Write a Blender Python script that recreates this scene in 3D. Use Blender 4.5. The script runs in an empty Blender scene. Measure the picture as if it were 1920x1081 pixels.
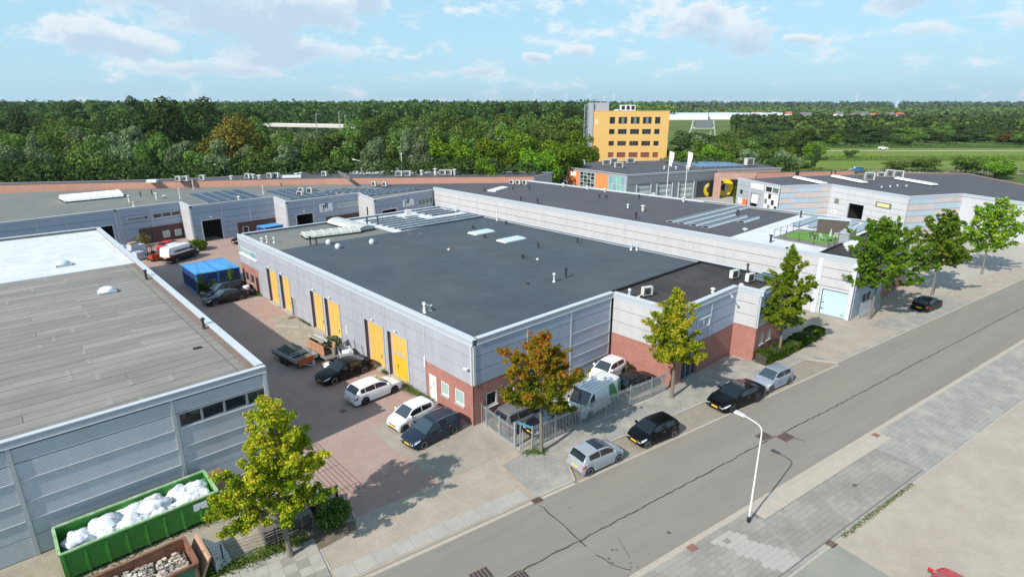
import bpy, bmesh, math, random
import numpy as np
from mathutils import Vector, Matrix
random.seed(7)
rng = np.random.default_rng(7)
R = math.radians
SC = bpy.context.scene
COL = SC.collection

# ------------------------------------------------------------------ camera
CAMX, CAMY, CAMH = -22.297, -28.008, 21.5
PITCH, YAW = math.atan(343.5 / 1078.0), R(47.2)
cd = bpy.data.cameras.new('camera')
cd.sensor_fit = 'HORIZONTAL'; cd.sensor_width = 36.0; cd.lens = 36.0 * 1078 / 1920
cd.clip_start = 0.5; cd.clip_end = 20000
cam = bpy.data.objects.new('camera', cd); COL.objects.link(cam)
cam.location = (CAMX, CAMY, CAMH)
cam.rotation_euler = (R(90) - PITCH, 0, YAW - R(90))
SC.camera = cam

# ------------------------------------------------------------------ sky, sun, exposure
SUNDIR = Vector((-8.4, -0.75, 6.6)).normalized()          # towards the sun
w = bpy.data.worlds.new('World'); SC.world = w; w.use_nodes = True
nt = w.node_tree; N = nt.nodes; LK = nt.links
for n in list(N): N.remove(n)
def nd(nt, t, **kw):
    n = nt.nodes.new(t)
    for k, v in kw.items():
        if k.startswith('i_'): n.inputs[k[2:].replace('_', ' ')].default_value = v
        else: setattr(n, k, v)
    return n
def mth(nt, op, a, b=None, c=None, clamp=False):
    n = nt.nodes.new('ShaderNodeMath'); n.operation = op; n.use_clamp = clamp
    for i, v in enumerate((a, b, c)):
        if v is None: continue
        if isinstance(v, (int, float)): n.inputs[i].default_value = v
        else: nt.links.new(v, n.inputs[i])
    return n.outputs[0]
def mixc(nt, f, a, b, mode='MIX'):
    n = nt.nodes.new('ShaderNodeMix'); n.data_type = 'RGBA'; n.blend_type = mode
    for i, v in ((0, f), (6, a), (7, b)):
        if hasattr(v, 'is_linked') or hasattr(v, 'node'): nt.links.new(v, n.inputs[i])
        else: n.inputs[i].default_value = v if i == 0 else (tuple(v) + (1,) if len(v) == 3 else v)
    return n.outputs[2]
sky = nd(nt, 'ShaderNodeTexSky', sky_type='NISHITA', sun_disc=False, sun_elevation=math.asin(SUNDIR.z),
         sun_rotation=math.atan2(SUNDIR.x, SUNDIR.y), altitude=10, air_density=1.0, dust_density=0.6, ozone_density=1.6)
tc = nd(nt, 'ShaderNodeTexCoord')
sep = nd(nt, 'ShaderNodeSeparateXYZ'); LK.new(tc.outputs['Generated'], sep.inputs[0])
SX, SY, SZ = sep.outputs
zz = mth(nt, 'ADD', mth(nt, 'MAXIMUM', SZ, 0.0), 0.10)
cmb = nd(nt, 'ShaderNodeCombineXYZ')
LK.new(mth(nt, 'DIVIDE', SX, zz), cmb.inputs[0]); LK.new(mth(nt, 'DIVIDE', SY, zz), cmb.inputs[1])
nz = nd(nt, 'ShaderNodeTexNoise', i_Scale=0.62, i_Detail=9.0, i_Roughness=0.60, i_Distortion=0.15)
LK.new(cmb.outputs[0], nz.inputs['Vector'])
nz2 = nd(nt, 'ShaderNodeTexNoise', i_Scale=2.6, i_Detail=5.0, i_Roughness=0.6)
LK.new(cmb.outputs[0], nz2.inputs['Vector'])
# individual cloud banks: bearing (deg from +X), elevation (deg), half width, half height, weight
CLOUDS = [(69.5, 8.3, 12.5, 4.4, .62), (76, 9.5, 9, 2.6, .5), (66.5, 4.4, 7.5, 1.6, .56), (80.5, 4.9, 5.0, 1.5, .60), (74.5, 3.2, 7.0, 1.0, .40), (29.8, 7.0, 6.0, 2.6, .55), (15, 8.3, 4.6, 1.8, .50),
          (41, 4.5, 2.4, .75, .5), (44.5, 4.0, 1.6, .5, .45), (51, 3.4, 4.0, 1.0, .34), (57, 2.7, 5.0, .8, .36), (23, 5.3, 2.4, .55, .48), (14.5, 5.6, 3.0, .9, .42), (33, 4.2, 4.0, .8, .30), (60.0, 8.8, 2.2, 2.2, .6), (96, 6.5, 8, 2.2, .5), (4, 6, 7, 1.6, .45), (52, 12.5, 6, 1.2, .3), (110, 9, 9, 3, .45)]
az = mth(nt, 'MULTIPLY', mth(nt, 'ARCTAN2', SY, SX), 57.2958)
el = mth(nt, 'MULTIPLY', mth(nt, 'ARCSINE', SZ), 57.2958)
nzf = nd(nt, 'ShaderNodeTexNoise', i_Scale=13.0, i_Detail=10.0, i_Roughness=0.66, i_Distortion=.2); mpf = nd(nt, 'ShaderNodeMapping'); mpf.inputs['Scale'].default_value = (1, 1, 2.4); LK.new(tc.outputs['Generated'], mpf.inputs[0]); LK.new(mpf.outputs[0], nzf.inputs['Vector'])
nzw = nd(nt, 'ShaderNodeTexNoise', i_Scale=7.0, i_Detail=7.0, i_Roughness=0.62)
LK.new(tc.outputs['Generated'], nzw.inputs['Vector'])
wob = mth(nt, 'SUBTRACT', nzw.outputs[0], 0.5)
tot = None; low = None
for (a0, e0, wa, he, wt) in CLOUDS:
    da = mth(nt, 'DIVIDE', mth(nt, 'ADD', mth(nt, 'SUBTRACT', az, a0), mth(nt, 'MULTIPLY', wob, wa * 2.6)), wa)
    de = mth(nt, 'DIVIDE', mth(nt, 'ADD', mth(nt, 'SUBTRACT', el, e0), mth(nt, 'MULTIPLY', wob, he * 3.4)), he)
    s = mth(nt, 'ADD', mth(nt, 'MULTIPLY', da, da), mth(nt, 'MULTIPLY', de, de))
    g = mth(nt, 'MULTIPLY', mth(nt, 'SUBTRACT', 1.0, s, clamp=True), wt)
    tot = g if tot is None else mth(nt, 'MAXIMUM', tot, g)
    lo = mth(nt, 'MULTIPLY', g, mth(nt, 'SUBTRACT', 0.35, de, clamp=True))
    low = lo if low is None else mth(nt, 'MAXIMUM', low, lo)
dens = mth(nt, 'ADD', mth(nt, 'ADD', mth(nt, 'SUBTRACT', nz.outputs[0], 0.60), mth(nt, 'MULTIPLY', tot, 1.0)),
           mth(nt, 'MULTIPLY', mth(nt, 'SUBTRACT', nzf.outputs[0], 0.47), 2.1))
mr = nd(nt, 'ShaderNodeMapRange', interpolation_type='SMOOTHSTEP'); LK.new(dens, mr.inputs[0])
mr.inputs[1].default_value = 0.0; mr.inputs[2].default_value = 0.42; mr.inputs[3].default_value = 0; mr.inputs[4].default_value = 0.88
shade = mth(nt, 'MULTIPLY', mth(nt, 'ADD', mth(nt, 'MULTIPLY', low, 2.6), mth(nt, 'SUBTRACT', dens, 0.30)), 1.15, clamp=True)
SKYK = 1.0
ccol = mixc(nt, shade, (5.75, 6.0, 6.25), (3.5, 4.35, 5.35))
hzf = mth(nt, 'POWER', mth(nt, 'SUBTRACT', 1.0, mth(nt, 'MAXIMUM', SZ, 0.0)), 3.0)
skc = mixc(nt, mth(nt, 'ADD', mth(nt, 'MULTIPLY', hzf, .50), .42), sky.outputs[0], (2.62, 4.6, 5.75))       # pale humid blue, the same all round
fin = mixc(nt, mr.outputs[0], skc, ccol)
bg = nd(nt, 'ShaderNodeBackground', i_Strength=0.122); LK.new(fin, bg.inputs[0])
wo = nd(nt, 'ShaderNodeOutputWorld'); LK.new(bg.outputs[0], wo.inputs[0])

sl = bpy.data.lights.new('sun', 'SUN'); sl.energy = 4.5; sl.angle = R(0.53); sl.color = (1.0, 0.925, 0.83)
sun = bpy.data.objects.new('sun', sl); COL.objects.link(sun)
sun.rotation_euler = (-SUNDIR).to_track_quat('-Z', 'Y').to_euler(); sun.location = (-60, -20, 80)
vs = SC.view_settings
SC.display_settings.display_device = 'sRGB'
vs.view_transform = 'Standard'; vs.look = 'None'; vs.gamma = 1; vs.use_curve_mapping = False
vs.exposure = 0.42

# ------------------------------------------------------------------ materials
MT = {}
def mat(name, col, rough=0.8, metal=0.0, spec=0.5, var=0.0, vscale=1.0, bump=0.0, bscale=8.0, coat=0.0,
        col2=None, noise2=None, trans=0.0, emit=0.0, stretch=None, turn=0.0, coords='Object', island=0.0):
    """principled material with two octaves of colour variation and optional bump"""
    m = bpy.data.materials.new(name); m.use_nodes = True; nt = m.node_tree
    b = nt.nodes['Principled BSDF']
    b.inputs['Roughness'].default_value = rough; b.inputs['Metallic'].default_value = metal
    b.inputs['Specular IOR Level'].default_value = spec
    if coat: b.inputs['Coat Weight'].default_value = coat; b.inputs['Coat Roughness'].default_value = 0.04
    c = tuple(col) + (1,)
    b.inputs['Base Color'].default_value = c
    out = None
    if var or bump or col2:
        if coords == 'World':
            gm = nd(nt, 'ShaderNodeNewGeometry'); src = gm.outputs['Position']
        else:
            t = nd(nt, 'ShaderNodeTexCoord'); src = t.outputs['Object']
        if turn:
            m0 = nd(nt, 'ShaderNodeMapping'); m0.inputs['Rotation'].default_value = (0, 0, turn); nt.links.new(src, m0.inputs[0]); src = m0.outputs[0]
        if stretch:
            mp = nd(nt, 'ShaderNodeMapping'); mp.inputs['Scale'].default_value = stretch
            nt.links.new(src, mp.inputs[0]); src = mp.outputs[0]
    if col2:
        n0 = nd(nt, 'ShaderNodeTexNoise', i_Scale=noise2 or vscale * .3, i_Detail=6.0, i_Roughness=.65); nt.links.new(src, n0.inputs[0])
        r0 = nd(nt, 'ShaderNodeMapRange'); nt.links.new(n0.outputs[0], r0.inputs[0])
        r0.inputs[1].default_value = .40; r0.inputs[2].default_value = .64
        out = mixc(nt, r0.outputs[0], c, tuple(col2) + (1,))
    if var:
        n1 = nd(nt, 'ShaderNodeTexNoise', i_Scale=vscale, i_Detail=8.0, i_Roughness=.7); nt.links.new(src, n1.inputs[0])
        v = nd(nt, 'ShaderNodeMapRange'); nt.links.new(n1.outputs[0], v.inputs[0])
        v.inputs[1].default_value = .25; v.inputs[2].default_value = .75
        v.inputs[3].default_value = 1 - var; v.inputs[4].default_value = 1 + var
        h = nd(nt, 'ShaderNodeHueSaturation')
        if out is None: h.inputs['Color'].default_value = c
        else: nt.links.new(out, h.inputs['Color'])
        nt.links.new(v.outputs[0], h.inputs['Value']); out = h.outputs[0]
    if island:
        g = nd(nt, 'ShaderNodeNewGeometry') if island > 0 else nd(nt, 'ShaderNodeObjectInfo')
        rr = g.outputs['Random Per Island'] if island > 0 else g.outputs['Random']
        k = abs(island)
        v2 = nd(nt, 'ShaderNodeMapRange'); nt.links.new(rr, v2.inputs[0]); v2.inputs[3].default_value = 1 - k; v2.inputs[4].default_value = 1 + k
        h2 = nd(nt, 'ShaderNodeHueSaturation')
        if out is None: h2.inputs['Color'].default_value = c
        else: nt.links.new(out, h2.inputs['Color'])
        nt.links.new(v2.outputs[0], h2.inputs['Value']); out = h2.outputs[0]
    if out is not None: nt.links.new(out, b.inputs['Base Color'])
    if bump:
        n3 = nd(nt, 'ShaderNodeTexNoise', i_Scale=bscale, i_Detail=4.0); nt.links.new(src, n3.inputs[0])
        bp = nd(nt, 'ShaderNodeBump', i_Strength=bump, i_Distance=0.03); nt.links.new(n3.outputs[0], bp.inputs['Height'])
        nt.links.new(bp.outputs[0], b.inputs['Normal'])
    if emit: b.inputs['Emission Color'].default_value = c; b.inputs['Emission Strength'].default_value = emit
    MT[name] = m
    return m

def ribbed(name, col, pitch=0.105, depth=0.02, rough=.5, spec=.4, dirt=.06, axis='Z', rot=0.0, metal=0.0):
    """profiled sheet: fine ribs along one axis"""
    m = mat(name, col, rough=rough, spec=spec, metal=metal); nt = m.node_tree; b = nt.nodes['Principled BSDF']
    g = nd(nt, 'ShaderNodeNewGeometry'); mp = nd(nt, 'ShaderNodeMapping'); mp.vector_type = 'TEXTURE'
    mp.inputs['Rotation'].default_value = (0, 0, rot); nt.links.new(g.outputs['Position'], mp.inputs[0])
    wv = nd(nt, 'ShaderNodeTexWave', bands_direction=axis, wave_profile='SIN'); wv.inputs['Scale'].default_value = 2 * math.pi / pitch / 20 
    wv.inputs['Distortion'].default_value = 0
    nt.links.new(mp.outputs[0], wv.inputs[0])
    bp = nd(nt, 'ShaderNodeBump', i_Strength=1.0, i_Distance=depth); nt.links.new(wv.outputs['Fac'], bp.inputs['Height'])
    nt.links.new(bp.outputs[0], b.inputs['Normal'])
    n1 = nd(nt, 'ShaderNodeTexNoise', i_Scale=.9, i_Detail=7.0, i_Roughness=.7)
    mp2 = nd(nt, 'ShaderNodeMapping'); mp2.inputs['Scale'].default_value = (1, 1, .25) if axis == 'Z' else (1, 1, 1)
    nt.links.new(g.outputs['Position'], mp2.inputs[0]); nt.links.new(mp2.outputs[0], n1.inputs[0])
    v = nd(nt, 'ShaderNodeMapRange'); nt.links.new(n1.outputs[0], v.inputs[0])
    v.inputs[1].default_value = .3; v.inputs[2].default_value = .7; v.inputs[3].default_value = 1 - dirt; v.inputs[4].default_value = 1 + dirt
    oi = nd(nt, 'ShaderNodeObjectInfo')
    k = mth(nt, 'MULTIPLY', v.outputs[0], mth(nt, 'ADD', mth(nt, 'MULTIPLY', oi.outputs['Random'], .05), .975))
    h = nd(nt, 'ShaderNodeHueSaturation'); h.inputs['Color'].default_value = tuple(col) + (1,)
    nt.links.new(k, h.inputs['Value']); nt.links.new(h.outputs[0], b.inputs['Base Color'])
    return m

def bricky(name, c1, c2, mortar, bw=.21, bh=.065, msize=.012, rot=0.0, vertical=True, rough=.85, var=.12, vscale=.5, bump=.4, stain=None, stscale=.25, off=.5):
    """brick or paver pattern in world space (fine relief, too small to pick apart)"""
    m = mat(name, c1, rough=rough, spec=.25); nt = m.node_tree; b = nt.nodes['Principled BSDF']
    g = nd(nt, 'ShaderNodeNewGeometry')
    if vertical:
        s = nd(nt, 'ShaderNodeSeparateXYZ'); nt.links.new(g.outputs['Position'], s.inputs[0])
        c = nd(nt, 'ShaderNodeCombineXYZ')
        nt.links.new(mth(nt, 'ADD', s.outputs[0], s.outputs[1]), c.inputs[0]); nt.links.new(s.outputs[2], c.inputs[1])
        src = c.outputs[0]
    else:
        mp = nd(nt, 'ShaderNodeMapping'); mp.inputs['Rotation'].default_value = (0, 0, rot)
        nt.links.new(g.outputs['Position'], mp.inputs[0]); src = mp.outputs[0]
    bt = nd(nt, 'ShaderNodeTexBrick'); nt.links.new(src, bt.inputs[0]); bt.offset = off
    bt.inputs['Color1'].default_value = tuple(c1) + (1,); bt.inputs['Color2'].default_value = tuple(c2) + (1,)
    bt.inputs['Mortar'].default_value = tuple(mortar) + (1,)
    bt.inputs['Scale'].default_value = 1; bt.inputs['Brick Width'].default_value = bw; bt.inputs['Row Height'].default_value = bh
    bt.inputs['Mortar Size'].default_value = msize; bt.inputs['Mortar Smooth'].default_value = .3; bt.inputs['Bias'].default_value = 0
    out = bt.outputs['Color']
    if stain:
        n0 = nd(nt, 'ShaderNodeTexNoise', i_Scale=stscale, i_Detail=7.0, i_Roughness=.68); nt.links.new(g.outputs['Position'], n0.inputs[0])
        r0 = nd(nt, 'ShaderNodeMapRange'); nt.links.new(n0.outputs[0], r0.inputs[0])
        r0.inputs[1].default_value = .45; r0.inputs[2].default_value = .66; r0.inputs[4].default_value = .75
        out = mixc(nt, r0.outputs[0], out, tuple(stain) + (1,))
    n1 = nd(nt, 'ShaderNodeTexNoise', i_Scale=vscale, i_Detail=9.0, i_Roughness=.75); nt.links.new(g.outputs['Position'], n1.inputs[0])
    v = nd(nt, 'ShaderNodeMapRange'); nt.links.new(n1.outputs[0], v.inputs[0])
    v.inputs[1].default_value = .3; v.inputs[2].default_value = .7; v.inputs[3].default_value = 1 - var; v.inputs[4].default_value = 1 + var
    h = nd(nt, 'ShaderNodeHueSaturation'); nt.links.new(out, h.inputs['Color']); nt.links.new(v.outputs[0], h.inputs['Value'])
    nt.links.new(h.outputs[0], b.inputs['Base Color'])
    if bump:
        bp = nd(nt, 'ShaderNodeBump', i_Strength=bump, i_Distance=0.01); bp.invert = True
        nt.links.new(bt.outputs['Fac'], bp.inputs['Height']); nt.links.new(bp.outputs[0], b.inputs['Normal'])
    return m

def leafmat(name, cols, trans=.35, zfade=None):
    """leaves: colour varies from leaf to leaf and in drifts through the crown"""
    m = bpy.data.materials.new(name); m.use_nodes = True; nt = m.node_tree
    for n in list(nt.nodes): nt.nodes.remove(n)
    g = nd(nt, 'ShaderNodeNewGeometry'); t = nd(nt, 'ShaderNodeTexCoord'); oi = nd(nt, 'ShaderNodeObjectInfo')
    nz = nd(nt, 'ShaderNodeTexNoise', i_Scale=.55, i_Detail=4.0, i_Roughness=.7); nt.links.new(t.outputs['Object'], nz.inputs[0])
    f = mth(nt, 'ADD', mth(nt, 'MULTIPLY', mth(nt, 'SUBTRACT', nz.outputs[0], .5), 1.7), mth(nt, 'ADD', mth(nt, 'MULTIPLY', g.outputs['Random Per Island'], .55), .22))
    if zfade:
        s = nd(nt, 'ShaderNodeSeparateXYZ'); nt.links.new(t.outputs['Object'], s.inputs[0])
        f = mth(nt, 'ADD', f, mth(nt, 'MULTIPLY', mth(nt, 'SUBTRACT', s.outputs[2], zfade[0]), zfade[1]))
    cr = nd(nt, 'ShaderNodeValToRGB'); nt.links.new(f, cr.inputs[0])
    e = cr.color_ramp.elements
    for i, (p, c) in enumerate(cols):
        if i < 2: e[i].position = p
        else: e.new(p)
        e[i].color = tuple(c) + (1,)
    h = nd(nt, 'ShaderNodeHueSaturation'); nt.links.new(cr.outputs[0], h.inputs['Color'])
    nt.links.new(mth(nt, 'ADD', mth(nt, 'MULTIPLY', oi.outputs['Random'], .6), .70), h.inputs['Value'])
    nt.links.new(mth(nt, 'ADD', mth(nt, 'MULTIPLY', oi.outputs['Random'], .04), .48), h.inputs['Hue'])
    d = nd(nt, 'ShaderNodeBsdfDiffuse'); tr = nd(nt, 'ShaderNodeBsdfTranslucent'); mx = nd(nt, 'ShaderNodeMixShader', i_Fac=trans)
    nt.links.new(h.outputs[0], d.inputs[0]); nt.links.new(h.outputs[0], tr.inputs[0])
    nt.links.new(d.outputs[0], mx.inputs[1]); nt.links.new(tr.outputs[0], mx.inputs[2])
    o = nd(nt, 'ShaderNodeOutputMaterial'); nt.links.new(mx.outputs[0], o.inputs[0])
    MT[name] = m; return m

# ------------------------------------------------------------------ mesh builder
class MB:
    def __init__(s): s.v = []; s.f = []; s.m = []
    def add(s, vs, fs, mi=0):
        o = len(s.v); s.v.extend(vs); s.f.extend([tuple(o + i for i in f) for f in fs]); s.m.extend([mi] * len(fs))
    def hexa(s, p, mi=0):
        s.add(p, [(0, 3, 2, 1), (4, 5, 6, 7), (0, 1, 5, 4), (1, 2, 6, 5), (2, 3, 7, 6), (3, 0, 4, 7)], mi)
    def box(s, x0, x1, y0, y1, z0, z1, mi=0):
        s.hexa([(x0, y0, z0), (x1, y0, z0), (x1, y1, z0), (x0, y1, z0), (x0, y0, z1), (x1, y0, z1), (x1, y1, z1), (x0, y1, z1)], mi)
    def quad(s, a, b, c, d, mi=0): s.add([a, b, c, d], [(0, 1, 2, 3)], mi)
    def prism(s, pts, z0, z1, mi=0):
        n = len(pts); a = sum(pts[i][0] * pts[(i + 1) % n][1] - pts[(i + 1) % n][0] * pts[i][1] for i in range(n))
        if a < 0: pts = pts[::-1]
        v = [(x, y, z0) for x, y in pts] + [(x, y, z1) for x, y in pts]
        s.add(v, [tuple(range(n))[::-1], tuple(range(n, 2 * n))] + [(i, (i + 1) % n, n + (i + 1) % n, n + i) for i in range(n)], mi)
    def cyl(s, p0, p1, r0, r1=None, n=10, mi=0, caps=True):
        r1 = r0 if r1 is None else r1
        p0 = Vector(p0); p1 = Vector(p1); d = (p1 - p0).normalized()
        a = d.orthogonal().normalized(); b = d.cross(a); v = []
        for p, r in ((p0, r0), (p1, r1)):
            for i in range(n):
                t = 2 * math.pi * i / n; v.append(tuple(p + a * (r * math.cos(t)) + b * (r * math.sin(t))))
        f = [(i, (i + 1) % n, n + (i + 1) % n, n + i) for i in range(n)]
        if caps: f += [tuple(range(n))[::-1], tuple(range(n, 2 * n))]
        s.add(v, f, mi)
    def tube(s, pts, r, n=8, mi=0):
        if not isinstance(r, (list, tuple)): r = [r] * len(pts)
        P = [Vector(p) for p in pts]; v = []; ref = None
        for k, p in enumerate(P):
            d = (P[min(k + 1, len(P) - 1)] - P[max(k - 1, 0)]).normalized()
            a = d.orthogonal().normalized() if ref is None else (ref - d * ref.dot(d)).normalized()
            ref = a; b = d.cross(a)
            for i in range(n):
                t = 2 * math.pi * i / n; v.append(tuple(p + a * (r[k] * math.cos(t)) + b * (r[k] * math.sin(t))))
        f = []
        for k in range(len(P) - 1):
            for i in range(n):
                j = (i + 1) % n; f.append((k * n + i, k * n + j, (k + 1) * n + j, (k + 1) * n + i))
        f += [tuple(range(n))[::-1], tuple(range((len(P) - 1) * n, len(P) * n))]
        s.add(v, f, mi)
    def lathe(s, prof, n=20, c=(0, 0, 0), axis='z', mi=0):
        v = []
        for (r, h) in prof:
            for i in range(n):
                t = 2 * math.pi * i / n
                q = (r * math.cos(t), r * math.sin(t), h)
                if axis == 'y': q = (q[0], h, q[1])
                v.append((c[0] + q[0], c[1] + q[1], c[2] + q[2]))
        f = []
        for k in range(len(prof) - 1):
            for i in range(n):
                j = (i + 1) % n; f.append((k * n + i, k * n + j, (k + 1) * n + j, (k + 1) * n + i))
        f += [tuple(range(n))[::-1], tuple(range((len(prof) - 1) * n, len(prof) * n))]
        s.add(v, f, mi)
    def mesh(s, name, mats, smooth=False):
        me = bpy.data.meshes.new(name); me.from_pydata(s.v, [], s.f)
        for m in (mats if isinstance(mats, (list, tuple)) else [mats]): me.materials.append(MT[m] if isinstance(m, str) else m)
        if any(s.m): me.polygons.foreach_set('material_index', s.m)
        if smooth:
            me.polygons.foreach_set('use_smooth', [True] * len(s.f))
            bm = bmesh.new(); bm.from_mesh(me)
            for e in bm.edges:
                if len(e.link_faces) == 2 and e.calc_face_angle(0) > (0.62 if smooth is True else smooth): e.smooth = False
            bm.to_mesh(me); bm.free()
        me.update()
        return me
    def build(s, name, mats, parent=None, smooth=False, loc=None, rz=0):
        return link(name, s.mesh(name, mats, smooth), parent, loc, rz)

def base(o): return Vector((o.location.x, o.location.y, o.location.z))
def link(name, me, parent=None, loc=None, rz=0):
    o = bpy.data.objects.new(name, me); COL.objects.link(o)
    if parent is not None:
        o.parent = parent
        if parent.get('worldparts'):                      # parts given in place coordinates
            o.matrix_parent_inverse = Matrix.Translation(-base(parent))
    if loc is not None: o.location = loc
    if rz: o.rotation_euler = (0, 0, rz)
    return o
def tag(o, label=None, cat=None, group=None, kind=None):
    if label: o['label'] = label
    if cat: o['category'] = cat
    if group: o['group'] = group
    if kind: o['kind'] = kind
    return o
def thing(name, label, cat, loc=(0, 0, 0), rz=0, group=None, world=False):
    o = bpy.data.objects.new(name, None); COL.objects.link(o); o.empty_display_size = .5
    o.location = loc; o.rotation_euler = (0, 0, rz)
    if world: o['worldparts'] = True
    return tag(o, label, cat, group)
KIDS = {}
def copy_tree(o, loc, rz, label=None, group=None, scale=None):
    c = o.copy(); COL.objects.link(c); c.location = loc; c.rotation_euler = (0, 0, rz)
    if scale: c.scale = (scale,) * 3 if isinstance(scale, (int, float)) else scale
    if label: c['label'] = label
    if group: c['group'] = group
    def rec(a, b):
        for ch in a.children:
            d = ch.copy(); COL.objects.link(d); d.parent = b; rec(ch, d)
    rec(o, c)
    return c
def stones(bm, n, x0, x1, y0, y1, zf, s0, s1, mi=0):
    for _ in range(n):
        x = random.uniform(x0, x1); y = random.uniform(y0, y1); z = zf(x, y); s = random.uniform(s0, s1)
        v = []
        a = random.uniform(0, 3.1)
        for (i, j, k) in ((-1, -1, -1), (1, -1, -1), (1, 1, -1), (-1, 1, -1), (-1, -1, 1), (1, -1, 1), (1, 1, 1), (-1, 1, 1)):
            px = i * s * random.uniform(.5, 1); py = j * s * random.uniform(.5, 1); pz = k * s * random.uniform(.3, .7)
            v.append((x + px * math.cos(a) - py * math.sin(a), y + px * math.sin(a) + py * math.cos(a), z + pz))
        bm.hexa(v, mi)
def text_obj(name, body, F, u, z, d, size, m, parent, depth=.015, shear=0, sx=1.0, bold=.0, align='LEFT'):
    """real letters standing a little proud of a wall, turned into a mesh"""
    cu = bpy.data.curves.new(name, 'FONT'); cu.body = body; cu.size = size; cu.extrude = depth; cu.shear = shear; cu.offset = bold
    cu.align_x = align; cu.resolution_u = 3
    tmp = bpy.data.objects.new('tmp', cu); dg = bpy.context.evaluated_depsgraph_get()
    COL.objects.link(tmp); bpy.context.view_layer.update()
    me = bpy.data.meshes.new_from_object(tmp.evaluated_get(bpy.context.evaluated_depsgraph_get()))
    COL.objects.unlink(tmp); bpy.data.objects.remove(tmp)
    M = Matrix(((F.ux * sx, 0, F.nx, 0), (F.uy * sx, 0, F.ny, 0), (0, 1, 0, 0), (0, 0, 0, 1)))
    p = F.p(u, z, d); M.translation = Vector(p)
    me.transform(M); me.materials.clear(); me.materials.append(MT[m])
    return link(name, me, parent)

class Fr:
    """a wall plane: u runs left to right as seen from outside, z up, d outwards"""
    def __init__(s, P0, P1, z=0):
        s.P0 = P0; s.P1 = P1; dx, dy = P1[0] - P0[0], P1[1] - P0[1]; s.L = math.hypot(dx, dy)
        s.ux, s.uy = dx / s.L, dy / s.L; s.nx, s.ny = s.uy, -s.ux
        s.ang = math.atan2(s.uy, s.ux)
    def p(s, u, z, d=0): return (s.P0[0] + s.ux * u + s.nx * d, s.P0[1] + s.uy * u + s.ny * d, z)
    def box(s, bm, u0, u1, z0, z1, d0, d1, mi=0):
        q = [s.p(u0, z0, d1), s.p(u1, z0, d1), s.p(u1, z0, d0), s.p(u0, z0, d0)]
        bm.hexa(q + [(a, b, z1) for a, b, c in q], mi)
def rects(u0, u1, z0, z1, holes):
    us = sorted({u0, u1, *[h for H in holes for h in (H[0], H[1]) if u0 < h < u1]})
    zs = sorted({z0, z1, *[h for H in holes for h in (H[2], H[3]) if z0 < h < z1]})
    out = []
    for a, b in zip(us, us[1:]):
        run = None
        for c, d in zip(zs, zs[1:]):
            mu, mz = (a + b) / 2, (c + d) / 2
            if any(H[0] < mu < H[1] and H[2] < mz < H[3] for H in holes):
                if run: out.append((a, b, *run)); run = None
            else: run = (run[0], d) if run else (c, d)
        if run: out.append((a, b, *run))
    return out
def wall(par, F, u0, u1, z0, z1, holes, m, name='wall', t=.25, d=0.0):
    bm = MB()
    for r in rects(u0, u1, z0, z1, holes): F.box(bm, r[0], r[1], r[2], r[3], d - t, d)
    return bm.build(name, m, par)
def cladding(par, F, us, zs, holes, m, d0=.003, d1=.07, gap=.045, name='cladding_panel'):
    for a, b in zip(us, us[1:]):
        for c, e in zip(zs, zs[1:]):
            rs = [r for r in rects(a + gap / 2, b - gap / 2, c + gap / 2, e - gap / 2, holes) if r[1] - r[0] > .02 and r[3] - r[2] > .02]
            while rs:                                      # pieces cut apart by an opening become panels of their own
                grp = [rs.pop(0)]; grew = True
                while grew:
                    grew = False
                    for r in rs[:]:
                        if any((abs(r[0] - g[1]) < .001 or abs(r[1] - g[0]) < .001) and r[2] < g[3] - .001 and g[2] < r[3] - .001 for g in grp): grp.append(r); rs.remove(r); grew = True
                bm = MB()
                for r in grp: F.box(bm, r[0], r[1], r[2], r[3], d0, d1)
                bm.build(name, m, par)
def strips(par, F, us, z0, z1, m, w=.16, d=.1, name='pilaster', holes=()):
    for u in us:
        bm = MB()
        for r in rects(u - w / 2, u + w / 2, z0, z1, holes): F.box(bm, r[0], r[1], r[2], r[3], .004, d)
        if bm.f: bm.build(name, m, par)
def window(par, F, u0, u1, z0, z1, n=1, fm='white_frame', gm='glass', w=.07, d=.03, rows=1, name='window', sill=None, deep=.10):
    bm = MB()
    F.box(bm, u0, u1, z0, z0 + w, d - deep, d); F.box(bm, u0, u1, z1 - w, z1, d - deep, d)
    F.box(bm, u0, u0 + w, z0 + w, z1 - w, d - deep, d); F.box(bm, u1 - w, u1, z0 + w, z1 - w, d - deep, d)
    du = (u1 - u0 - w) / n; dz = (z1 - z0 - w) / rows
    for i in range(1, n): F.box(bm, u0 + du * i, u0 + du * i + w, z0 + w, z1 - w, d - deep, d - .004)
    for j in range(1, rows): F.box(bm, u0 + w, u1 - w, z0 + dz * j, z0 + dz * j + w * .8, d - deep, d - .008)
    fr = bm.build(name, fm, par)
    for i in range(n):
        for j in range(rows):
            b2 = MB(); F.box(b2, u0 + du * i + w, u0 + du * (i + 1), z0 + dz * j + w * .8, z0 + dz * (j + 1), d - deep + .02, d - deep + .035)
            g_ = gm[(i + j) % len(gm)] if isinstance(gm, (list, tuple)) else gm
            b2.build('pane', g_, fr)
    if sill:
        b3 = MB(); F.box(b3, u0 - .05, u1 + .05, z0 - .07, z0, d - .02, d + .12); b3.build('sill', sill, fr)
    return fr
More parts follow.
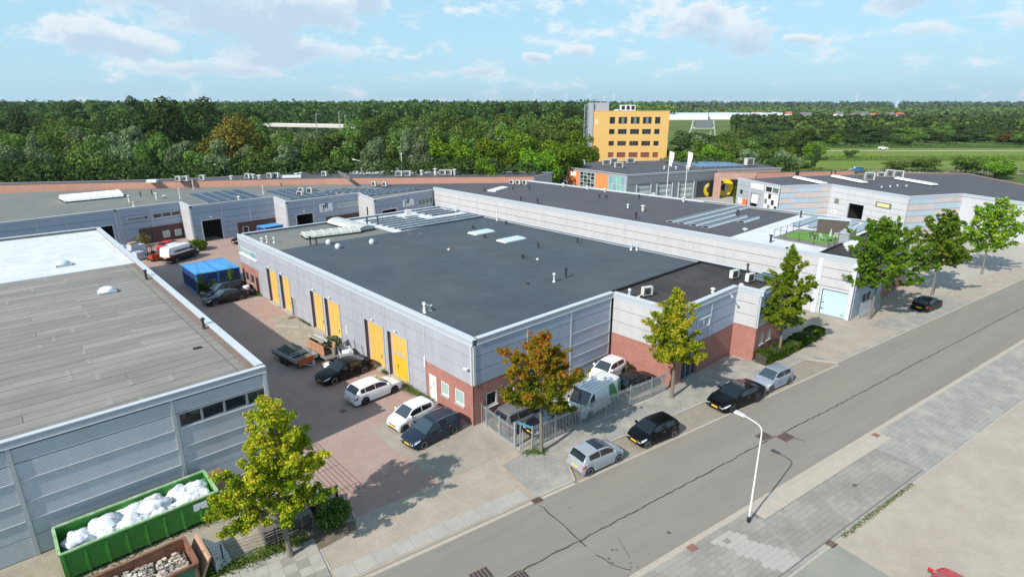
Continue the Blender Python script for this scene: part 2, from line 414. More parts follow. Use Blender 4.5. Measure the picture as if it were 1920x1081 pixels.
def interior(par, F, u0, u1, z0, z1, depth, m='dark_interior', mg=.6):
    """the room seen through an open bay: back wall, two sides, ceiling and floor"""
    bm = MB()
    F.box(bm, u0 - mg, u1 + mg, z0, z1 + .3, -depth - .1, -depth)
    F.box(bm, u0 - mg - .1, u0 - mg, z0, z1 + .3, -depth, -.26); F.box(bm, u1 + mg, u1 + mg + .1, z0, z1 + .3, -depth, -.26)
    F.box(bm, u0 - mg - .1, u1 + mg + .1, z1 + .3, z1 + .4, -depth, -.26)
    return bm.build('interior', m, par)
def coping(par, F, u0, u1, zt, m='coping_metal', win=.34, wout=.10, fascia=.42, fm='fascia_metal'):
    bm = MB(); F.box(bm, u0, u1, zt - .05, zt, -win, wout); bm.build('coping', m, par)
    b2 = MB(); F.box(b2, u0, u1, zt - fascia, zt - .052, .003, wout - .02); 
    b2.build('fascia', fm, par)
    b4 = MB(); F.box(b4, u0, u1, zt - fascia - .05, zt - fascia - .003, .003, wout + .02); b4.build('drip_edge', m, par)
def parapet(par, F, u0, u1, z0, z1, m, t=.2):
    bm = MB(); F.box(bm, u0, u1, z0, z1, -t - .02, -.02); bm.build('parapet', m, par)
# ------------------------------------------------------------------ palette
ribbed('cladding_lit', (.335, .35, .395), pitch=.10, depth=.008, dirt=.11)
ribbed('cladding_white_lit', (.44, .445, .46), pitch=.3, depth=.004, dirt=.08)  # white sheet; on the stepped side walls its paleness stands for sunlight
ribbed('cladding_shaded', (.31, .375, .475), pitch=.10, depth=.010)  # same cladding on fronts away from the sun; shade's blue painted in
ribbed('cladding_ribbed', (.43, .465, .52), pitch=.10, depth=.012)
ribbed('cladding_grey', (.30, .32, .35), pitch=.13, depth=.01)
ribbed('cladding_light', (.46, .48, .51), pitch=.2, depth=.008)
mat('joint_dark', (.10, .10, .11), .9)
mat('pilaster_metal', (.42, .44, .47), .45, spec=.5)
mat('coping_metal', (.50, .54, .58), .38, spec=.5, var=.05, vscale=.8, coords='World')
mat('fascia_metal', (.36, .40, .45), .45, var=.04, vscale=.7, coords='World')
mat('coping_dark', (.12, .12, .13), .6)
bricky('brick_red', (.36, .13, .10), (.27, .085, .07), (.33, .24, .21), bw=.22, bh=.066, msize=.011, var=.14, vscale=.6)
bricky('brick_dark', (.105, .045, .042), (.08, .035, .035), (.12, .09, .085), bw=.22, bh=.066, msize=.01)
bricky('brick_orange', (.48, .24, .17), (.42, .20, .14), (.45, .32, .26), bw=.22, bh=.066, msize=.01, var=.08)
bricky('brick_portal', (.42, .25, .20), (.36, .21, .17), (.42, .33, .29), bw=.22, bh=.066, msize=.01)
bricky('roof_dark_blue', (0.062, 0.08, 0.098), (0.066, 0.085, 0.103), (0.0446, 0.0576, 0.0706), bw=9.0, bh=1.0, msize=.018, vertical=False, rough=.8, var=.17, vscale=.3, bump=.25, stain=(0.078, 0.094, 0.104), stscale=.13)
bricky('roof_black', (0.048, 0.045, 0.047), (0.04, 0.038, 0.04), (0.0346, 0.0324, 0.0338), bw=9.0, bh=1.0, msize=.018, vertical=False, rough=.8, var=.28, vscale=.7, bump=.25, stain=(0.085, 0.074, 0.068), stscale=.13)
bricky('roof_black_warm', (0.088, 0.088, 0.104), (0.08, 0.08, 0.094), (0.0634, 0.0634, 0.0749), bw=9.0, bh=1.0, msize=.018, vertical=False, rough=.8, var=.10, vscale=.3, bump=.25, stain=(0.096, 0.092, 0.098), stscale=.13)
bricky('roof_grey_green', (0.165, 0.175, 0.165), (0.155, 0.165, 0.158), (0.1188, 0.126, 0.1188), bw=9.0, bh=1.0, msize=.018, vertical=False, rough=.8, var=.10, vscale=.3, bump=.25, stain=(0.2, 0.195, 0.175), stscale=.13)
mat('roof_white', (.62, .64, .67), .6, var=.07, vscale=.8, coords='World', col2=(.52, .54, .57), noise2=.5)
mat('roof_patch', (.14, .145, .15), .8, var=.3, vscale=2, coords='World')
mat('seam_dark', (.012, .012, .013), .6)
for i, c in enumerate([(.245, .235, .215), (.215, .205, .190), (.265, .255, .235), (.230, .215, .195)]):
    mat('bitumen_%s' % 'abcd'[i], c, .88, var=.13, vscale=1.1, coords='World', col2=tuple(k * .86 for k in c), noise2=.9, bump=.12, bscale=6, stretch=(.4, 1, 1))
mat('bitumen_seam', (.09, .085, .078), .8)
mat('bitumen_rust', (.20, .155, .135), .88, var=.25, vscale=2, coords='World')
mat('white_frame', (.66, .67, .68), .35, spec=.5)
mat('grey_frame', (.25, .28, .31), .4)
mat('metal_frame', (.45, .49, .52), .4)
mat('glass', (.018, .024, .03), .06, spec=.8)
mat('glass_curtain', (.30, .42, .40), .15, spec=.7, var=.15, vscale=6, stretch=(6, 6, .3))
mat('glass_green', (.11, .16, .13), .1, spec=.7, var=.3, vscale=1.2, coords='World')
mat('glass_blue', (.18, .30, .38), .08, spec=.8, var=.2, vscale=2)
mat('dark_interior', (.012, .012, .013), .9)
mat('door_yellow', (.60, .39, .085), .5, spec=.4, var=.07, vscale=1.2, coords='World', col2=(.61, .41, .11), noise2=.4)
mat('door_yellow_deep', (.62, .40, .02), .5, var=.06, vscale=1.5, coords='World')
mat('timber_jamb', (.50, .36, .27), .7, var=.1, vscale=2)
mat('white_paint', (.78, .80, .82), .4, spec=.5)
mat('light_blue_door', (.42, .58, .66), .4, var=.05, vscale=.8, coords='World')
mat('ac_white', (.55, .55, .53), .45, var=.04, vscale=2)
mat('ac_grille', (.09, .11, .12), .6)
mat('black_plastic', (.016, .016, .018), .5)
mat('dark_metal', (.05, .055, .06), .45, metal=.3)
mat('galvanised', (.45, .49, .52), .38, metal=.55, var=.12, vscale=2)
mat('light_metal', (.62, .66, .68), .35, metal=.4)
mat('solar_cell', (.022, .038, .075), .3, spec=.35, var=.12, vscale=3)
mat('solar_cell_blue', (.06, .13, .26), .3, spec=.4, var=.2, vscale=2)
mat('solar_cell_sky_sheen', (.24, .29, .33), .2, spec=.6, var=.15, vscale=2)  # sky reflected at a flat angle is mixed into this cell colour
mat('solar_back', (.42, .48, .50), .5)
mat('skylight_white', (.80, .84, .86), .3, spec=.6)
mat('skylight_blue', (.52, .64, .70), .25, spec=.6)
mat('polycarbonate', (.42, .44, .41), .3, spec=.5, var=.12, vscale=3, col2=(.50, .50, .46))
mat('rib_white', (.72, .74, .74), .4)
# ground
mat('grass_field', (.085, .125, .035), .95, var=.35, vscale=.06, coords='World', col2=(.13, .165, .045), noise2=.012, spec=.1)
mat('land_far', (.07, .10, .04), .95, var=.3, vscale=.02, coords='World', col2=(.11, .13, .055), noise2=.004, spec=.1)
mat('asphalt', (.235, .217, .190), .9, var=.07, vscale=3.0, coords='World', col2=(.212, .198, .176), noise2=.55, bump=.15, bscale=40, spec=.25, turn=R(9), stretch=(.10, 1, 1))
bricky('pavers_red', (.375, .258, .218), (.345, .232, .198), (.26, .19, .165), bw=.21, bh=.105, msize=.008, rot=0, vertical=False, var=.12, vscale=.8, stain=(.34, .275, .24), stscale=.16)
bricky('pavers_grey', (.35, .31, .255), (.315, .278, .23), (.21, .19, .16), bw=.21, bh=.105, msize=.010, rot=.0, vertical=False, var=.16, vscale=.9, stain=(.36, .335, .29), stscale=.3)
bricky('pavers_beige', (.43, .375, .305), (.395, .34, .275), (.24, .21, .175), bw=.21, bh=.105, msize=.013, rot=R(9), vertical=False, var=.16, vscale=.7, stain=(.33, .30, .26), stscale=.25)
bricky('pavers_bay', (.34, .30, .245), (.30, .265, .215), (.17, .155, .13), bw=.21, bh=.105, msize=.014, rot=R(9), vertical=False, var=.12, vscale=.9)
bricky('pavers_pink', (.40, .355, .30), (.37, .325, .27), (.32, .27, .23), bw=.21, bh=.105, msize=.012, rot=R(54), vertical=False, var=.1, vscale=.5, stain=(.40, .37, .30), stscale=.3)
bricky('tiles_grey', (.30, .29, .268), (.28, .272, .252), (.20, .195, .18), bw=.40, bh=.30, msize=.012, rot=R(9), vertical=False, var=.15, vscale=.8, stain=(.36, .345, .30), stscale=.4)
mat('tile_a', (.265, .252, .228), .85, var=.12, vscale=1.2, coords='World', spec=.25)
mat('tile_b', (.24, .232, .208), .85, var=.14, vscale=1.2, coords='World', spec=.25)
mat('tile_c', (.30, .284, .252), .85, var=.12, vscale=1.0, coords='World', spec=.25)
mat('tile_new', (.37, .345, .32), .8, var=.08, vscale=2, coords='World')
mat('slab_a', (.36, .345, .31), .85, var=.14, vscale=1.0, coords='World', col2=(.32, .31, .28), noise2=.6)
mat('slab_b', (.335, .32, .29), .85, var=.14, vscale=1.0, coords='World', col2=(.38, .36, .325), noise2=.6)
mat('concrete', (.36, .34, .30), .85, var=.12, vscale=1.5, coords='World', col2=(.35, .335, .30), noise2=.6)
mat('kerb', (.38, .35, .305), .85, var=.14, vscale=3, coords='World')
mat('kerb_pink', (.40, .355, .30), .85, var=.12, vscale=2, coords='World')
mat('bitumen_joint', (.045, .042, .04), .7)
mat('soil', (.15, .125, .085), .95, var=.35, vscale=2, coords='World')
mat('rust_iron', (.20, .12, .09), .7, var=.3, vscale=6, coords='World')
mat('stain_dark', (.10, .09, .08), .8, var=.3, vscale=5, coords='World')
mat('paving_far', (.36, .33, .29), .9, var=.15, vscale=.3, coords='World')
# vegetation
G1_ = [(.12, (.07, .13, .012)), (.42, (.19, .27, .016)), (.64, (.42, .43, .025)), (.85, (.62, .50, .05)), (1.0, (.62, .34, .08))]
leafmat('leaf_maple_yellow', G1_, zfade=(4.5, .03), trans=.42)
leafmat('leaf_maple_red', [(.08, (.08, .15, .012)), (.36, (.21, .29, .018)), (.58, (.50, .44, .03)), (.76, (.58, .27, .035)), (1.0, (.48, .05, .035))], zfade=(6.0, .085), trans=.42)
leafmat('leaf_maple_green', [(.15, (.069, .149, .014)), (.5, (.172, .287, .021)), (.8, (.345, .425, .029)), (1.0, (.529, .437, .046))], trans=.42)
leafmat('leaf_maple_deep', [(.2, (.057, .138, .014)), (.5, (.127, .241, .021)), (.85, (.218, .333, .029)), (1.0, (.345, .322, .046))], trans=.4)
leafmat('leaf_dark', [(.2, (.026, .052, .016)), (.55, (.058, .101, .026)), (.9, (.104, .15, .046))], trans=.25)
leafmat('leaf_mid', [(.2, (.052, .102, .021)), (.55, (.116, .189, .038)), (.9, (.204, .277, .065))], trans=.3)
leafmat('leaf_bright', [(.2, (.055, .121, .011)), (.55, (.143, .242, .02)), (.9, (.242, .341, .028))], trans=.35)
leafmat('leaf_willow', [(.2, (.09, .134, .062)), (.55, (.168, .23, .112)), (.9, (.258, .314, .168))], trans=.3)
leafmat('leaf_olive', [(.2, (.078, .091, .018)), (.55, (.176, .156, .033)), (.9, (.286, .195, .046))], trans=.3)
leafmat('leaf_haze', [(.2, (.05, .085, .04)), (.55, (.075, .115, .055)), (.9, (.11, .145, .07))], trans=.2)
mat('bark', (.16, .145, .115), .9, var=.25, vscale=4, bump=.4, bscale=12, stretch=(2, 2, .5))
mat('bark_dark', (.05, .045, .035), .9)
mat('weed', (.09, .14, .02), .9, var=.35, vscale=3)
mat('hedge_leaf', (.035, .07, .012), .9, var=.3, vscale=3)
mat('paving_green', (.235, .24, .205), .9, var=.1, vscale=.7, coords='World', col2=(.27, .265, .225), noise2=.4)
bricky('pavers_sand', (.355, .315, .255), (.32, .285, .23), (.26, .23, .18), bw=.21, bh=.105, msize=.01, vertical=False, var=.2, vscale=1.2, stain=(.25, .235, .165), stscale=.9)
mat('timber_grey', (.16, .15, .14), .85, var=.2, vscale=2)
mat('turf', (.10, .24, .03), .95, var=.2, vscale=3)
mat('wood_dark', (.085, .070, .062), .8, var=.25, vscale=3, stretch=(3, 3, .4))
mat('parasol_green', (.28, .45, .35), .8)
mat('letter_navy', (.02, .025, .06), .5)
mat('letter_pink', (.60, .28, .42), .5)
mat('sign_grey', (.36, .38, .42), .4)
mat('orange_panel', (.78, .24, .085), .5, var=.04, vscale=2)
ribbed('panel_slate', (.165, .18, .205), pitch=.2, depth=.006)
mat('panel_slate_dark', (.035, .045, .065), .5)
mat('door_grey', (.24, .26, .28), .5)
mat('glass_teal', (.16, .40, .35), .1, spec=.7, var=.15, vscale=1)
mat('emblem_yellow', (.72, .55, .01), .4)
ribbed('cladding_slate', (.33, .36, .39), pitch=.2, depth=.006)
mat('stripe_blue', (.36, .47, .56), .5, var=.12, vscale=.4)
mat('stripe_pink', (.50, .44, .43), .5, var=.10, vscale=.4)
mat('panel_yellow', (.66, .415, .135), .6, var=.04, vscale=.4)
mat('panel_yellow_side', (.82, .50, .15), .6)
mat('joint_yellow', (.58, .34, .10), .7)
mat('slab_grey', (.35, .36, .40), .6, var=.03)
mat('blind_grey', (.16, .19, .18), .5)
mat('blind_red', (.27, .06, .03), .6)
mat('sign_white', (.70, .71, .70), .5)
mat('sign_red', (.55, .08, .05), .5)
mat('sign_red_orange', (.80, .15, .05), .5)
mat('sign_olive', (.14, .16, .10), .5)
mat('sign_yellow', (.68, .60, .28), .5)
mat('flag_white', (.80, .80, .82), .7)
mat('orange_machine', (.40, .05, .015), .4)
mat('wrapped_white', (.48, .53, .60), .25, var=.12, vscale=6)
mat('wrapped_blue', (.10, .14, .24), .3, var=.2, vscale=6)
mat('wood_pallet', (.33, .25, .17), .85, var=.25, vscale=5)
mat('wood_grey', (.17, .155, .135), .9, var=.3, vscale=6)
mat('wood_warm', (.38, .20, .11), .75, var=.15, vscale=3)
mat('cardboard', (.38, .25, .14), .85, var=.12, vscale=4)
mat('container_blue', (.018, .045, .17), .5, var=.15, vscale=2)
mat('container_top', (.055, .26, .60), .5, var=.12, vscale=1.5, col2=(.09, .33, .62), noise2=.8)
mat('skip_green', (.035, .25, .035), .5, var=.12, vscale=2, col2=(.05, .20, .03), noise2=3)
mat('rib_green', (.16, .42, .13), .6, var=.25, vscale=5, col2=(.45, .48, .38), noise2=4)
mat('skip_green_old', (.02, .13, .07), .55, var=.2, vscale=3)
mat('skip_rust', (.17, .075, .045), .8, var=.25, vscale=3, col2=(.25, .12, .07), noise2=2)
mat('skip_rust_light', (.42, .26, .17), .8, var=.2, vscale=4)
mat('plastic_bag', (.66, .69, .74), .35, spec=.5, var=.06, vscale=3, bump=.7, bscale=9)
mat('rubble', (.45, .41, .36), .9, var=.3, vscale=4, island=.35)
mat('rubble_dark', (.16, .14, .12), .95, var=.3, vscale=6)
mat('crate_blue', (.07, .28, .42), .6)
mat('orange_board', (.42, .10, .03), .6, var=.1, vscale=3)
mat('tarp_dark', (.045, .060, .050), .6, var=.3, vscale=3, spec=.4)
mat('tarp_green', (.03, .14, .07), .6)
mat('scrap_mix', (.16, .14, .12), .8, var=.4, vscale=5, island=.7)
leafmat('leaf_hedge', [(.2, (.03, .075, .01)), (.55, (.07, .14, .015)), (.9, (.17, .25, .03))], trans=.3)
mat('meadow_rough', (.10, .125, .035), .95, var=.35, vscale=.25, coords='World', col2=(.075, .105, .03), noise2=.08, spec=.1)
mat('meadow_bright', (.13, .20, .035), .95, var=.25, vscale=.2, coords='World', col2=(.16, .19, .05), noise2=.05, spec=.1)
mat('reeds', (.055, .09, .025), .95, var=.3, vscale=.3, coords='World', spec=.1)
mat('greenhouse_white', (.80, .82, .84), .5); mat('greenhouse_roof', (.62, .66, .70), .4)
mat('house_white', (.72, .70, .66), .8); mat('roof_tile_red', (.36, .13, .08), .85); mat('roof_tile_grey', (.16, .15, .15), .85)
mat('turbine_white', (.80, .82, .85), .5); mat('concrete_pale', (.48, .46, .43), .85)
mat('tile_joint', (.16, .155, .14), .9)
leafmat('leaf_weed', [(.2, (.05, .085, .02)), (.55, (.10, .14, .035)), (.9, (.19, .20, .07))], trans=.2)
# ------------------------------------------------------------------ the ground, streets and pavings
def sheet(name, pts, z, m, kind='structure'):
    bm = MB(); bm.add([(x, y, z) for x, y in pts], [tuple(range(len(pts)))])
    a = sum(pts[i][0] * pts[(i + 1) % len(pts)][1] - pts[(i + 1) % len(pts)][0] * pts[i][1] for i in range(len(pts)))
    if a < 0: bm.f = [bm.f[0][::-1]]
    o = bm.build(name, m); tag(o, kind=kind); return o
A9 = R(9); TX, TY = math.cos(A9), -math.sin(A9); NX, NY = math.sin(A9), math.cos(A9)
def rd(s, w): return (-2.5 + TX * s + NX * w, -8.7 + TY * s + NY * w)
def rquad(s0, s1, w0, w1): return [rd(s0, w0), rd(s1, w0), rd(s1, w1), rd(s0, w1)]
ROADZ = -0.09
sheet('ground', [(-9000, -9000), (9000, -9000), (9000, 9000), (-9000, 9000)], -.30, 'land_far')
sheet('field', [(-400, -300), (900, -300), (900, 900), (-400, 900)], -.26, 'grass_field')
def slabbed(name, pts, z, m, t=.25):
    """a paved level with its own edge, so that kerbs are real steps"""
    bm = MB(); bm.prism(pts, z - t, z); o = bm.build(name, m); return tag(o, kind='structure')
# building plots: one raised level north of the road
slabbed('plot_paving', [rd(-95, .25), rd(0, .25), rd(3.0, .25), rd(3.9, 2.1), rd(31.5, 2.1), rd(33.0, .25), rd(140, .25), (150, 60), (75, 85), (50, 100), (-20, 118), (-95, 118)], -.004, 'pavers_beige')
sheet('road', rquad(-110, 150, -7.12, .25), ROADZ, 'asphalt')
slabbed('parking_bay', [rd(3.0, 0.12), rd(33.0, 0.12), rd(31.5, 2.12), rd(3.9, 2.12)], ROADZ + .012, 'pavers_bay', .02)
slabbed('opposite_pavement', rquad(-110, 150, -11.2, -7.12), -.004, 'tiles_grey')
sheet('forecourt_asphalt', rquad(-110, 10.8, -60, -11.3), -.006, 'paving_green')
sheet('forecourt_paving', rquad(10.8, 150, -60, -11.3), -.008, 'pavers_pink')
# red paved yard and its lighter places
sheet('yard', [(-11.85, 80), (-11.85, 5.4), (-11.1, 5.4), (-10.85, -3.1), (-3.7, -3.98), (.3, -4.05), (.3, 47), (42, 47), (42, 66), (26, 62), (15, 69), (15, 76), (2, 76), (2, 80)], .001, 'pavers_red')
sheet('forecourt', [(-5.6, -3.75), (-5.75, 4.2), (-4.0, 4.9), (.3, 2.0), (.3, -4.0)], .005, 'pavers_grey')
sheet('worn_paving', [(-1.9, 31.5), (-.3, 31.2), (0, 24.3), (-1.3, 22.5), (-2.9, 22.8), (-3.4, 27)], .005, 'pavers_sand')
sheet('fenced_yard', [(.3, -.02), (.3, -4.1), (.65, -4.7), (12.5, -6.2), (15.3, -6.2), (15.3, -.02)], .006, 'pavers_grey')
sheet('footpath', [rd(.1, .3), rd(3.0, .3), rd(3.8, 2.2), rd(31.5, 2.2), rd(33, .35), rd(62, .35), rd(62, 3.6), rd(28.5, 3.2), (24.6, -6.4), (15.4, -6.3), (12.5, -6.3), (.6, -4.75), rd(.2, 3.9)], .005, 'tiles_grey')
sheet('driveway', [(31.6, -8.4), (42, -9.4), (42, 47), (30.6, 47), (30.6, -8.3)], .004, 'pavers_grey')
sheet('driveway_apron', [(29.6, -10.6), (41.9, -11.2), (42.2, -15.2), (30.2, -13.4)], .009, 'pavers_beige')
sheet('skip_yard', [(-60, 5.4), (-60, 5.0), (-28, 4), (-22, -.4), (-17.3, -1.9), (-11.4, -2.8), (-10.9, -3.0), (-11.2, 5.4)], .003, 'pavers_sand')
# ramp strip of concrete at the drive-in, gutters and kerbs
def kerbline(pts, w, h, m, name='kerb', z0=ROADZ - .02, seg=1.0):
    par = thing(name, None, None, (0, 0, 0), world=True) if False else None
    bm = MB()
    for (a, b) in zip(pts, pts[1:]):
        F = Fr(a, b); n = max(1, int(F.L / seg)); d = F.L / n
        for i in range(n): F.box(bm, i * d + .006, (i + 1) * d - .006, z0, h + random.uniform(-.003, .003), -w / 2, w / 2)
    return tag(bm.build(name, m), kind='structure')
kerbline([rd(-95, .30), rd(-.25, .30)], .14, -.05, 'kerb_pink')
kerbline([rd(.35, .26), rd(3.02, .26), rd(3.92, 2.16), rd(31.4, 2.16), rd(32.9, .26), rd(140, .26)], .13, .012, 'kerb')
kerbline([rd(3.2, .06), rd(32.6, .06)], .16, ROADZ + .02, 'kerb_pink', seg=.5)
kerbline([rd(-110, -7.16), rd(150, -7.16)], .16, .006, 'kerb_pink')
kerbline([rd(-110, -11.25), rd(150, -11.25)], .10, .012, 'kerb', seg=.8)
kerbline([rd(-110, .10), rd(2.9, .10)], .22, ROADZ + .012, 'kerb_pink', seg=.4)
kerbline([rd(-110, -6.98), rd(150, -6.98)], .2, ROADZ + .01, 'kerb_pink', seg=.4)
kerbline([(-10.8, -3.1), (-3.72, -4.0), (.3, -4.1)], .10, .02, 'kerb', z0=-.1)
kerbline([(-10.55, -1.2), (-10.85, -3.05)], .12, .12, 'kerb', z0=-.1)
kerbline([rd(-11.35, 1.4), rd(-11.35, 4.9)], .08, .012, 'kerb', z0=-.1)
kerbline([(.62, -.2), (.32, -4.0), (.62, -4.72), (12.5, -6.25), (14.4, -6.25)], .26, .035, 'concrete', z0=-.1)
# slabs of the ramp
bm = MB()
x = -11.3
while x < -.3:
    F = Fr(rd(x, .40), rd(min(x + 1.0, -.25), .40)); F.box(bm, .01, F.L - .01, -.05, .008, -.98, 0); x += 1.0
tag(bm.build('ramp_slabs', 'slab_b'), kind='structure')
# footpath slabs bottom left: each one a piece
pav = tag(thing('pavement', None, None, (0, 0, 0), world=False), kind='structure')
base_bm = MB()
base_bm.add([(*rd(-40, .42), .002), (*rd(-11.42, .42), .002), (*rd(-11.42, 4.3), .002), (*rd(-40, 4.3), .002)], [(0, 1, 2, 3)])
base_bm.build('bedding', 'tile_joint', pav)
def slabmesh(lx, ly, h, m):
    b = MB(); c = .004
    b.box(-lx / 2 + c, lx / 2 - c, -ly / 2 + c, ly / 2 - c, 0, h); return b.mesh('paving_slab', m)
SM = [slabmesh(.60, .60, .02, k) for k in ('slab_a', 'slab_b', 'tile_a')]
for i in range(26):
    for j in range(6):
        s = -11.75 - .6 * i + .0 * j; wv = .75 + .6 * j
        if wv > 4.2: continue
        o = link('paving_slab', random.choice(SM), pav, (*rd(s, wv), random.uniform(-.002, .004)), -A9 + random.uniform(-.01, .01))
# opposite pavement: tiles laid across the walk
TM = [slabmesh(.40, .30, .02, k) for k in ('tile_a', 'tile_b', 'tile_c', 'tile_new')]
opp = tag(thing('tiled_pavement', None, None, (0, 0, 0)), kind='structure')
bb = MB(); bb.add([(*rd(-11.8, -11.0), .001), (*rd(21.6, -11.0), .001), (*rd(21.6, -7.36), .001), (*rd(-11.8, -7.36), .001)], [(0, 1, 2, 3)]); bb.build('bedding', 'tile_joint', opp)
cnt = 0; rest = [MB(), MB(), MB()]
cells = []
for i in range(84):
    for j in range(12):
        s = -11.7 + .4 * i + (.2 if j % 2 else 0); wv = -7.48 - .30 * j
        if s > 9.2 and j < 3 + 0: continue
        if s > 21.6: continue
        cells.append((math.hypot(rd(s, wv)[0] - 2, rd(s, wv)[1] + 19), s, wv, j))
cells.sort()
for q, (d_, s, wv, j) in enumerate(cells):
    x, y = rd(s, wv)
    n_ = (s - 7.2 - (j - 2) * -.12)
    new = 5.6 + .10 * (j) < s < 6.9 + .14 * j and j > 0 and random.random() < .88
    t = noise_v = math.sin(s * .9 + wv * 1.7) + math.sin(s * 2.1 - wv) * .6 + random.uniform(-.6, .6)
    k = 3 if new else (2 if t > .7 else (1 if t < -.6 else 0))
    if q < 285: link('paving_tile', TM[k], opp, (x, y, random.uniform(-.001, .004)), -A9)
    else:
        b = rest[min(k, 2)]; F = Fr(rd(s - .2, wv), rd(s + .2, wv)); h = .019 + random.uniform(-.002, .003)
        F.box(b, .004, F.L - .004, 0.0, h, -.146, .146)
for b, m in zip(rest, ('tile_a', 'tile_b', 'tile_c')):
    if b.f: tag(b.build('far_paving_tiles', m, opp), kind='stuff')
bm = MB()
x = 9.4
while x < 23:
    F = Fr(rd(x, -7.27), rd(x + 1.2, -7.27)); F.box(bm, .008, F.L - .008, -.05, .022, .0, .92); x += 1.2
tag(bm.build('drive_in_slabs', 'kerb_pink'), kind='structure')
# sealed joints and cracks in the road
def crack(pts, w=.045, z=ROADZ + .004, jit=.05, name='sealed_joint', m='bitumen_joint'):
    P = []
    for (a, b) in zip(pts, pts[1:]):
        L = math.dist(a, b); n = max(2, int(L / .35))
        for i in range(n): t = i / n; P.append((a[0] + (b[0] - a[0]) * t + random.uniform(-jit, jit), a[1] + (b[1] - a[1]) * t + random.uniform(-jit, jit)))
    P.append(pts[-1]); bm = MB()
    for a, b in zip(P, P[1:]):
        F = Fr(a, b); ww = w * random.uniform(.75, 1.35); F.box(bm, -.01, F.L + .01, z - .006, z, -ww / 2, ww / 2)
    return tag(bm.build(name, m), kind='structure')
crack([(-22, -9.5), (-7.6, -11.6), (-3.0, -12.4), (6, -13.75), (13.4, -14.85)], .07)
crack([(13.6, -14.9), (14.4, -15.0)], .07)
crack([(15.1, -15.15), (24, -16.6), (33.9, -18.1), (60, -22.2), (100, -28.5)], .07)
crack([(14.4, -14.95), (14.9, -15.6), (15.2, -16.6)], .06)
crack([(-2.55, -9.0), (-2.75, -10.6), (-3.05, -12.5), (-3.1, -12.9)], .06)
crack([(-3.2, -13.6), (-3.0, -14.9), (-2.7, -15.4)], .045)
crack([(-7.9, -11.5), (-8.1, -12.2)], .06)
crack([(-1.4, -13.6), (-2.1, -14.9)], .02, jit=.02)
# joints of the concrete strip beside the left hall
bm = MB()
for k in range(8):
    x0 = -11.0 + k * .27
    F = Fr((x0, -.9 if k < 6 else -1.0), (x0, 5.4)); F.box(bm, 0, F.L, 0, .008, -.014, .014)
for y0 in (5.3, 2.2, -.25):
    F = Fr((-11.1, y0), (-9.05, y0)); F.box(bm, 0, F.L, 0, .009, -.014, .014)
tag(bm.build('slab_joints', 'bitumen_joint'), kind='structure')
# iron covers
def cover(x, y, lx, ly, m, label, rz=-A9, z=0.0, name='manhole_cover', cat='cover', group=None):
    t = thing(name, label, cat, (x, y, z), rz, group)
    b = MB(); b.box(-lx / 2, lx / 2, -ly / 2, ly / 2, 0, .012); b.build('frame', m, t)
    b = MB(); n = 5
    for i in range(n):
        xx = -lx / 2 + lx * (i + .5) / n; b.box(xx - lx / n * .3, xx + lx / n * .3, -ly / 2 + .06, ly / 2 - .06, .012, .02)
    b.build('grating', 'dark_metal' if m == 'rust_iron' else 'rust_iron', t)
cover(*rd(.1, .1), .62, .5, 'rust_iron', 'rusty street inlet in the kerb at the corner of the drive-in', z=ROADZ + .01, name='street_drain', cat='drain')
cover(13.75, -14.45, 1.0, .8, 'rust_iron', 'brown iron cover in the road nearer to the black saloon, left of the joint', z=ROADZ + .005)
cover(14.75, -15.5, 1.1, .8, 'rust_iron', 'brown iron cover in the road right of the lamp post, right of its twin', z=ROADZ + .005)
cover(-8.3, -10.7, 1.0, .8, 'rust_iron', 'iron cover at the bottom edge of the road, left of the sealed joint', z=ROADZ + .005)
cover(-7.0, -12.1, .8, .7, 'rust_iron', 'iron cover at the bottom edge of the road, right of the sealed joint', z=ROADZ + .005)
cover(*rd(23.3, -7.4), .5, .42, 'brick_red', 'red drain cover in the kerb opposite the far parked cars', z=.02, name='street_drain', cat='drain')
cover(*rd(4.4, -7.4), .5, .42, 'brick_red', 'red drain cover in the kerb left of the street lamp', z=.02, name='street_drain', cat='drain')
cover(*rd(10.6, -11.2), .5, .4, 'dark_metal', 'dark drain grate where the tiled walk meets the pink paving', z=.01, name='street_drain', cat='drain')
cover(-5.84, 8.14, .45, .4, 'dark_metal', 'small dark drain cover in the shaded yard by the white hatchback', 0, .004, name='yard_drain', cat='drain')
cover(-.55, 29.9, .8, .6, 'dark_metal', 'dark floor grate beside the grey wicket door in the yellow door wall', 0, .008, name='yard_drain', cat='drain')
cover(8.6, -9.2, .5, .4, 'dark_metal', 'dark drain cover in the parking bay between the black cars', name='street_drain', cat='drain', z=ROADZ + .015)
cover(*rd(16.5, -9.4), .28, .2, 'dark_metal', 'tiny square cover in the middle of the tiled walk', name='street_drain', cat='drain', z=.02)
# oil and tar spots on the road
bm = MB()
for (x, y, r) in [(-2.9, -14.2, .10), (-3.0, -14.5, .08), (-2.3, -13.95, .09), (-2.15, -14.1, .07), (-2.35, -15.1, .07), (-2.55, -15.3, .06), (-3.1, -15.6, .1), (-2.3, -15.5, .06), (.9, -15.2, .16), (-1.5, -10.3, .06)]:
    n = 9; bm.add([(x + r * random.uniform(.6, 1.1) * math.cos(6.283 * i / n), y + r * random.uniform(.6, 1.1) * math.sin(6.283 * i / n), ROADZ + .004) for i in range(n)], [tuple(range(n))])
tag(bm.build('tar_spots', 'stain_dark'), kind='structure')
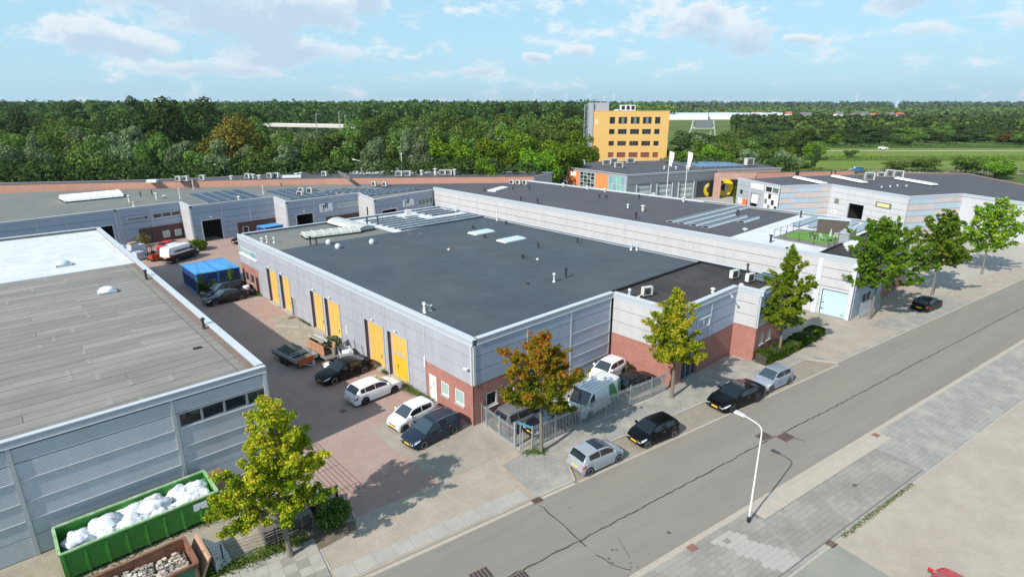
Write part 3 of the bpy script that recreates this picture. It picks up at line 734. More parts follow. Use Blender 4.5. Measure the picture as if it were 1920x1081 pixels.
# weeds and soil strip along the mesh fence, weeds against the walls
def weeds(name, label, pts, n, h=.25, spread=.3, m='leaf_weed', leaf=.05):
    V = []; Fc = []
    for _ in range(n):
        k = random.randrange(len(pts) - 1); t = random.random(); a, b = pts[k], pts[k + 1]
        x = a[0] + (b[0] - a[0]) * t + random.gauss(0, spread); y = a[1] + (b[1] - a[1]) * t + random.gauss(0, spread); z = abs(random.gauss(0, h)) + .01
        q = random.uniform(0, 6.28); l = leaf * random.uniform(.6, 1.5); dx, dy = math.cos(q) * l, math.sin(q) * l; tz = random.uniform(-.5, .8) * l
        o = len(V); V += [(x - dx, y - dy, z), (x - dy * .5, y + dx * .5, z + .02), (x + dx, y + dy, z + tz), (x + dy * .5, y - dx * .5, z + .01)]; Fc.append((o, o + 1, o + 2, o + 3))
    me = bpy.data.meshes.new(name); me.from_pydata(V, [], Fc); me.materials.append(MT[m]); o = link(name, me); return tag(o, label, kind='stuff')
sheet('soil_strip', [(-40, 2.9), (-24, -.1), (-17.3, -1.95), (-11.3, -3.0), (-10.9, -3.1), (-11.2, -3.9), (-14.2, -3.9), (-17.6, -2.9), (-24, -1.2), (-40, 1.6)], .012, 'soil')
weeds('weeds', 'low weeds growing along the foot of the mesh fence', [(-30, 1.2), (-19, -1.6), (-17, -2.1), (-13.5, -2.7)], 5200, .16, .22, 'leaf_mid')
weeds('weeds', 'weeds growing at the foot of the grey wall by the white door', [(-.15, 8.5), (-.5, 7.2), (-.2, 6.0), (-.1, 4.5)], 1500, .14, .22)
weeds('weeds', 'weeds against the wall between the last yellow doors', [(-.2, 11.9), (-.15, 11.3)], 350, .1, .15)
weeds('weeds', 'grass tufts along the wall between the middle yellow doors', [(-.15, 29), (-.12, 26.2)], 500, .1, .1)
weeds('weeds', 'weeds at the foot of the gate post and the autumn tree', [(.2, -4.9), (1.0, -5.3), (1.2, -5.7)], 500, .1, .2)
weeds('weeds', 'weeds at the brick wall beside the parked black saloon', [(-.3, 39.5), (-.2, 41)], 500, .12, .2)
weeds('weeds', 'dry weeds along the edge between the pink paving and the tiled walk', [rd(11.5, -11.25), rd(19.5, -11.25)], 900, .015, .07, 'leaf_mid', .04)
weeds('weeds', 'moss and weeds in the shade of the green skip', [(-30, 2.2), (-17, 2.2), (-16, 2.4)], 1500, .03, .2, 'leaf_mid', .05)
# ------------------------------------------------------------------ main hall
def roofslab(par, pts, z0, z1, m, name='roof'):
    bm = MB(); bm.prism(pts, z0, z1); return bm.build(name, m, par)
def rsheet(par, pts, z, m, name='roofing_sheet', t=.004):
    bm = MB(); bm.prism(pts, z - .003, z + t); return bm.build(name, m, par)
ZT = 6.5; ZR = 6.2
hall = thing('hall_building', 'long grey hall with yellow doors and a red brick corner in the middle', 'building', (15, 20, 0), world=True)
OUT = [(0, 45.5), (0, 0), (15.3, 0), (15.3, -6.2), (24.8, -6.2), (24.8, -8.3), (30.5, -8.3), (30.5, 45.5)]
def inset(pts, d):
    n = len(pts); out = []
    a = sum(pts[i][0] * pts[(i + 1) % n][1] - pts[(i + 1) % n][0] * pts[i][1] for i in range(n)); sg = 1 if a > 0 else -1
    for i in range(n):
        p0, p1, p2 = Vector(pts[i - 1]), Vector(pts[i]), Vector(pts[(i + 1) % n])
        d1 = (p1 - p0).normalized(); d2 = (p2 - p1).normalized()
        n1 = Vector((-d1.y, d1.x)) * sg; n2 = Vector((-d2.y, d2.x)) * sg
        k = 1 + n1.dot(n2)
        q = p1 + (n1 + n2) * (d / k) if k > .2 else p1 + n1 * d
        out.append((q.x, q.y))
    return out
roofslab(hall, inset(OUT, .24), 5.9, ZR, 'roof_dark_blue')
rsheet(hall, [(15.4, .35), (15.4, -6.0), (24.95, -6.0), (24.95, -8.06), (30.26, -8.06), (30.26, .35)], ZR + .004, 'roof_black')
rsheet(hall, [(.26, 45.2), (.26, 35.0), (15.1, 34.6), (15.1, 45.2)], ZR + .004, 'roof_grey_green')
rsheet(hall, [(15.1, 45.2), (15.1, 34.3), (15.9, 34.25), (30.26, 35.4), (30.26, 45.2)], ZR + .010, 'roof_white')
for q in range(34):      # flaked remains of the white coating
    x = 14.7 + random.uniform(-2.2, 3.6); y = 34.2 - random.random() ** 1.3 * 6 * (1 if x < 17 else .6) - .0
    if x < 15: y += random.uniform(0, 7)
    l = random.uniform(.25, .9); h = random.uniform(.04, .11)
    rsheet(hall, [(x, y), (x + l, y + random.uniform(-.05, .05)), (x + l * .9, y + h), (x + .1, y + h)], ZR + .018, random.choice(['roof_grey_green', 'roof_patch', 'roof_patch', 'polycarbonate']), 'coating_flake', .002)
bm = MB(); bm.box(15.1, 30.3, .36, .52, ZR, 6.42); bm.build('roof_upstand', 'seam_dark', hall)
bm = MB(); bm.box(30.06, 30.25, -8.0, .3, ZR, 6.36); bm.build('roof_upstand', 'seam_dark', hall)
# long side with the yellow doors
A = Fr((0, 45.5), (0, 0))
DOORS = [(8.55, 11.35), (12.2, 14.75), (19.95, 22.55), (23.1, 26.1), (30.75, 33.8), (34.5, 37.4)]
hA = [(0, 5.65, 0, 3.0), (.05, 5.75, 4.2, 5.05), (39.85, 45.5, 0, 3.1), (14.86, 16.05, 0, 2.0)] + [(a, b, 0, 4.0) for a, b in DOORS]
wall(hall, A, 0, 45.5, -.1, 6.3, [(.05, 5.75, 4.2, 5.05), (.9, 2.0, .85, 1.97), (2.65, 3.75, .85, 1.98), (4.35, 5.3, 0, 2.0), (40.25, 41.15, 0, 2.2), (41.75, 42.7, 1.05, 2.15), (43.45, 44.5, 1.05, 2.2)] + [(a, b, 0, 4.0) for a, b in DOORS] + [(14.86, 16.05, 0, 2.0)], 'joint_dark')
US = [0.02, 5.8, 11.5, 17.15, 22.85, 28.55, 34.2, 39.85, 45.42]
cladding(hall, A, US, [0.02, 1.05, 2.0, 3.05, 4.12, 5.2, 6.04], hA, 'cladding_lit')
strips(hall, A, US[1:-1], 0, 6.05, 'fascia_metal', w=.15, d=.095, holes=hA[:3])
strips(hall, A, [45.4, .1], 3.1, 6.05, 'pilaster_metal', w=.2, d=.11)
for (a, b, z, hs) in [(0, 5.65, 3.0, [(.9, 2.0, .85, 1.97), (2.65, 3.75, .85, 1.98), (4.35, 5.3, 0, 2.0)]), (39.85, 45.55, 3.1, [(40.25, 41.15, 0, 2.2), (41.75, 42.7, 1.05, 2.15), (43.45, 44.5, 1.05, 2.2)])]:
    wall(hall, A, a, b, 0, z, hs, 'brick_red', 'brick_wall', t=.04, d=.05)
window(hall, A, .05, 5.7, 4.2, 5.05, 3, 'white_frame', ['glass_curtain', 'glass_curtain', 'glass_blue'], d=.09, sill='white_paint')
window(hall, A, .9, 2.0, .85, 1.97, 1, 'grey_frame', 'glass', d=.0, sill='concrete')
window(hall, A, 2.65, 3.75, .85, 1.98, 1, 'grey_frame', 'glass', d=.0, sill='concrete')
window(hall, A, 41.75, 42.7, 1.05, 2.15, 1, 'white_frame', 'glass_curtain', d=.03, sill='concrete', w=.09)
window(hall, A, 43.45, 44.5, 1.05, 2.2, 1, 'white_frame', 'glass_curtain', d=.03, sill='concrete', w=.09)
def leaf_door(par, F, u0, u1, z0, z1, m, d=-.03, name='door', handle=True, panel=None, left=True):
    bm = MB(); F.box(bm, u0, u1, z0, z1, d - .05, d); o = bm.build(name, m, par)
    if handle:
        b = MB(); h = u0 + .12 if left else u1 - .12; F.box(b, h - .05, h + .08, z0 + 1.0, z0 + 1.06, d, d + .05); b.build('handle', 'dark_metal', o)
    if panel:
        b = MB(); F.box(b, *panel, d, d + .012); b.build('door_window', 'white_frame', o)
        b = MB(); F.box(b, panel[0] + .06, panel[1] - .06, panel[2] + .06, panel[3] - .06, d + .012, d + .016); b.build('pane', 'glass_curtain', o)
    return o
leaf_door(hall, A, 40.33, 41.07, .02, 2.12, 'white_paint', d=.0, panel=(40.55, 40.9, 1.25, 1.75))
bm = MB(); A.box(bm, 40.25, 40.33, 0, 2.2, -.1, .06); A.box(bm, 41.07, 41.15, 0, 2.2, -.1, .06); A.box(bm, 40.33, 41.07, 2.12, 2.2, -.1, .06); bm.build('door_frame', 'white_frame', hall)
leaf_door(hall, A, 4.4, 5.25, .02, 1.95, 'dark_metal', d=-.03)
leaf_door(hall, A, 14.92, 16.0, .02, 1.95, 'grey_frame', d=-.02)
b = MB(); A.box(b, 39.78, 39.92, 2.6, 3.45, .1, .16); b.build('sign_plate', 'white_paint', hall)
for k, (a, c) in enumerate(DOORS):
    j = .62 if k in (0, 2, 4) else .30
    b = MB(); A.box(b, a - .12, a, 0, 4.12, .0, .12); A.box(b, c, c + .10, 0, 4.12, .0, .12); A.box(b, a, c, 4.0, 4.12, .0, .12); b.build('door_frame', 'fascia_metal', hall)
    b = MB(); A.box(b, a + .003, a + .30, 0, 4.0, -.24, -.205); b.build('timber_jamb', 'timber_jamb', hall)
    d = -.2; n = 4; L = c - a - .32
    deep = 'door_yellow_deep' if k == 5 else 'door_yellow'
    dr = MB(); A.box(dr, a + .31, c - .02, .02, 3.98, d - .06, d - .008); D = dr.build('sliding_door', 'door_yellow', hall)
    for i in range(n):
        for (z0, z1) in ((.03, 1.98), (2.0, 3.97)):
            b = MB(); A.box(b, a + .31 + L * i / n + .008, a + .31 + L * (i + 1) / n - .008, z0, z1, d - .006, d + random.uniform(.006, .012))
            b.build('door_panel', 'door_yellow_deep' if (k == 5 and z1 < 2 ) else 'door_yellow', D)
    b = MB(); wq = a + .31 + L * (.66 if k != 5 else .25); A.box(b, wq - .02, wq + .02, .9, 1.2, d + .012, d + .06); b.build('handle', 'dark_metal', D)
    for (p, q_, r_, s_) in ((wq - .35, wq - .33, .1, 2.0), (wq + .43, wq + .45, .1, 2.0), (wq - .33, wq + .43, 1.98, 2.0)):
        pass
    b = MB(); A.box(b, wq - .36, wq - .34, .08, 2.02, d + .010, d + .016); A.box(b, wq + .42, wq + .44, .08, 2.02, d + .010, d + .016); A.box(b, wq - .34, wq + .42, 2.0, 2.02, d + .010, d + .016); b.build('wicket_outline', 'timber_jamb', D)
    b = MB(); A.box(b, a + .1, c, -.05, .06, -.2, .35); b.build('threshold', 'concrete', hall)
    if k == 5:
        b = MB(); A.box(b, a + .33, c - .05, 2.02, 2.2, d + .012, d + .016); A.box(b, a + 1.3, a + 1.5, 2.2, 2.35, d + .012, d + .016); b.build('scuff_mark', 'tile_new', D)
for u in (9.6, 13.2, 21.0, 24.5, 32.3, 35.9):
    b = MB(); b.cyl(A.p(u, 4.34, .07), A.p(u, 4.40, .28), .06, .07, 8); b.cyl(A.p(u, 4.40, .22), A.p(u, 4.32, .25), .08, .10, 8); b.build('wall_lamp', 'white_frame', hall)
b = MB(); b.cyl(A.p(45.1, 4.3, .07), A.p(45.0, 4.25, .35), .05, .06, 8); b.box(-.4, -.25, .2, .6, 4.28, 4.38); b.build('security_camera', 'white_frame', hall)
b = MB(); A.box(b, 27.1, 27.22, 1.5, 2.3, .07, .10); b.build('sign_plate', 'white_paint', hall)
# street front of the main block
B = Fr((0, 0), (15.3, 0))
wh = [(1.1, 2.15, 1.0, 2.12), (2.85, 3.85, 1.0, 2.06)]
wall(hall, B, .03, 15.25, -.1, 6.3, wh, 'joint_dark')
cladding(hall, B, [.02, 5.12, 9.95, 14.95], [.02, 1.05, 2.05, 3.06, 4.12, 5.2, 6.04], [(0, 5.2, 0, 3.06)], 'cladding_shaded')
strips(hall, B, [5.12, 9.95, 14.9], 0, 6.05, 'light_metal', w=.10, d=.1, holes=[(0, 5.2, 0, 3.06)])
for z in (1.05, 2.05, 3.06, 4.12):
    b = MB(); B.box(b, 10.02, 14.85, z - .035, z + .035, .03, .11); b.build('ledge', 'pilaster_metal', hall)
strips(hall, B, [.1], 3.1, 6.05, 'light_metal', w=.2, d=.11)
wall(hall, B, -.05, 5.2, 0, 3.06, wh, 'brick_red', 'brick_wall', t=.04, d=.05)
window(hall, B, *wh[0], 1, 'white_frame', 'glass', d=.02, sill='white_frame', w=.1); window(hall, B, *wh[1], 1, 'white_frame', 'glass', d=.02, sill='white_frame', w=.1)
# wing that steps forward
RC = Fr((15.3, 0), (15.3, -6.2))
wall(hall, RC, 0.03, 6.2, -.1, 6.3, [], 'joint_dark')
cladding(hall, RC, [.1, 6.1], [2.92, 4.06, 5.15, 6.04], [], 'cladding_white_lit'); wall(hall, RC, .1, 6.25, 0, 2.9, [], 'brick_red', 'brick_wall', t=.04, d=.06)
Gf = Fr((15.3, -6.2), (24.8, -6.2))
ent = [(1.2, 3.6, 0, 2.2)]
wall(hall, Gf, 0.03, 9.6, -.1, 6.3, ent, 'joint_dark')
cladding(hall, Gf, [.0, 5.2, 9.55], [2.92, 3.98, 5.1, 6.04], [], 'cladding_shaded'); wall(hall, Gf, -.05, 9.6, 0, 2.9, ent, 'brick_red', 'brick_wall', t=.04, d=.06)
window(hall, Gf, 1.2, 3.6, .02, 2.2, 3, 'grey_frame', 'glass', d=-.02)
strips(hall, Gf, [5.2], 2.9, 6.05, 'light_metal', w=.1, d=.1)
window(hall, Gf, 3.0, 5.0, 4.0, 4.9, 2, 'white_frame', 'glass_curtain', d=.12)
TS = Fr((24.8, -6.2), (24.8, -8.3)); TF = Fr((24.8, -8.3), (30.5, -8.3)); TE = Fr((30.5, -8.3), (30.5, 45.5)); TN = Fr((30.5, 45.5), (0, 45.5))
wall(hall, TS, .03, 2.1, -.1, 6.3, [], 'joint_dark'); cladding(hall, TS, [.08, 2.05], [3.06, 4.12, 5.2, 6.04], [], 'cladding_white_lit'); wall(hall, TS, 0.07, 2.15, 0, 3.03, [], 'brick_red', 'brick_wall', t=.04, d=.06)
tw = [(.95, 1.65, 1.25, 2.35), (2.3, 3.1, 1.3, 2.4)]
wall(hall, TF, .03, 5.7, -.1, 6.3, tw + [(.15, 5.3, 4.05, 5.0)], 'joint_dark')
cladding(hall, TF, [.0, 5.65], [3.06, 4.02, 5.05, 6.04], [(.15, 5.3, 4.05, 5.0)], 'cladding_shaded'); wall(hall, TF, -.05, 5.75, 0, 3.03, tw, 'brick_red', 'brick_wall', t=.04, d=.06)
for q in tw: window(hall, TF, *q, 1, 'white_frame', 'glass_curtain', d=.0, sill='white_frame', w=.06)
window(hall, TF, .15, 5.3, 4.05, 5.0, 3, 'metal_frame', 'glass_green', d=.09, w=.05)
strips(hall, TF, [.06, 5.6], 3.06, 6.05, 'light_metal', w=.12, d=.11); strips(hall, TS, [.1, 2.02], 3.06, 6.05, 'light_metal', w=.14, d=.10)
wall(hall, TE, 0.03, 53.8, -.1, 6.3, [], 'cladding_lit'); wall(hall, TN, 0, 30.5, -.1, 6.3, [], 'cladding_shaded')
for (F, a, b) in ((A, -.1, 45.6), (B, .34, 15.3), (RC, .0, 6.3), (Gf, .35, 9.45), (TS, .1, 2.4), (TF, .35, 5.8), (TE, .35, 53.7), (TN, .35, 30.4)):
    coping(hall, F, a, b, ZT, win=.34 if F is not A else .42, fascia=.40)
    parapet(hall, F, max(a, .05), b - .05, ZR - .1, ZT - .06, 'roof_patch' if F not in (TN,) else 'roof_grey_green')
b = MB(); b.tube([Gf.p(8.0, 6.1, .12), Gf.p(7.6, 6.05, .5)], .04); b.cyl(Gf.p(7.6, 6.1, .5), Gf.p(7.6, 5.95, .55), .1, .1, 8); b.build('wall_lamp', 'metal_frame', hall)

# ------------------------------------------------------------------ things on roofs
def vent(x, y, z, h=.7, r=.10, m='ac_white', cap=True, label=None, fork=False, base=.28, cm=None):
    h *= .82; r *= .85; t = thing('roof_vent', label, 'vent pipe', (x, y, z), random.uniform(0, 3), 'vent pipes standing on the flat roofs')
    b = MB(); b.lathe([(base * .6, 0), (base * .55, .03), (r * 1.15, .10), (r, .13), (r, h)], 10); b.build('pipe', m, t, smooth=True)
    c = MB()
    if fork:
        for s in (-1, 1): c.tube([(0, 0, h * .8), (s * r * 1.2, 0, h), (s * r * 2.2, 0, h * 1.25)], r * .6, 6)
    elif cap: c.lathe([(r * .6, h), (r * 1.9, h + .03), (r * 1.7, h + .12), (r * .5, h + .2)], 10)
    if c.f: c.build('cowl', cm or m, t, smooth=True)
    return t
def dome(x, y, z, r=.32, label=''):
    t = thing('roof_ventilator', label, 'ventilator', (x, y, z), 0, 'white domed ventilators on the dark roof')
    b = MB(); b.lathe([(r * .9, 0), (r * .85, .12)], 14); b.build('collar', 'pilaster_metal', t)
    b = MB(); b.lathe([(r, .12), (r, .2), (r * .93, .34), (r * .72, .46), (r * .4, .53), (.02, .56)], 16); b.build('cap', 'coping_metal', t, smooth=True)
def acunit(x, y, z, rz, label, w=.95, d=.36, h=.72, group='air conditioning units on the roofs', feet=.16):
    t = thing('air_conditioner', label, 'air conditioner', (x, y, z), rz, group)
    b = MB(); b.box(-w / 2, w / 2, -d / 2, d / 2, feet, feet + h); o = b.build('casing', 'ac_white', t)
    b = MB(); b.box(-w / 2 + .07, w / 2 - .22, -d / 2 - .012, -d / 2, feet + .07, feet + h - .07); g = b.build('grille', 'ac_grille', o)
    b = MB(); b.lathe([(.26, -d / 2 - .02), (.26, -d / 2 - .013)], 14, c=(-.07, 0, feet + h / 2), axis='y'); b.build('fan_ring', 'dark_metal', g)
    b = MB(); b.box(-w / 2 + .1, -w / 2 + .2, -d / 2 - .1, d / 2 + .1, 0, feet); b.box(w / 2 - .2, w / 2 - .1, -d / 2 - .1, d / 2 + .1, 0, feet); b.build('feet', 'black_plastic', t)
    return t
def rooflight(x, y, z, lx, ly, rz=0, label='', m='skylight_blue', h=.22, n=4, group='flat rooflights'):
    t = thing('rooflight', label, 'rooflight', (x, y, z), rz, group)
    b = MB(); b.box(-lx / 2, lx / 2, -ly / 2, ly / 2, 0, h); b.build('kerb_frame', 'white_frame', t)
    for i in range(n):
        b = MB(); a = -lx / 2 + .05 + (lx - .1) * i / n; c = -lx / 2 + .05 + (lx - .1) * (i + 1) / n
        v = [(a + .02, -ly / 2 + .05, h), (c - .02, -ly / 2 + .05, h), (c - .02, ly / 2 - .05, h), (a + .02, ly / 2 - .05, h)]
        b.hexa(v + [((p[0]), p[1] * .8, h + .10) for p in v]); b.build('pane', m, t)
def barrel(x0, y0, x1, y1, wdt, z, label, n=7, rise=.55, m='polycarbonate'):
    L = math.dist((x0, y0), (x1, y1)); t = thing('barrel_rooflight', label, 'rooflight', ((x0 + x1) / 2, (y0 + y1) / 2, z), math.atan2(y1 - y0, x1 - x0), 'arched rooflights')
    b = MB(); b.box(-L / 2, L / 2, -wdt / 2, wdt / 2, 0, .22); b.build('kerb_frame', 'seam_dark', t)
    def arc(k, q=8, e=0): a = math.pi * k / q; return (-(wdt / 2 + e) * math.cos(a), .22 + (rise + e) * math.sin(a))
    for i in range(n):
        a, c = -L / 2 + L * i / n + .03, -L / 2 + L * (i + 1) / n - .03; b = MB()
        ta = .0
        pts = [arc(k) for k in range(9)]
        v = [(a, p[0], p[1]) for p in pts] + [(c, p[0], p[1]) for p in pts]
        b.add(v, [(k, k + 1, 10 + k, 9 + k) for k in range(8)] + [tuple(range(9))[::-1], tuple(range(9, 18))]); b.build('pane', m, t)
    b = MB()
    for i in range(n + 1):
        x = -L / 2 + L * i / n; b.tube([(x, *arc(k, e=.02)) for k in range(9)], .035, 5)
    b.build('rib', 'rib_white', t)
def solar_row(x, y, z, rz, n, label, pw=1.0, pl=1.65, tilt=12, group='rows of solar panels', m='solar_cell', lift=.10, frame='solar_back', long=True, flip=False):
    """n panels side by side along local x, low edge at -y"""
    if flip: x += (pl * n) * math.cos(rz) - pw * math.sin(rz); y += (pl * n) * math.sin(rz) + pw * math.cos(rz); rz += math.pi
    t = thing('solar_panel_row', label, 'solar panels', (x, y, z), rz, group)
    key = (pl, pw, tilt, m)
    if key not in KIDS:
        ct, st = math.cos(R(tilt)), math.sin(R(tilt)); b = MB()
        L = pl if long else pw; Wd = pw if long else pl
        def P(u, v, q): return (u, v * ct - q * st, lift + v * st + q * ct)
        v = [P(.015, 0, 0), P(L - .015, 0, 0), P(L - .015, Wd, 0), P(.015, Wd, 0)]
        b.hexa(v + [P(.015, 0, .04), P(L - .015, 0, .04), P(L - .015, Wd, .04), P(.015, Wd, .04)], 1)
        v = [P(.05, .035, .041), P(L - .05, .035, .041), P(L - .05, Wd - .035, .041), P(.05, Wd - .035, .041)]
        b.add(v, [(0, 1, 2, 3)], 0); KIDS[key] = (b.mesh('solar_panel', [m, frame]), L, Wd, ct, st)
    me, L, Wd, ct, st = KIDS[key]
    for i in range(n): link('solar_panel', me, t, (i * L, 0, 0))
    b = MB()
    for i in range(n + 1):
        xx = min(i * L, n * L - .04); b.box(xx, xx + .04, 0, Wd * ct, 0, .04); b.hexa([(xx, Wd * ct - .04, .04), (xx + .04, Wd * ct - .04, .04), (xx + .04, Wd * ct, .04), (xx, Wd * ct, .04), (xx, Wd * ct - .04, lift + Wd * st - .01), (xx + .04, Wd * ct - .04, lift + Wd * st - .01), (xx + .04, Wd * ct, lift + Wd * st - .01), (xx, Wd * ct, lift + Wd * st - .01)])
    b.build('mounting', 'galvanised', t)
    if flip:
        q = MB(); y1 = Wd * ct; zt = lift + Wd * st; q.hexa([(0, y1 + .16, .03), (n * L, y1 + .16, .03), (n * L, y1 + .18, .03), (0, y1 + .18, .03), (0, y1 + .03, zt - .05), (n * L, y1 + .03, zt - .05), (n * L, y1 + .05, zt - .05), (0, y1 + .05, zt - .05)]); q.build('wind_or_shade_plate', flip, t)  # light plates deflect wind; dark ones paint the shade under the edge
    return t
# main hall roof
for i, (x, y, l) in enumerate([(6.3, 34.1, 'white domed ventilator on the roof seam, left of the three'), (6.1, 31.4, 'white domed ventilator on the dark roof, nearest to the yellow doors'), (10.1, 30.9, 'white domed ventilator on the dark roof, right of the other two')]): dome(x, y, ZR, .34, l)
VL = [(1.2, 7.3, .75, 'ac_white', 0, 'white vent pipe on the dark roof above the last yellow door'), (1.45, 7.75, .62, 'ac_white', 0, 'shorter white vent pipe beside the taller one near the edge of the yellow door wall'), (1.75, 7.4, .5, 'ac_white', 1, 'forked grey vent at the near left edge of the dark roof'),
 (14.5, 6.1, .8, 'light_metal', 0, 'silver vent pipe in the middle of the dark roof'), (16.2, 6.2, .95, 'black_plastic', 0, 'tall black vent pipe beside the silver one on the dark roof'), (22.6, 16.2, .6, 'black_plastic', 1, 'black forked vent on the middle of the dark roof'),
 (27.6, 14.7, .6, 'black_plastic', 1, 'black forked vent near the far side of the dark roof'), (18.2, 14.1, .3, 'black_plastic', 0, 'low black roof outlet on the middle of the dark roof'), (29.6, 8.6, .75, 'light_metal', 1, 'grey forked vent by the far edge above the alley'), (30.0, 8.1, .8, 'light_metal', 1, 'grey forked vent right of its twin by the far edge above the alley'),
 (29.9, 31.4, 1.6, 'ac_white', 0, 'tall thin white mast at the far edge of the dark roof'), (29.0, 28.6, .3, 'black_plastic', 0, 'small black and white outlet near the tall thin mast'), (14.8, 22.4, .15, 'ac_white', 0, 'low white outlet cap on the left half of the dark roof'), (21.5, 24.2, .3, 'black_plastic', 0, 'small black outlet between the two rooflights'), (23.9, 29.3, .3, 'black_plastic', 0, 'small black outlet behind the left rooflight'),
 (4.55, 35.1, 1.0, 'black_plastic', 0, 'black vent stack below the arched rooflight, left of the pair'), (4.95, 34.4, 1.0, 'black_plastic', 0, 'black vent stack below the arched rooflight, right of the pair'), (14.5, 39.8, 1.3, 'black_plastic', 0, 'black pipe on the pale roof left of the solar panels'), (16.3, 40.2, 1.2, 'black_plastic', 0, 'black pipe standing among the left solar panels'),
 (1.1, 40.6, .35, 'light_metal', 0, 'lowest of the three small pipes at the far left roof corner'), (1.35, 39.7, .75, 'ac_white', 0, 'white capped pipe at the far left roof corner'), (1.9, 39.0, .6, 'light_metal', 0, 'grey pipe at the far left roof corner, right of the white one'),
 (15.9, -1.2, .7, 'light_metal', 0, 'silver vent pipe by the black seam on the black front roof'), (16.2, -1.9, .2, 'ac_white', 0, 'tiny white outlet by the black seam on the front roof'), (25.2, -6.35, .3, 'ac_white', 0, 'small white outlet at the parapet of the front roof'), (22.2, -5.3, .3, 'ac_white', 0, 'tiny white cap by the right parapet of the front roof'), (29.9, -4.6, 1.0, 'dark_metal', 0, 'dark chimney pipe at the back of the black front roof'),
 (30.0, 41.2, .9, 'light_metal', 0, 'first silver pipe behind the right solar panels'), (29.6, 40.4, .9, 'ac_white', 0, 'second silver pipe behind the right solar panels'), (19.0, 12.7, .07, 'ac_white', 0, 'flat white patch cap on the dark roof'), (12.2, 7.2, .07, 'black_plastic', 0, 'flat black cap left of the silver vent pipe')]
for (x, y, h, m, f, l) in VL: vent(x, y, ZR, h, .10 if h > .4 else .14, m, h > .25, l, bool(f), cm='coping_metal' if m == 'light_metal' else None)
rooflight(23.2, 26.8, ZR, 3.1, 1.75, 0, 'long flat rooflight on the dark roof, left and far one of the pair', h=.12)
rooflight(23.15, 21.2, ZR, 3.3, 1.75, 0, 'long flat rooflight on the dark roof, right and near one of the pair', h=.12)
barrel(5.4, 38.9, 12.0, 37.9, 2.3, ZR, 'dirty arched rooflight on the pale grey roof, the one reaching towards the yellow doors', 6)
barrel(13.0, 37.2, 12.6, 45.0, 2.5, ZR, 'pale arched rooflight on the pale grey roof, the one running away to the far parapet', 7)
acunit(17.1, -2.1, ZR, R(-20), 'white air conditioner on the black front roof, leftmost and alone'); acunit(27.3, -4.6, ZR, R(-10), 'white air conditioner by the roof corner, left of the pair'); acunit(27.3, -6.1, ZR, R(-10), 'white air conditioner by the roof corner, right of the pair, above the brick tower')
b = MB(); b.tube([(16.6, -2.0, 6.5), (16.2, -1.7, 6.25), (15.9, -1.3, 6.26), (15.7, -1.1, 6.5)], .035, 6); tag(b.build('refrigerant_pipe', 'ac_white'), 'white pipe curling from the lone air conditioner to a roof outlet', 'pipe')
acunit(22.3, 42.0, ZR, R(70), 'white unit on the white roof between the two groups of solar panels', .9, .8, .9)
for i, (x0, y0, n) in enumerate([(16.4, 34.75, 8), (16.35, 36.1, 8), (16.3, 37.45, 8), (16.2, 38.8, 4), (16.1, 40.15, 4), (16.0, 41.5, 3), (15.9, 42.85, 3)]):
    solar_row(x0, y0, ZR + .01, 0, n, ['nearest row of solar panels on the white roof strip', 'second long row of solar panels on the white roof strip', 'third long row of solar panels on the white roof strip', 'fourth row of solar panels, first short one on the left', 'fifth row, a short one on the left of the white strip', 'sixth short row left of the white roof unit', 'farthest short row at the far left of the white strip'][i], pw=.92, pl=1.72, tilt=5, flip='solar_cell', frame='light_metal', m='solar_cell_sky_sheen', group='solar panels on the white strip of the hall roof')  # dark plate draws the shadow line below each high edge
for i, (x0, y0) in enumerate([(25.2, 40.4), (25.0, 41.9), (24.8, 43.4)]):
    solar_row(x0, y0, ZR + .01, 0, 3, ['nearest short row of the right hand solar group', 'middle short row of the right hand solar group', 'farthest short row of the right hand solar group, by the far parapet'][i], pw=.92, pl=1.6, tilt=5, flip='solar_cell', frame='light_metal', m='solar_cell_sky_sheen', group='solar panels on the white strip of the hall roof')
sp = solar_row(27.9, -7.9, ZR + .2, 0, 3, 'dark blue panels lying on the roof corner above the brick tower', pw=1.9, pl=.8, tilt=2, m='solar_cell')

# ------------------------------------------------------------------ left hall with the plank-like roofing strips
LX = -11.8; lh = thing('workshop_building', 'grey workshop at the left edge with ribbed blue-grey cladding and a worn grey strip roof', 'building', (-25, 25, 0), world=True)
LF = Fr((-52, 5.45), (LX, 5.45)); u_ = lambda u: u + 22.0       # measured from x=-30
LR = Fr((LX, 5.45), (LX, 62)); LB_ = Fr((LX, 62), (-52, 62)); LW = Fr((-52, 62), (-52, 5.45))
wins = [(u_(13.32), u_(18.1), 4.3, 5.14)]
wall(lh, LF, .03, 40.2, -.1, 6.1, wins, 'joint_dark')
cladding(lh, LF, [.02, u_(-14.5), u_(-7.6), u_(-.7), u_(6.2), u_(13.1), 40.15], [.02, 1.14, 2.04, 3.06, 4.22, 5.2, 6.0], wins, 'cladding_ribbed')
strips(lh, LF, [u_(-7.6), u_(-.7), u_(6.2), u_(13.1)], 0, 6.05, 'pilaster_metal', w=.18, d=.13)
strips(lh, LF, [u_(18.12)], 0, 6.05, 'light_metal', w=.16, d=.14)
for z in (2.04, 3.06, 4.24):
    for (a, b_) in ((u_(-14.4), u_(-7.7)), (u_(-7.5), u_(-.8)), (u_(-.6), u_(6.1)), (u_(6.3), u_(13.0)), (u_(13.2), u_(18.0))):
        b = MB(); LF.box(b, a, b_, z - .03, z + .03, .04, .12); b.build('ledge', 'pilaster_metal', lh)
for (a, c) in ((13.32, 14.5), (14.5, 15.72), (15.72, 17.0), (17.0, 18.1)): window(lh, LF, u_(a), u_(c) - .003, 4.3, 5.14, 1, 'grey_frame', 'glass', d=.06, w=.06)
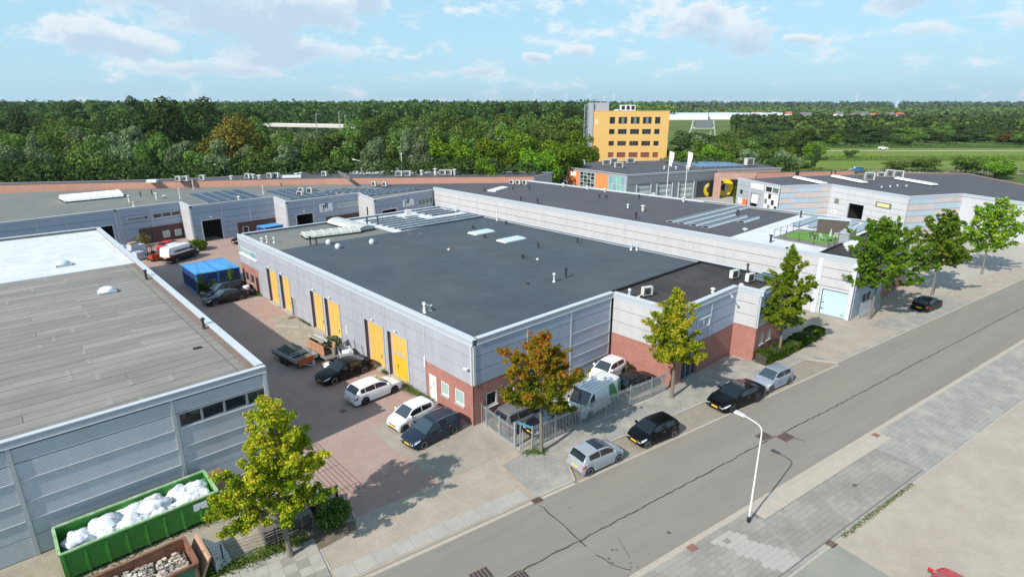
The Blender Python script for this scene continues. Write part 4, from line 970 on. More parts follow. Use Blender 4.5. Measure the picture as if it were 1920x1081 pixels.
wall(lh, LR, .03, 56.5, -.1, 6.1, [], 'joint_dark'); cladding(lh, LR, [.1 + 5.65 * i for i in range(11)], [.02, 1.05, 2.05, 3.06, 4.12, 5.2, 6.0], [], 'cladding_lit')
strips(lh, LR, [.1 + 5.65 * i for i in range(1, 10)], 0, 6.05, 'pilaster_metal'); strips(lh, LR, [.1], 0, 6.05, 'light_metal', w=.2, d=.12)
wall(lh, LB_, 0, 40.2, -.1, 6.1, [], 'cladding_lit'); wall(lh, LW, 0, 56.5, -.1, 6.1, [], 'cladding_lit')
roofslab(lh, [(-51.8, 5.65), (LX - .2, 5.65), (LX - .2, 61.8), (-51.8, 61.8)], 5.9, 6.14, 'bitumen_seam')
for F, a, c in ((LF, -.1, 40.3), (LR, .4, 56.5), (LB_, 0, 40.2), (LW, 0, 56.5)): coping(lh, F, a, c, 6.5, win=.18 if F is LF else .34, fascia=.36, wout=.14); parapet(lh, F, .1, F.L - .1, 6.1, 6.44, 'bitumen_a')
random.seed(21); y = 5.75; r_ = 0
while y < 39.6:
    wdt = 1.0; x = LX - 1.15 - (0.0 if r_ % 2 else .0); first = True
    while x > -51:
        L = random.choice([3.2, 5.1, 6.4, 7.6, 8.4]) if first else random.uniform(5.5, 9.0); first = False
        x2 = max(x - L, -51.4)
        yy0, yy1 = y + .025, y + wdt - .025; z = 6.145
        b = MB(); h = random.uniform(.012, .022)
        b.hexa([(x2 + .02, yy0, z - .006), (x, yy0, z - .006), (x, yy1, z - .006), (x2 + .02, yy1, z - .006), (x2 + .03, yy0 + .01, z + h), (x - .01, yy0 + .01, z + h), (x - .01, yy1 - .01, z + h), (x2 + .03, yy1 - .01, z + h)])
        b.build('roofing_sheet', 'bitumen_%s' % random.choice('aabbcd'), lh)
        if random.random() < .65 and x2 > -50:
            b = MB(); b.box(x2 - .10, x2 + .12, yy0, yy1, z + .0, z + .027); b.build('overlap_patch', 'bitumen_c', lh)
        x = x2
    b = MB(); b.box(LX - 1.10, LX - .62, y + .02, y + wdt - .02, 6.142, 6.158); b.build('edge_sheet', random.choice(['bitumen_d', 'bitumen_b', 'bitumen_d']), lh)
    b = MB(); b.box(LX - .60, LX - .25, y + .02, y + wdt - .02, 6.142, 6.156); b.build('edge_sheet', 'bitumen_rust', lh)
    y += wdt; r_ += 1
bm = MB(); bm.box(-51.6, LX - .25, 39.7, 61.7, 6.141, 6.165); bm.build('roof_membrane', 'roof_white', lh)
bm = MB(); bm.box(-51.6, LX - .25, 39.62, 39.8, 6.14, 6.19); bm.build('membrane_edge', 'coping_metal', lh)
vent(-12.35, 15.4, 6.16, .8, .10, 'black_plastic', True, 'black vent pipe near the right edge of the strip roof, nearer one'); vent(-12.5, 32.3, 6.16, .9, .11, 'black_plastic', True, 'black vent pipe near the right edge of the strip roof, farther one')
b = MB(); b.tube([(-12.35, 15.4, 6.17), (-12.0, 15.5, 6.17)], .015, 5); b.tube([(-12.5, 32.3, 6.17), (-12.05, 32.5, 6.17)], .015, 5); b.build('lightning_wire', 'black_plastic', lh)
t = thing('dome_rooflight', 'white bubble rooflight on the strip roof at the left edge', 'rooflight', (-15.9, 30.1, 6.15), 0)
b = MB(); b.box(-.65, .65, -.65, .65, 0, .2); b.build('kerb_frame', 'pilaster_metal', t)
b = MB(); b.lathe([(.6, .2), (.58, .32), (.48, .44), (.3, .52), (.02, .56)], 16); b.build('dome', 'skylight_white', t, smooth=True)
t = thing('dome_rooflight', 'bubble rooflight on the white part of the left roof', 'rooflight', (-17.5, 43.5, 6.17), 0)
b = MB(); b.box(-.65, .65, -.65, .65, 0, .2); b.build('kerb_frame', 'pilaster_metal', t); b = MB(); b.lathe([(.6, .2), (.58, .32), (.48, .44), (.3, .52), (.02, .56)], 16); b.build('dome', 'skylight_blue', t, smooth=True)
bm = MB(); bm.box(-14.0, -13.5, 11.8, 12.0, 6.17, 6.24); bm.build('roof_outlet', 'black_plastic', lh)
# ------------------------------------------------------------------ white hall behind the alley
wb = thing('warehouse_building', 'long white-panelled warehouse with a dark roof and a pale blue roller door', 'building', (52, 25, 0), world=True)
WO = [(42, 63.5), (42, -10.6), (60.5, -10.6), (66.0, -4.5), (65.6, 20), (63.5, 59.8)]
roofslab(wb, inset(WO, .22), 5.9, 6.2, 'roof_black_warm')
rsheet(wb, [(42.3, 4.2), (65.4, 4.7), (65.6, -4.3), (63.8, -6.4), (42.3, -6.3)], 6.206, 'roof_white')
rsheet(wb, [(42.25, -6.45), (63.8, -6.5), (60.4, -10.3), (42.25, -10.3)], 6.206, 'roof_black')
bm = MB(); bm.box(42.3, 63.5, -6.46, -6.30, 6.2, 6.42); bm.build('roof_upstand', 'seam_dark', wb)
W1 = Fr((42, 63.5), (42, -10.6)); W2 = Fr((42, -10.6), (60.5, -10.6)); W3 = Fr((60.5, -10.6), (66, -4.5)); W4 = Fr((66, -4.5), (65.6, 20)); W5 = Fr((65.6, 20), (63.5, 59.8))
rd_ = (71.1, 73.6, 0, 2.85)
wall(wb, W1, 0, 74.07, -.1, 6.3, [rd_], 'joint_dark')
ub = [.1] + [7.8 - .03 + 5.3 * i for i in range(12)] + [70.5]; ub = sorted(set(ub)) + [74.05]
cladding(wb, W1, ub, [.02, 1.05, 2.1, 3.15, 4.1, 5.15, 6.05], [rd_], 'cladding_white_lit', gap=.06)
strips(wb, W1, ub[1:-2], 0, 6.05, 'pilaster_metal', w=.16, d=.10); strips(wb, W1, [70.5], 0, 6.05, 'coping_metal', w=.5, d=.16); strips(wb, W1, [73.85], 0, 6.05, 'coping_metal', w=.4, d=.12)
D = MB(); W1.box(D, 71.12, 73.58, .02, 2.8, -.12, -.08); D = D.build('roller_door', 'light_blue_door', wb)
for i in range(5):
    b = MB(); W1.box(b, 71.13, 73.57, .03 + .555 * i, .03 + .555 * i + .545, -.08, -.05); b.build('door_panel', 'light_blue_door', D)
for z, a in ((1.3, 71.15), (.6, 71.15), (.3, 73.2)):
    b = MB(); W1.box(b, a, a + .28, z, z + .07, -.05, -.01); b.build('door_fitting', 'black_plastic', D)
b = MB(); W1.box(b, 70.95, 71.1, 0, 2.98, -.1, .14); W1.box(b, 73.6, 73.66, 0, 2.98, -.1, .14); W1.box(b, 71.1, 73.6, 2.86, 2.98, -.1, .14); b.build('door_frame', 'metal_frame', wb)
b = MB(); b.tube([W1.p(73.98, 6.2, .16), W1.p(73.98, 0, .16)], .05, 7); b.build('downpipe', 'white_frame', wb)
wall(wb, W2, .03, 18.5, -.1, 6.3, [(3, 6, 1, 2.2), (2, 8, 3.9, 4.9)], 'joint_dark')
cladding(wb, W2, [.1, 4.7, 9.4, 14, 18.4], [.02, 1.05, 2.1, 3.06, 4.1, 5.2, 6.05], [(3, 6, 1, 2.2), (2, 8, 3.9, 4.9), (9.5, 18.4, 0, 3.0)], 'cladding_shaded')
wall(wb, W2, 9.45, 18.45, 0, 3.0, [(11, 12.2, 1, 2.2), (14, 15.2, 0, 2.2)], 'brick_red', 'brick_wall', t=.04, d=.06)
window(wb, W2, 3, 6, 1, 2.2, 2, 'white_frame', 'glass', d=.05); window(wb, W2, 2, 8, 3.9, 4.9, 4, 'white_frame', 'glass_green', d=.09)
window(wb, W2, 11, 12.2, 1, 2.2, 1, 'white_frame', 'glass', d=.05); window(wb, W2, 14, 15.2, 0.02, 2.2, 1, 'grey_frame', 'glass', d=.05)
for F in (W3, W4, W5): wall(wb, F, 0, F.L, -.1, 6.3, [], 'cladding_grey')
for F in (W1, W2, W3, W4): coping(wb, F, -.1 if F is W1 else .3, F.L, 6.5, win=.45 if F is W1 else .3, fascia=.4); parapet(wb, F, .05, F.L - .05, 6.1, 6.44, 'roof_white' if F is W1 else 'roof_patch')
bm = MB(); W5.box(bm, 0, W5.L, 6.2, 6.42, -.3, .05); bm.build('coping', 'coping_metal', wb)
# solar rows on the dark roof
for i, (x, y, n) in enumerate([(46.2, 13.9, 12), (46.3, 12.2, 12), (46.4, 10.5, 7), (46.5, 8.8, 7), (53.3, 7.3, 3)]):
    solar_row(x, y, 6.2, R(.8), n, ['farthest long row of solar panels on the dark warehouse roof', 'second long row of solar panels on the dark warehouse roof', 'third row of solar panels on the dark warehouse roof', 'fourth row of solar panels on the dark warehouse roof', 'short front row of solar panels on the dark warehouse roof'][i], pw=.95, pl=1.6, tilt=13, flip='light_metal', group='solar panels on the dark warehouse roof', frame='light_metal', lift=.12)
for i, (x, y, n, l) in enumerate([(55.6, 1.0, 5, 'blue solar row on the white roof, farthest from the terrace'), (56.2, -.7, 5, 'blue solar row on the white roof, beside the far terrace corner'), (60.9, -2.3, 2, 'short blue solar row behind the wooden shed, left one'), (61.0, -3.6, 2, 'short blue solar row behind the wooden shed, right one'), (57.2, -5.5, 4, 'blue solar row on the white roof by the black strip')]):
    solar_row(x, y, 6.21, R(.5), n, l, pw=1.0, pl=1.7, tilt=14, m='solar_cell_sky_sheen', group='solar panels on the white roof by the terrace', lift=.15)
for (x, y, h, m, l, f) in [(51, 22, .9, 'ac_white', 'broad white vent cap on the dark warehouse roof', 0), (63.2, 22.5, .8, 'ac_white', 'white vent at the far edge of the dark warehouse roof, near the flagpoles', 0), (58.6, 10.8, .7, 'black_plastic', 'dark vent between the solar rows on the warehouse roof', 0), (44.9, 18.9, 1.0, 'black_plastic', 'black vent pipe by the white wall edge on the warehouse roof', 0), (44.6, -.3, .9, 'black_plastic', 'black vent pipe on the white roof left of the terrace', 0), (48.7, 4.8, .2, 'ac_white', 'small white outlet near the white strip on the warehouse roof', 0),
   (57.3, 58.0, .5, 'ac_white', 'white vent far back on the warehouse roof', 0), (52.2, 52.2, .6, 'black_plastic', 'small dark vent far back on the warehouse roof', 0), (47.2, 54.6, 0.5, 'black_plastic', 'dark vent in front of the white roof panel', 0), (54.4, 50, .6, 'black_plastic', 'dark vent right of the white roof panel', 0), (43.4, 40.8, .9, 'black_plastic', 'black and white pipe by the white wall, middle of the warehouse roof', 0), (44.0, 37.5, .9, 'black_plastic', 'black pipe by the white wall, right of its neighbour', 0),
   (56.4, 34.8, .6, 'black_plastic', 'left one of two dark vents on the warehouse roof facing the orange walls', 1), (56.6, 33.4, .6, 'black_plastic', 'right one of two dark vents on the warehouse roof facing the orange walls', 1), (62.8, 38.6, .6, 'ac_white', 'white vent on the far roof edge in front of the orange wall', 0), (60.6, 29.5, .7, 'black_plastic', 'dark vent with a pale base on the warehouse roof', 0), (63.0, 3.6, 1.0, 'dark_metal', 'dark vent cluster at the end of the white roof', 1), (52, 25.5, .5, 'light_metal', 'small vent left of the broad white cap', 0), (46.8, -7.9, .3, 'ac_white', 'small white outlet on the black corner roof', 0), (62.8, 49, .6, 'ac_white', 'white vent in front of the left glass front', 0), (63.0, 43, .6, 'ac_white', 'white vent in front of the grid window', 0)]:
    vent(x, y, 6.2, h, .14 if m != 'ac_white' else .22, m, True, l, bool(f))
for i, x in enumerate((56.9, 57.6, 58.4)): acunit(x, 57.6 - i * 1.1, 6.2, R(-60), ['left', 'middle', 'right'][i] + ' one of three white air conditioners at the back of the warehouse roof', .9, .5, .85)
rooflight(50.2, 54.2, 6.2, 5.4, 1.7, R(22), 'long white rooflight far back on the warehouse roof', m='skylight_white', n=6)
rooflight(50.0, -7.3, 6.2, 2.2, 1.1, R(3), 'square white rooflight on the black corner roof', m='skylight_white', n=2, h=.3)
# roof terrace
ter = thing('roof_terrace', 'roof terrace with artificial grass, glass rail and posts on the white roof', 'terrace', (50.7, -3, 6.21), world=True)
b = MB(); b.prism([(46.9, .4), (54.3, .4), (54.9, -4.7), (50.5, -6.2), (46.3, -6.1)], 6.21, 6.34); b.build('deck', 'timber_grey', ter)
b = MB(); b.prism([(48.3, -.1), (53.0, -.1), (53.8, -4.7), (50.4, -5.6), (47.6, -5.5)], 6.34, 6.38); b.build('artificial_grass', 'turf', ter)
pp = [(46.6, -5.9), (46.7, -4.3), (46.8, -2.6), (46.9, -1.0), (46.95, .35), (48.7, .35), (50.5, .35), (52.4, .35), (54.2, .3), (48.0, -6.05), (49.6, -6.1)]
for (x, y) in pp: b = MB(); b.cyl((x, y, 6.34), (x, y, 7.35), .03, .03, 6); b.build('rail_post', 'dark_metal', ter)
for (a, c) in zip(pp[:8], pp[1:8]): b = MB(); b.tube([(*a, 7.3), (*c, 7.3)], .018, 5); b.build('rail', 'dark_metal', ter)
shed = thing('garden_shed', 'dark wooden shed with double doors behind the roof lawn', 'shed', (54.2, -3.6, 6.34), R(-72))
b = MB(); b.box(-1.7, 1.7, -.2, .9, 0, 1.75); b.build('body', 'wood_dark', shed)
for i in range(2):
    o = MB(); o.box(-1.65 + 1.66 * i, -.02 + 1.66 * i, -.235, -.205, .03, 1.68); dd = o.build('door', 'wood_dark', shed)
    for k in range(7): b = MB(); b.box(-1.63 + 1.66 * i + k * .23, -1.42 + 1.66 * i + k * .23, -.25, -.236, .05, 1.66); b.build('board', 'wood_dark', dd)
b = MB(); b.box(-1.8, 1.8, -.35, 1.0, 1.76, 1.84); b.build('roof', 'coping_metal', shed)
ub_ = thing('utility_cabinet', 'long grey cabinet with a pale lid beside the wooden shed', 'cabinet', (51.9, -6.05, 6.21), R(8))
b = MB(); b.box(-2.4, 2.4, -.55, .4, 0, 1.25); b.build('body', 'grey_frame', ub_)
b = MB(); b.box(-2.5, 2.5, -.62, .47, 1.26, 1.34); b.build('lid', 'fascia_metal', ub_)
for i in range(4): b = MB(); b.box(-2.3 + 1.16 * i, -1.2 + 1.16 * i, -.575, -.56, .08, 1.2); b.build('panel', 'solar_back', ub_)
def chair(x, y, z, rz, label, m='black_plastic'):
    t = thing('garden_chair', label, 'chair', (x, y, z), rz, 'garden chairs on the roof lawn')
    b = MB(); b.box(-.25, .25, -.25, .25, .40, .44); b.build('seat', m, t)
    b = MB(); b.hexa([(-.25, .22, .44), (.25, .22, .44), (.25, .26, .44), (-.25, .26, .44), (-.22, .38, .95), (.22, .38, .95), (.22, .41, .95), (-.22, .41, .95)]); b.build('backrest', m, t)
    for sx in (-1, 1):
        for sy in (-1, 1): b = MB(); b.cyl((sx * .22, sy * .22, 0), (sx * .2, sy * .2, .4), .018, .018, 5); b.build('leg', 'light_metal', t)
chair(49.0, -4.4, 6.38, R(60), 'pale garden chair at the front of the roof lawn', 'light_metal'); chair(50.2, -2.6, 6.38, R(200), 'dark garden chair in the middle of the roof lawn'); chair(49.4, -3.4, 6.38, R(20), 'dark garden chair left of the middle one'); chair(50.6, -5.2, 6.38, R(120), 'grey chair near the cabinet on the roof lawn', 'light_metal')
par_ = thing('closed_parasol', 'closed pale green parasol standing on the roof lawn', 'parasol', (49.6, -5.0, 6.38))
b = MB(); b.cyl((0, 0, 0), (0, 0, .12), .28, .24, 12); b.build('foot', 'black_plastic', par_); b = MB(); b.cyl((0, 0, .1), (0, 0, .7), .02, .02, 6); b.build('pole', 'light_metal', par_)
b = MB(); b.lathe([(.17, .55), (.15, .8), (.07, 1.25), (.02, 1.5)], 8); b.build('canopy', 'parasol_green', par_)
gf = thing('gate', 'grey bar gate beside the white warehouse at the right', 'gate', (45.2, -11.4, 0), R(-9))
for i in range(2):
    b = MB(); x0 = -2 + i * 2.2; b.box(x0, x0 + .06, -.03, .03, 0, 1.8); b.box(x0 + 2.0, x0 + 2.06, -.03, .03, 0, 1.8); b.box(x0 + .06, x0 + 2, -.025, .025, 1.7, 1.76); b.box(x0 + .06, x0 + 2, -.025, .025, .08, .14); g = b.build('gate_leaf', 'galvanised', gf)
    for k in range(14): b = MB(); b.box(x0 + .15 + k * .13, x0 + .18 + k * .13, -.012, .012, .14, 1.7); b.build('bar', 'galvanised', g)

# ------------------------------------------------------------------ stepped row of units behind the yard
tr = thing('workshop_row', 'stepped row of blue-grey workshop units at the far end of the yard', 'building', (20, 85, 0), world=True)
TZ = 6.1
TP = [(-32, 75.6), (-7.4, 79.0), (2.2, 80.7), (2.1, 74.6), (16, 75.6), (15.2, 68.3), (29.2, 69.6), (27.2, 60.3), (41.9, 63.7), (63.4, 60.0)]
TB = [(63.4, 60.0), (47, 73.2), (31, 86.2), (13.5, 97.4), (-2.6, 107.8), (-34, 123)]
roofslab(tr, inset([TP[i] for i in range(9)] + TB, .2), 5.6, 5.82, 'roof_grey_green')
rsheet(tr, [(41.6, 64.2), (63.0, 60.4), (47, 73), (37.5, 80.3), (36, 70)], 5.824, 'roof_black_warm')
def unit(P0, P1, holes_open=(), wins=(), bricks=(), doors=(), pil=(), lights=()):
    F = Fr(P0, P1); ho = [(a, b, 0, c) for a, b, c in holes_open]; hw = [(a, b, c, d) for a, b, c, d, n, g in wins]
    bw_ = [x[:4] for x in bricks]; dd = list(doors)
    wall(tr, F, .03, F.L, -.1, 5.9, ho + hw + dd, 'joint_dark')
    us = [.08, *pil, F.L - .08]
    cladding(tr, F, us, [.02, 1.0, 1.95, 2.7, 3.6, 4.75, 5.7], ho + hw + bw_, 'cladding_shaded')
    strips(tr, F, us, 0, 5.7, 'pilaster_metal', w=.16, d=.10, holes=bw_ + ho + hw)
    for (a, b, c, d) in bw_: wall(tr, F, a, b, c, d, hw + dd, 'brick_dark', 'brick_wall', t=.04, d=.06)
    for (a, b, c) in holes_open:
        interior(tr, F, a, b, 0, c, 3.6, mg=.05)
        q = MB(); F.box(q, a - .14, a, 0, c + .14, -.05, .12); F.box(q, b, b + .14, 0, c + .14, -.05, .12); F.box(q, a, b, c, c + .14, -.05, .12); q.build('door_frame', 'light_metal', tr)
    for (a, b, c, d, n, g) in wins: window(tr, F, a, b, c, d, n, 'white_frame', g, d=.08)
    for (a, b, c, d) in dd: leaf_door(tr, F, a + .04, b - .04, c + .02, d, 'dark_metal', d=-.03, name='door')
    for (a, z) in lights: q = MB(); q.cyl(F.p(a, z, .07), F.p(a, z - .05, .3), .09, .12, 8); q.build('wall_lamp', 'white_frame', tr)
    coping(tr, F, 0.36, F.L, TZ, win=.3, fascia=.34); parapet(tr, F, .1, F.L - .1, 5.75, TZ - .06, 'roof_grey_green')
    return F
T0 = unit(TP[0], TP[1], [(19.5, 24.2, 3.7)], [], [], [], [5, 10, 15, 18.5])
T1 = unit(TP[1], TP[2], [], [(5.3, 9.6, 3.85, 4.65, 3, 'glass'), (6.3, 7.4, .52, 1.62, 1, 'glass_curtain'), (8.2, 9.25, .5, 1.55, 1, 'glass_curtain')], [(2.85, 9.65, 0, 2.55)], [(3.7, 4.75, 0, 1.96)], [.53, 5.15], [(5.0, 2.75)])
T2 = unit(TP[3], TP[4], [(1.5, 4.5, 3.45)], [(7.85, 8.85, .4, 1.5, 1, 'glass'), (10.4, 11.4, .4, 1.4, 1, 'glass')], [(7.05, 13.8, 0, 2.36)], [], [4.87, 9.5], [(3, 3.9)])
T3 = unit(TP[5], TP[6], [(1.6, 4.6, 3.6)], [(9.8, 13.9, 3.8, 4.62, 3, 'glass_curtain')], [(7.1, 13.95, 0, 2.5)], [], [4.98, 9.6], [(3, 4.1)])
T4 = unit(TP[7], TP[8], [(1.6, 5.1, 3.9)], [(10.8, 14.8, 3.5, 4.7, 4, 'glass_green')], [(11, 15.1, 0, 2.4)], [], [5.5, 10.6], [(3.6, 4.3)])
for a, b in ((TP[2], TP[3]), (TP[4], TP[5]), (TP[6], TP[7])):
    F = Fr(a, b); wall(tr, F, .03, F.L, -.1, 5.9, [], 'joint_dark'); cladding(tr, F, [.05, F.L - .05], [.02, 1.0, 1.95, 2.7, 3.6, 4.75, 5.7], [], 'cladding_white_lit'); coping(tr, F, .0, F.L + .1, TZ, win=.3, fascia=.34)
    strips(tr, F, [F.L - .12], 0, 5.7, 'light_metal', w=.2, d=.11)
sg = thing('company_sign', 'white sign board with TR letters left, on the third unit', 'sign', (*T3.p(7.3, 4.2)[:2], 4.2), world=True)
def tr_sign(sg, F, u0, u1, z0, z1):
    b = MB(); F.box(b, u0, u1, z0, z1, .08, .14); b.build('board', 'white_paint', sg); w = u1 - u0; h = z1 - z0
    text_obj('letter', 'T', F, u0 + .12 * w, z0 + .2 * h, .145, .62 * h / .7, 'letter_navy', sg, bold=.03, shear=.25, sx=1.0)
    text_obj('letter', 'R', F, u0 + .36 * w, z0 + .40 * h, .145, .62 * h / .7, 'letter_navy', sg, bold=.03, shear=.25)
    b = MB(); F.box(b, u0 + .15 * w, u0 + .62 * w, z0 + .10 * h, z0 + .14 * h, .141, .15); b.build('stripe', 'letter_pink', sg)
    b = MB(); F.box(b, u0 + .66 * w, u0 + .86 * w, z0 + .08 * h, z0 + .15 * h, .141, .15); b.build('stripe', 'letter_navy', sg)
tr_sign(sg, T3, 6.0, 8.55, 3.48, 4.92)
sg = thing('company_sign', 'white sign board with TR letters right, on the fourth unit', 'sign', (*T4.p(8.1, 4.4)[:2], 4.4), world=True)
tr_sign(sg, T4, 6.7, 9.6, 3.8, 5.1)
sg = thing('company_sign', 'long grey light box sign with dark lettering above the brick front at the far left', 'sign', (*T1.p(3, 4.2)[:2], 4.2), world=True)
b = MB(); T1.box(b, 1.3, 4.55, 3.9, 4.66, .11, .3); b.build('light_box', 'pilaster_metal', sg)
b = MB(); T1.box(b, 1.42, 4.45, 4.0, 4.55, .301, .31); b.build('sign_face', 'sign_grey', sg)
text_obj('lettering', 'HORENMAAG', T1, 1.5, 4.14, .31, .38, 'letter_navy', sg, depth=.008, bold=.01)
b = MB(); T1.box(b, 4.0, 4.38, 4.06, 4.5, .311, .32); b.build('emblem', 'letter_navy', sg)
for i in range(9): solar_row(5.5 + .02 * i, 76.9 + 1.42 * i, 5.83, R(1), 5, 'row %s of the left solar field on the grey stepped roof' % ['one from the front', 'two from the front', 'three from the front', 'four from the front', 'in the middle', 'four from the back', 'three from the back', 'two from the back', 'one at the back'][i], pw=.95, pl=1.8, tilt=7, group='left solar field on the stepped roof')
for i in range(9): solar_row(17.1 + .02 * i, 71.2 + 1.42 * i, 5.83, R(1), 3 if i in (3, 4) else 5, 'row %s of the middle solar field on the stepped roof' % ['one from the front', 'two from the front', 'three from the front', 'four from the front', 'in the middle', 'four from the back', 'three from the back', 'two from the back', 'one at the back'][i], pw=.95, pl=1.75, tilt=7, group='middle solar field on the stepped roof')
for i in range(8): solar_row(29.3 - .5 * i if i > 3 else 29.3 - .3 * i, 65.6 + 1.42 * i, 5.83, R(4), [7, 7, 6, 5, 4, 4, 4, 3][i], 'row %s of the right solar field on the stepped roof' % ['one from the front', 'two from the front', 'three from the front', 'four from the front', 'four from the back', 'three from the back', 'two from the back', 'one at the back'][i], pw=.95, pl=1.7, tilt=7, group='right solar field on the stepped roof')
for (x, y, h, m, l) in [(-.9, 93.6, .8, 'black_plastic', 'left black vent on the stepped roof near the brick wall'), (1.0, 94.0, .9, 'black_plastic', 'right black vent on the stepped roof near the brick wall'), (-3.8, 87.0, 1.3, 'ac_white', 'fat white vent at the far left of the stepped roof'), (.4, 87.7, 1.2, 'ac_white', 'fat white vent left of the first solar field'), (1.7, 88.0, .5, 'ac_white', 'low white vent beside the fat one'), (-4.1, 82.3, .7, 'light_metal', 'small vent near the parapet above the sign'), (3.6, 85.8, 2.0, 'ac_white', 'tall white pipe left of the first solar field'), (9.0, 98.0, 1.9, 'ac_white', 'tall white pipe behind the first solar field'), (10.4, 76.4, .8, 'ac_white', 'white vent in front of the first solar field'), (16.6, 82.0, 1.6, 'ac_white', 'white pipe between the first two solar fields'), (23.2, 90.0, .6, 'black_plastic', 'small black vent behind the middle solar field'), (9.2, 99.2, .7, 'black_plastic', 'small black vent at the brick wall')]:
    vent(x, y, 5.82, h, .2 if m == 'ac_white' and h < 1.4 else .1, m, True, l)
acunit(21.8, 77.2, 5.82, R(-40), 'left white unit standing between the two far solar fields', 1.0, .6, .9); acunit(23.0, 76.3, 5.82, R(-40), 'right white unit standing between the two far solar fields', 1.0, .6, .9); acunit(20.4, 74.6, 5.82, R(-40), 'low white unit in front of the middle solar field', 1.0, .6, .7)
acunit(36.6, 76.4, 5.82, R(-60), 'left grey unit behind the right solar field', .9, .6, .9); acunit(38.2, 75.0, 5.82, R(-60), 'right grey unit behind the right solar field', .9, .6, .8)
barrel(-12, 96, -3.6, 96.6, 5.0, 5.82, 'large white arched rooflight at the left edge of the stepped roof', 5, .9, 'skylight_white')

# ------------------------------------------------------------------ long brick-edged building behind
fb = thing('long_brick_building', 'long low building behind the yard with an orange brick upstand and a dark roof', 'building', (30, 95, 0), world=True)
BP = [(-34, 127), (-2.6, 107.9), (13.5, 97.5), (31, 86.3), (47, 73.3), (64.7, 59.0)]
BK = [(74, 62.5), (62, 75), (53.5, 84), (48, 93.5), (31, 100.5), (14, 104), (-1, 111), (-32, 131)]
for a, b_ in zip(BP, BP[1:]):
    F = Fr(a, b_); wall(fb, F, 0, F.L, 0, 7.12, [], 'brick_orange', 'brick_wall')
    bm = MB(); F.box(bm, -.05, F.L + .05, 7.12, 7.2, -.3, .06); bm.build('coping', 'coping_dark', fb)
for a, b_ in zip([BP[-1]] + BK, BK + [BP[0]]): F = Fr(a, b_); wall(fb, F, 0, F.L, 0, 7.12, [], 'cladding_grey')
roofslab(fb, inset(BP + BK, .1), 6.9, 7.08, 'roof_black_warm')
rsheet(fb, [(35.5, 97.0), (48.2, 92.0), (53.5, 83.8), (60.5, 75.8), (57.5, 75.2), (49.0, 82.5), (38.5, 90.5)], 7.09, 'roof_white')
bm = MB(); F = Fr((32.9, 79.2), (37.2, 93)); F.box(bm, 0, F.L, 7.08, 7.75, -.15, .15); bm.build('fire_wall', 'roof_patch', fb)
for k, (x, y, l) in enumerate([(7.3, 100.6, 'first'), (8.4, 99.9, 'second'), (11.3, 99.4, 'third'), (18.9, 96.0, 'fourth'), (22.6, 93.9, 'fifth'), (23.9, 93.6, 'sixth'), (32.3, 89.3, 'seventh'), (47.2, 84.7, 'eighth')]):
    acunit(x, y, 7.08, R(-55), l + ' white unit from the left on the dark roof of the long brick-edged building', 1.1, .7, .95, 'white units on the long brick-edged building')
for k, (x, y, h, l) in enumerate([(16, 97, .8, 'first'), (19.8, 95.5, 1.0, 'second'), (20.6, 94.4, .8, 'third'), (27.6, 92.6, .8, 'fourth'), (28.8, 93.2, .8, 'fifth'), (48.5, 77.0, 1.2, 'sixth'), (50.8, 75.2, 1.6, 'seventh'), (54, 72.6, 1.4, 'eighth')]):
    vent(x, y, 7.08, h, .3, 'ac_white', True, l + ' fat white vent from the left on the long brick-edged building')
for k, (x, y) in enumerate([(43.9, 78.6), (45.3, 77.6), (52.0, 74.2), (53.0, 73.4)]): acunit(x, y, 7.08, R(-50), ['first', 'second', 'third', 'last'][k] + ' grey unit of the cluster before the white roof', 1.5, .9, 1.0, 'units clustered before the white roof')
rooflight(25.6, 93.0, 7.08, 6, .9, R(-33), 'narrow grey rooflight far back on the long brick-edged roof', m='skylight_blue', n=6, h=.4)
rooflight(3.3, 103.4, 7.08, 1.8, 1.4, R(-33), 'white rooflight at the left end of the long brick-edged roof', m='skylight_white', n=1, h=.4)
# ------------------------------------------------------------------ grey and orange showroom
gb = thing('showroom_building', 'dark-roofed showroom with orange panels and tall glazing in front of the yellow office block', 'building', (105, 55, 0), world=True)
GP = [(89.4, 76.9), (85.9, 50.6), (111.2, 42.5), (126.5, 33.5), (140, 47.5), (128, 64), (108, 77)]
roofslab(gb, inset(GP, .1), 6.1, 6.3, 'roof_black_warm')
G1 = Fr(GP[0], GP[1]); G2 = Fr(GP[1], GP[2]); G2b = Fr(GP[2], GP[3])
gl = [(.5, 5.8, .1, 5.95), (10.7, 16.0, .1, 6.0), (20.7, 26.1, .1, 6.1)]
wall(gb, G1, .03, G1.L, -.1, 6.4, gl, 'cladding_grey')
window(gb, G1, *gl[0], 4, 'light_metal', ['glass', 'glass', 'glass_green'], rows=4, w=.16, d=.06)
window(gb, G1, *gl[1], 4, 'metal_frame', ['glass', 'glass_green', 'glass'], rows=7, w=.13, d=.06)
window(gb, G1, *gl[2], 4, 'light_metal', ['glass_teal', 'glass_teal', 'glass_blue'], rows=3, w=.16, d=.06)
for (a, c) in ((6.05, 10.25), (16.2, 20.5)):
    for i in range(3): b = MB(); G1.box(b, a + (c - a) / 3 * i + .02, a + (c - a) / 3 * (i + 1) - .02, .1, 6.0, .01, .07); b.build('facade_panel', 'orange_panel', gb)
b = MB(); G1.box(b, 7.4, 9.3, 4.7, 5.7, .09, .14); b.build('sign_plate', 'white_paint', gb)
for u in (8.0, 18.6):
    for du in (-.5, .5): b = MB(); G1.box(b, u + du - .38, u + du + .38, 1.3, 2.5, .08, .14); o = b.build('window', 'white_frame', gb); b = MB(); G1.box(b, u + du - .25, u + du + .25, 1.45, 2.3, .141, .15); b.build('pane', 'glass', o)
go = [(2.9, 6.7, 0, 4.1), (8.7, 13.0, 0, 4.1), (15.1, 19.5, 0, 4.0)]
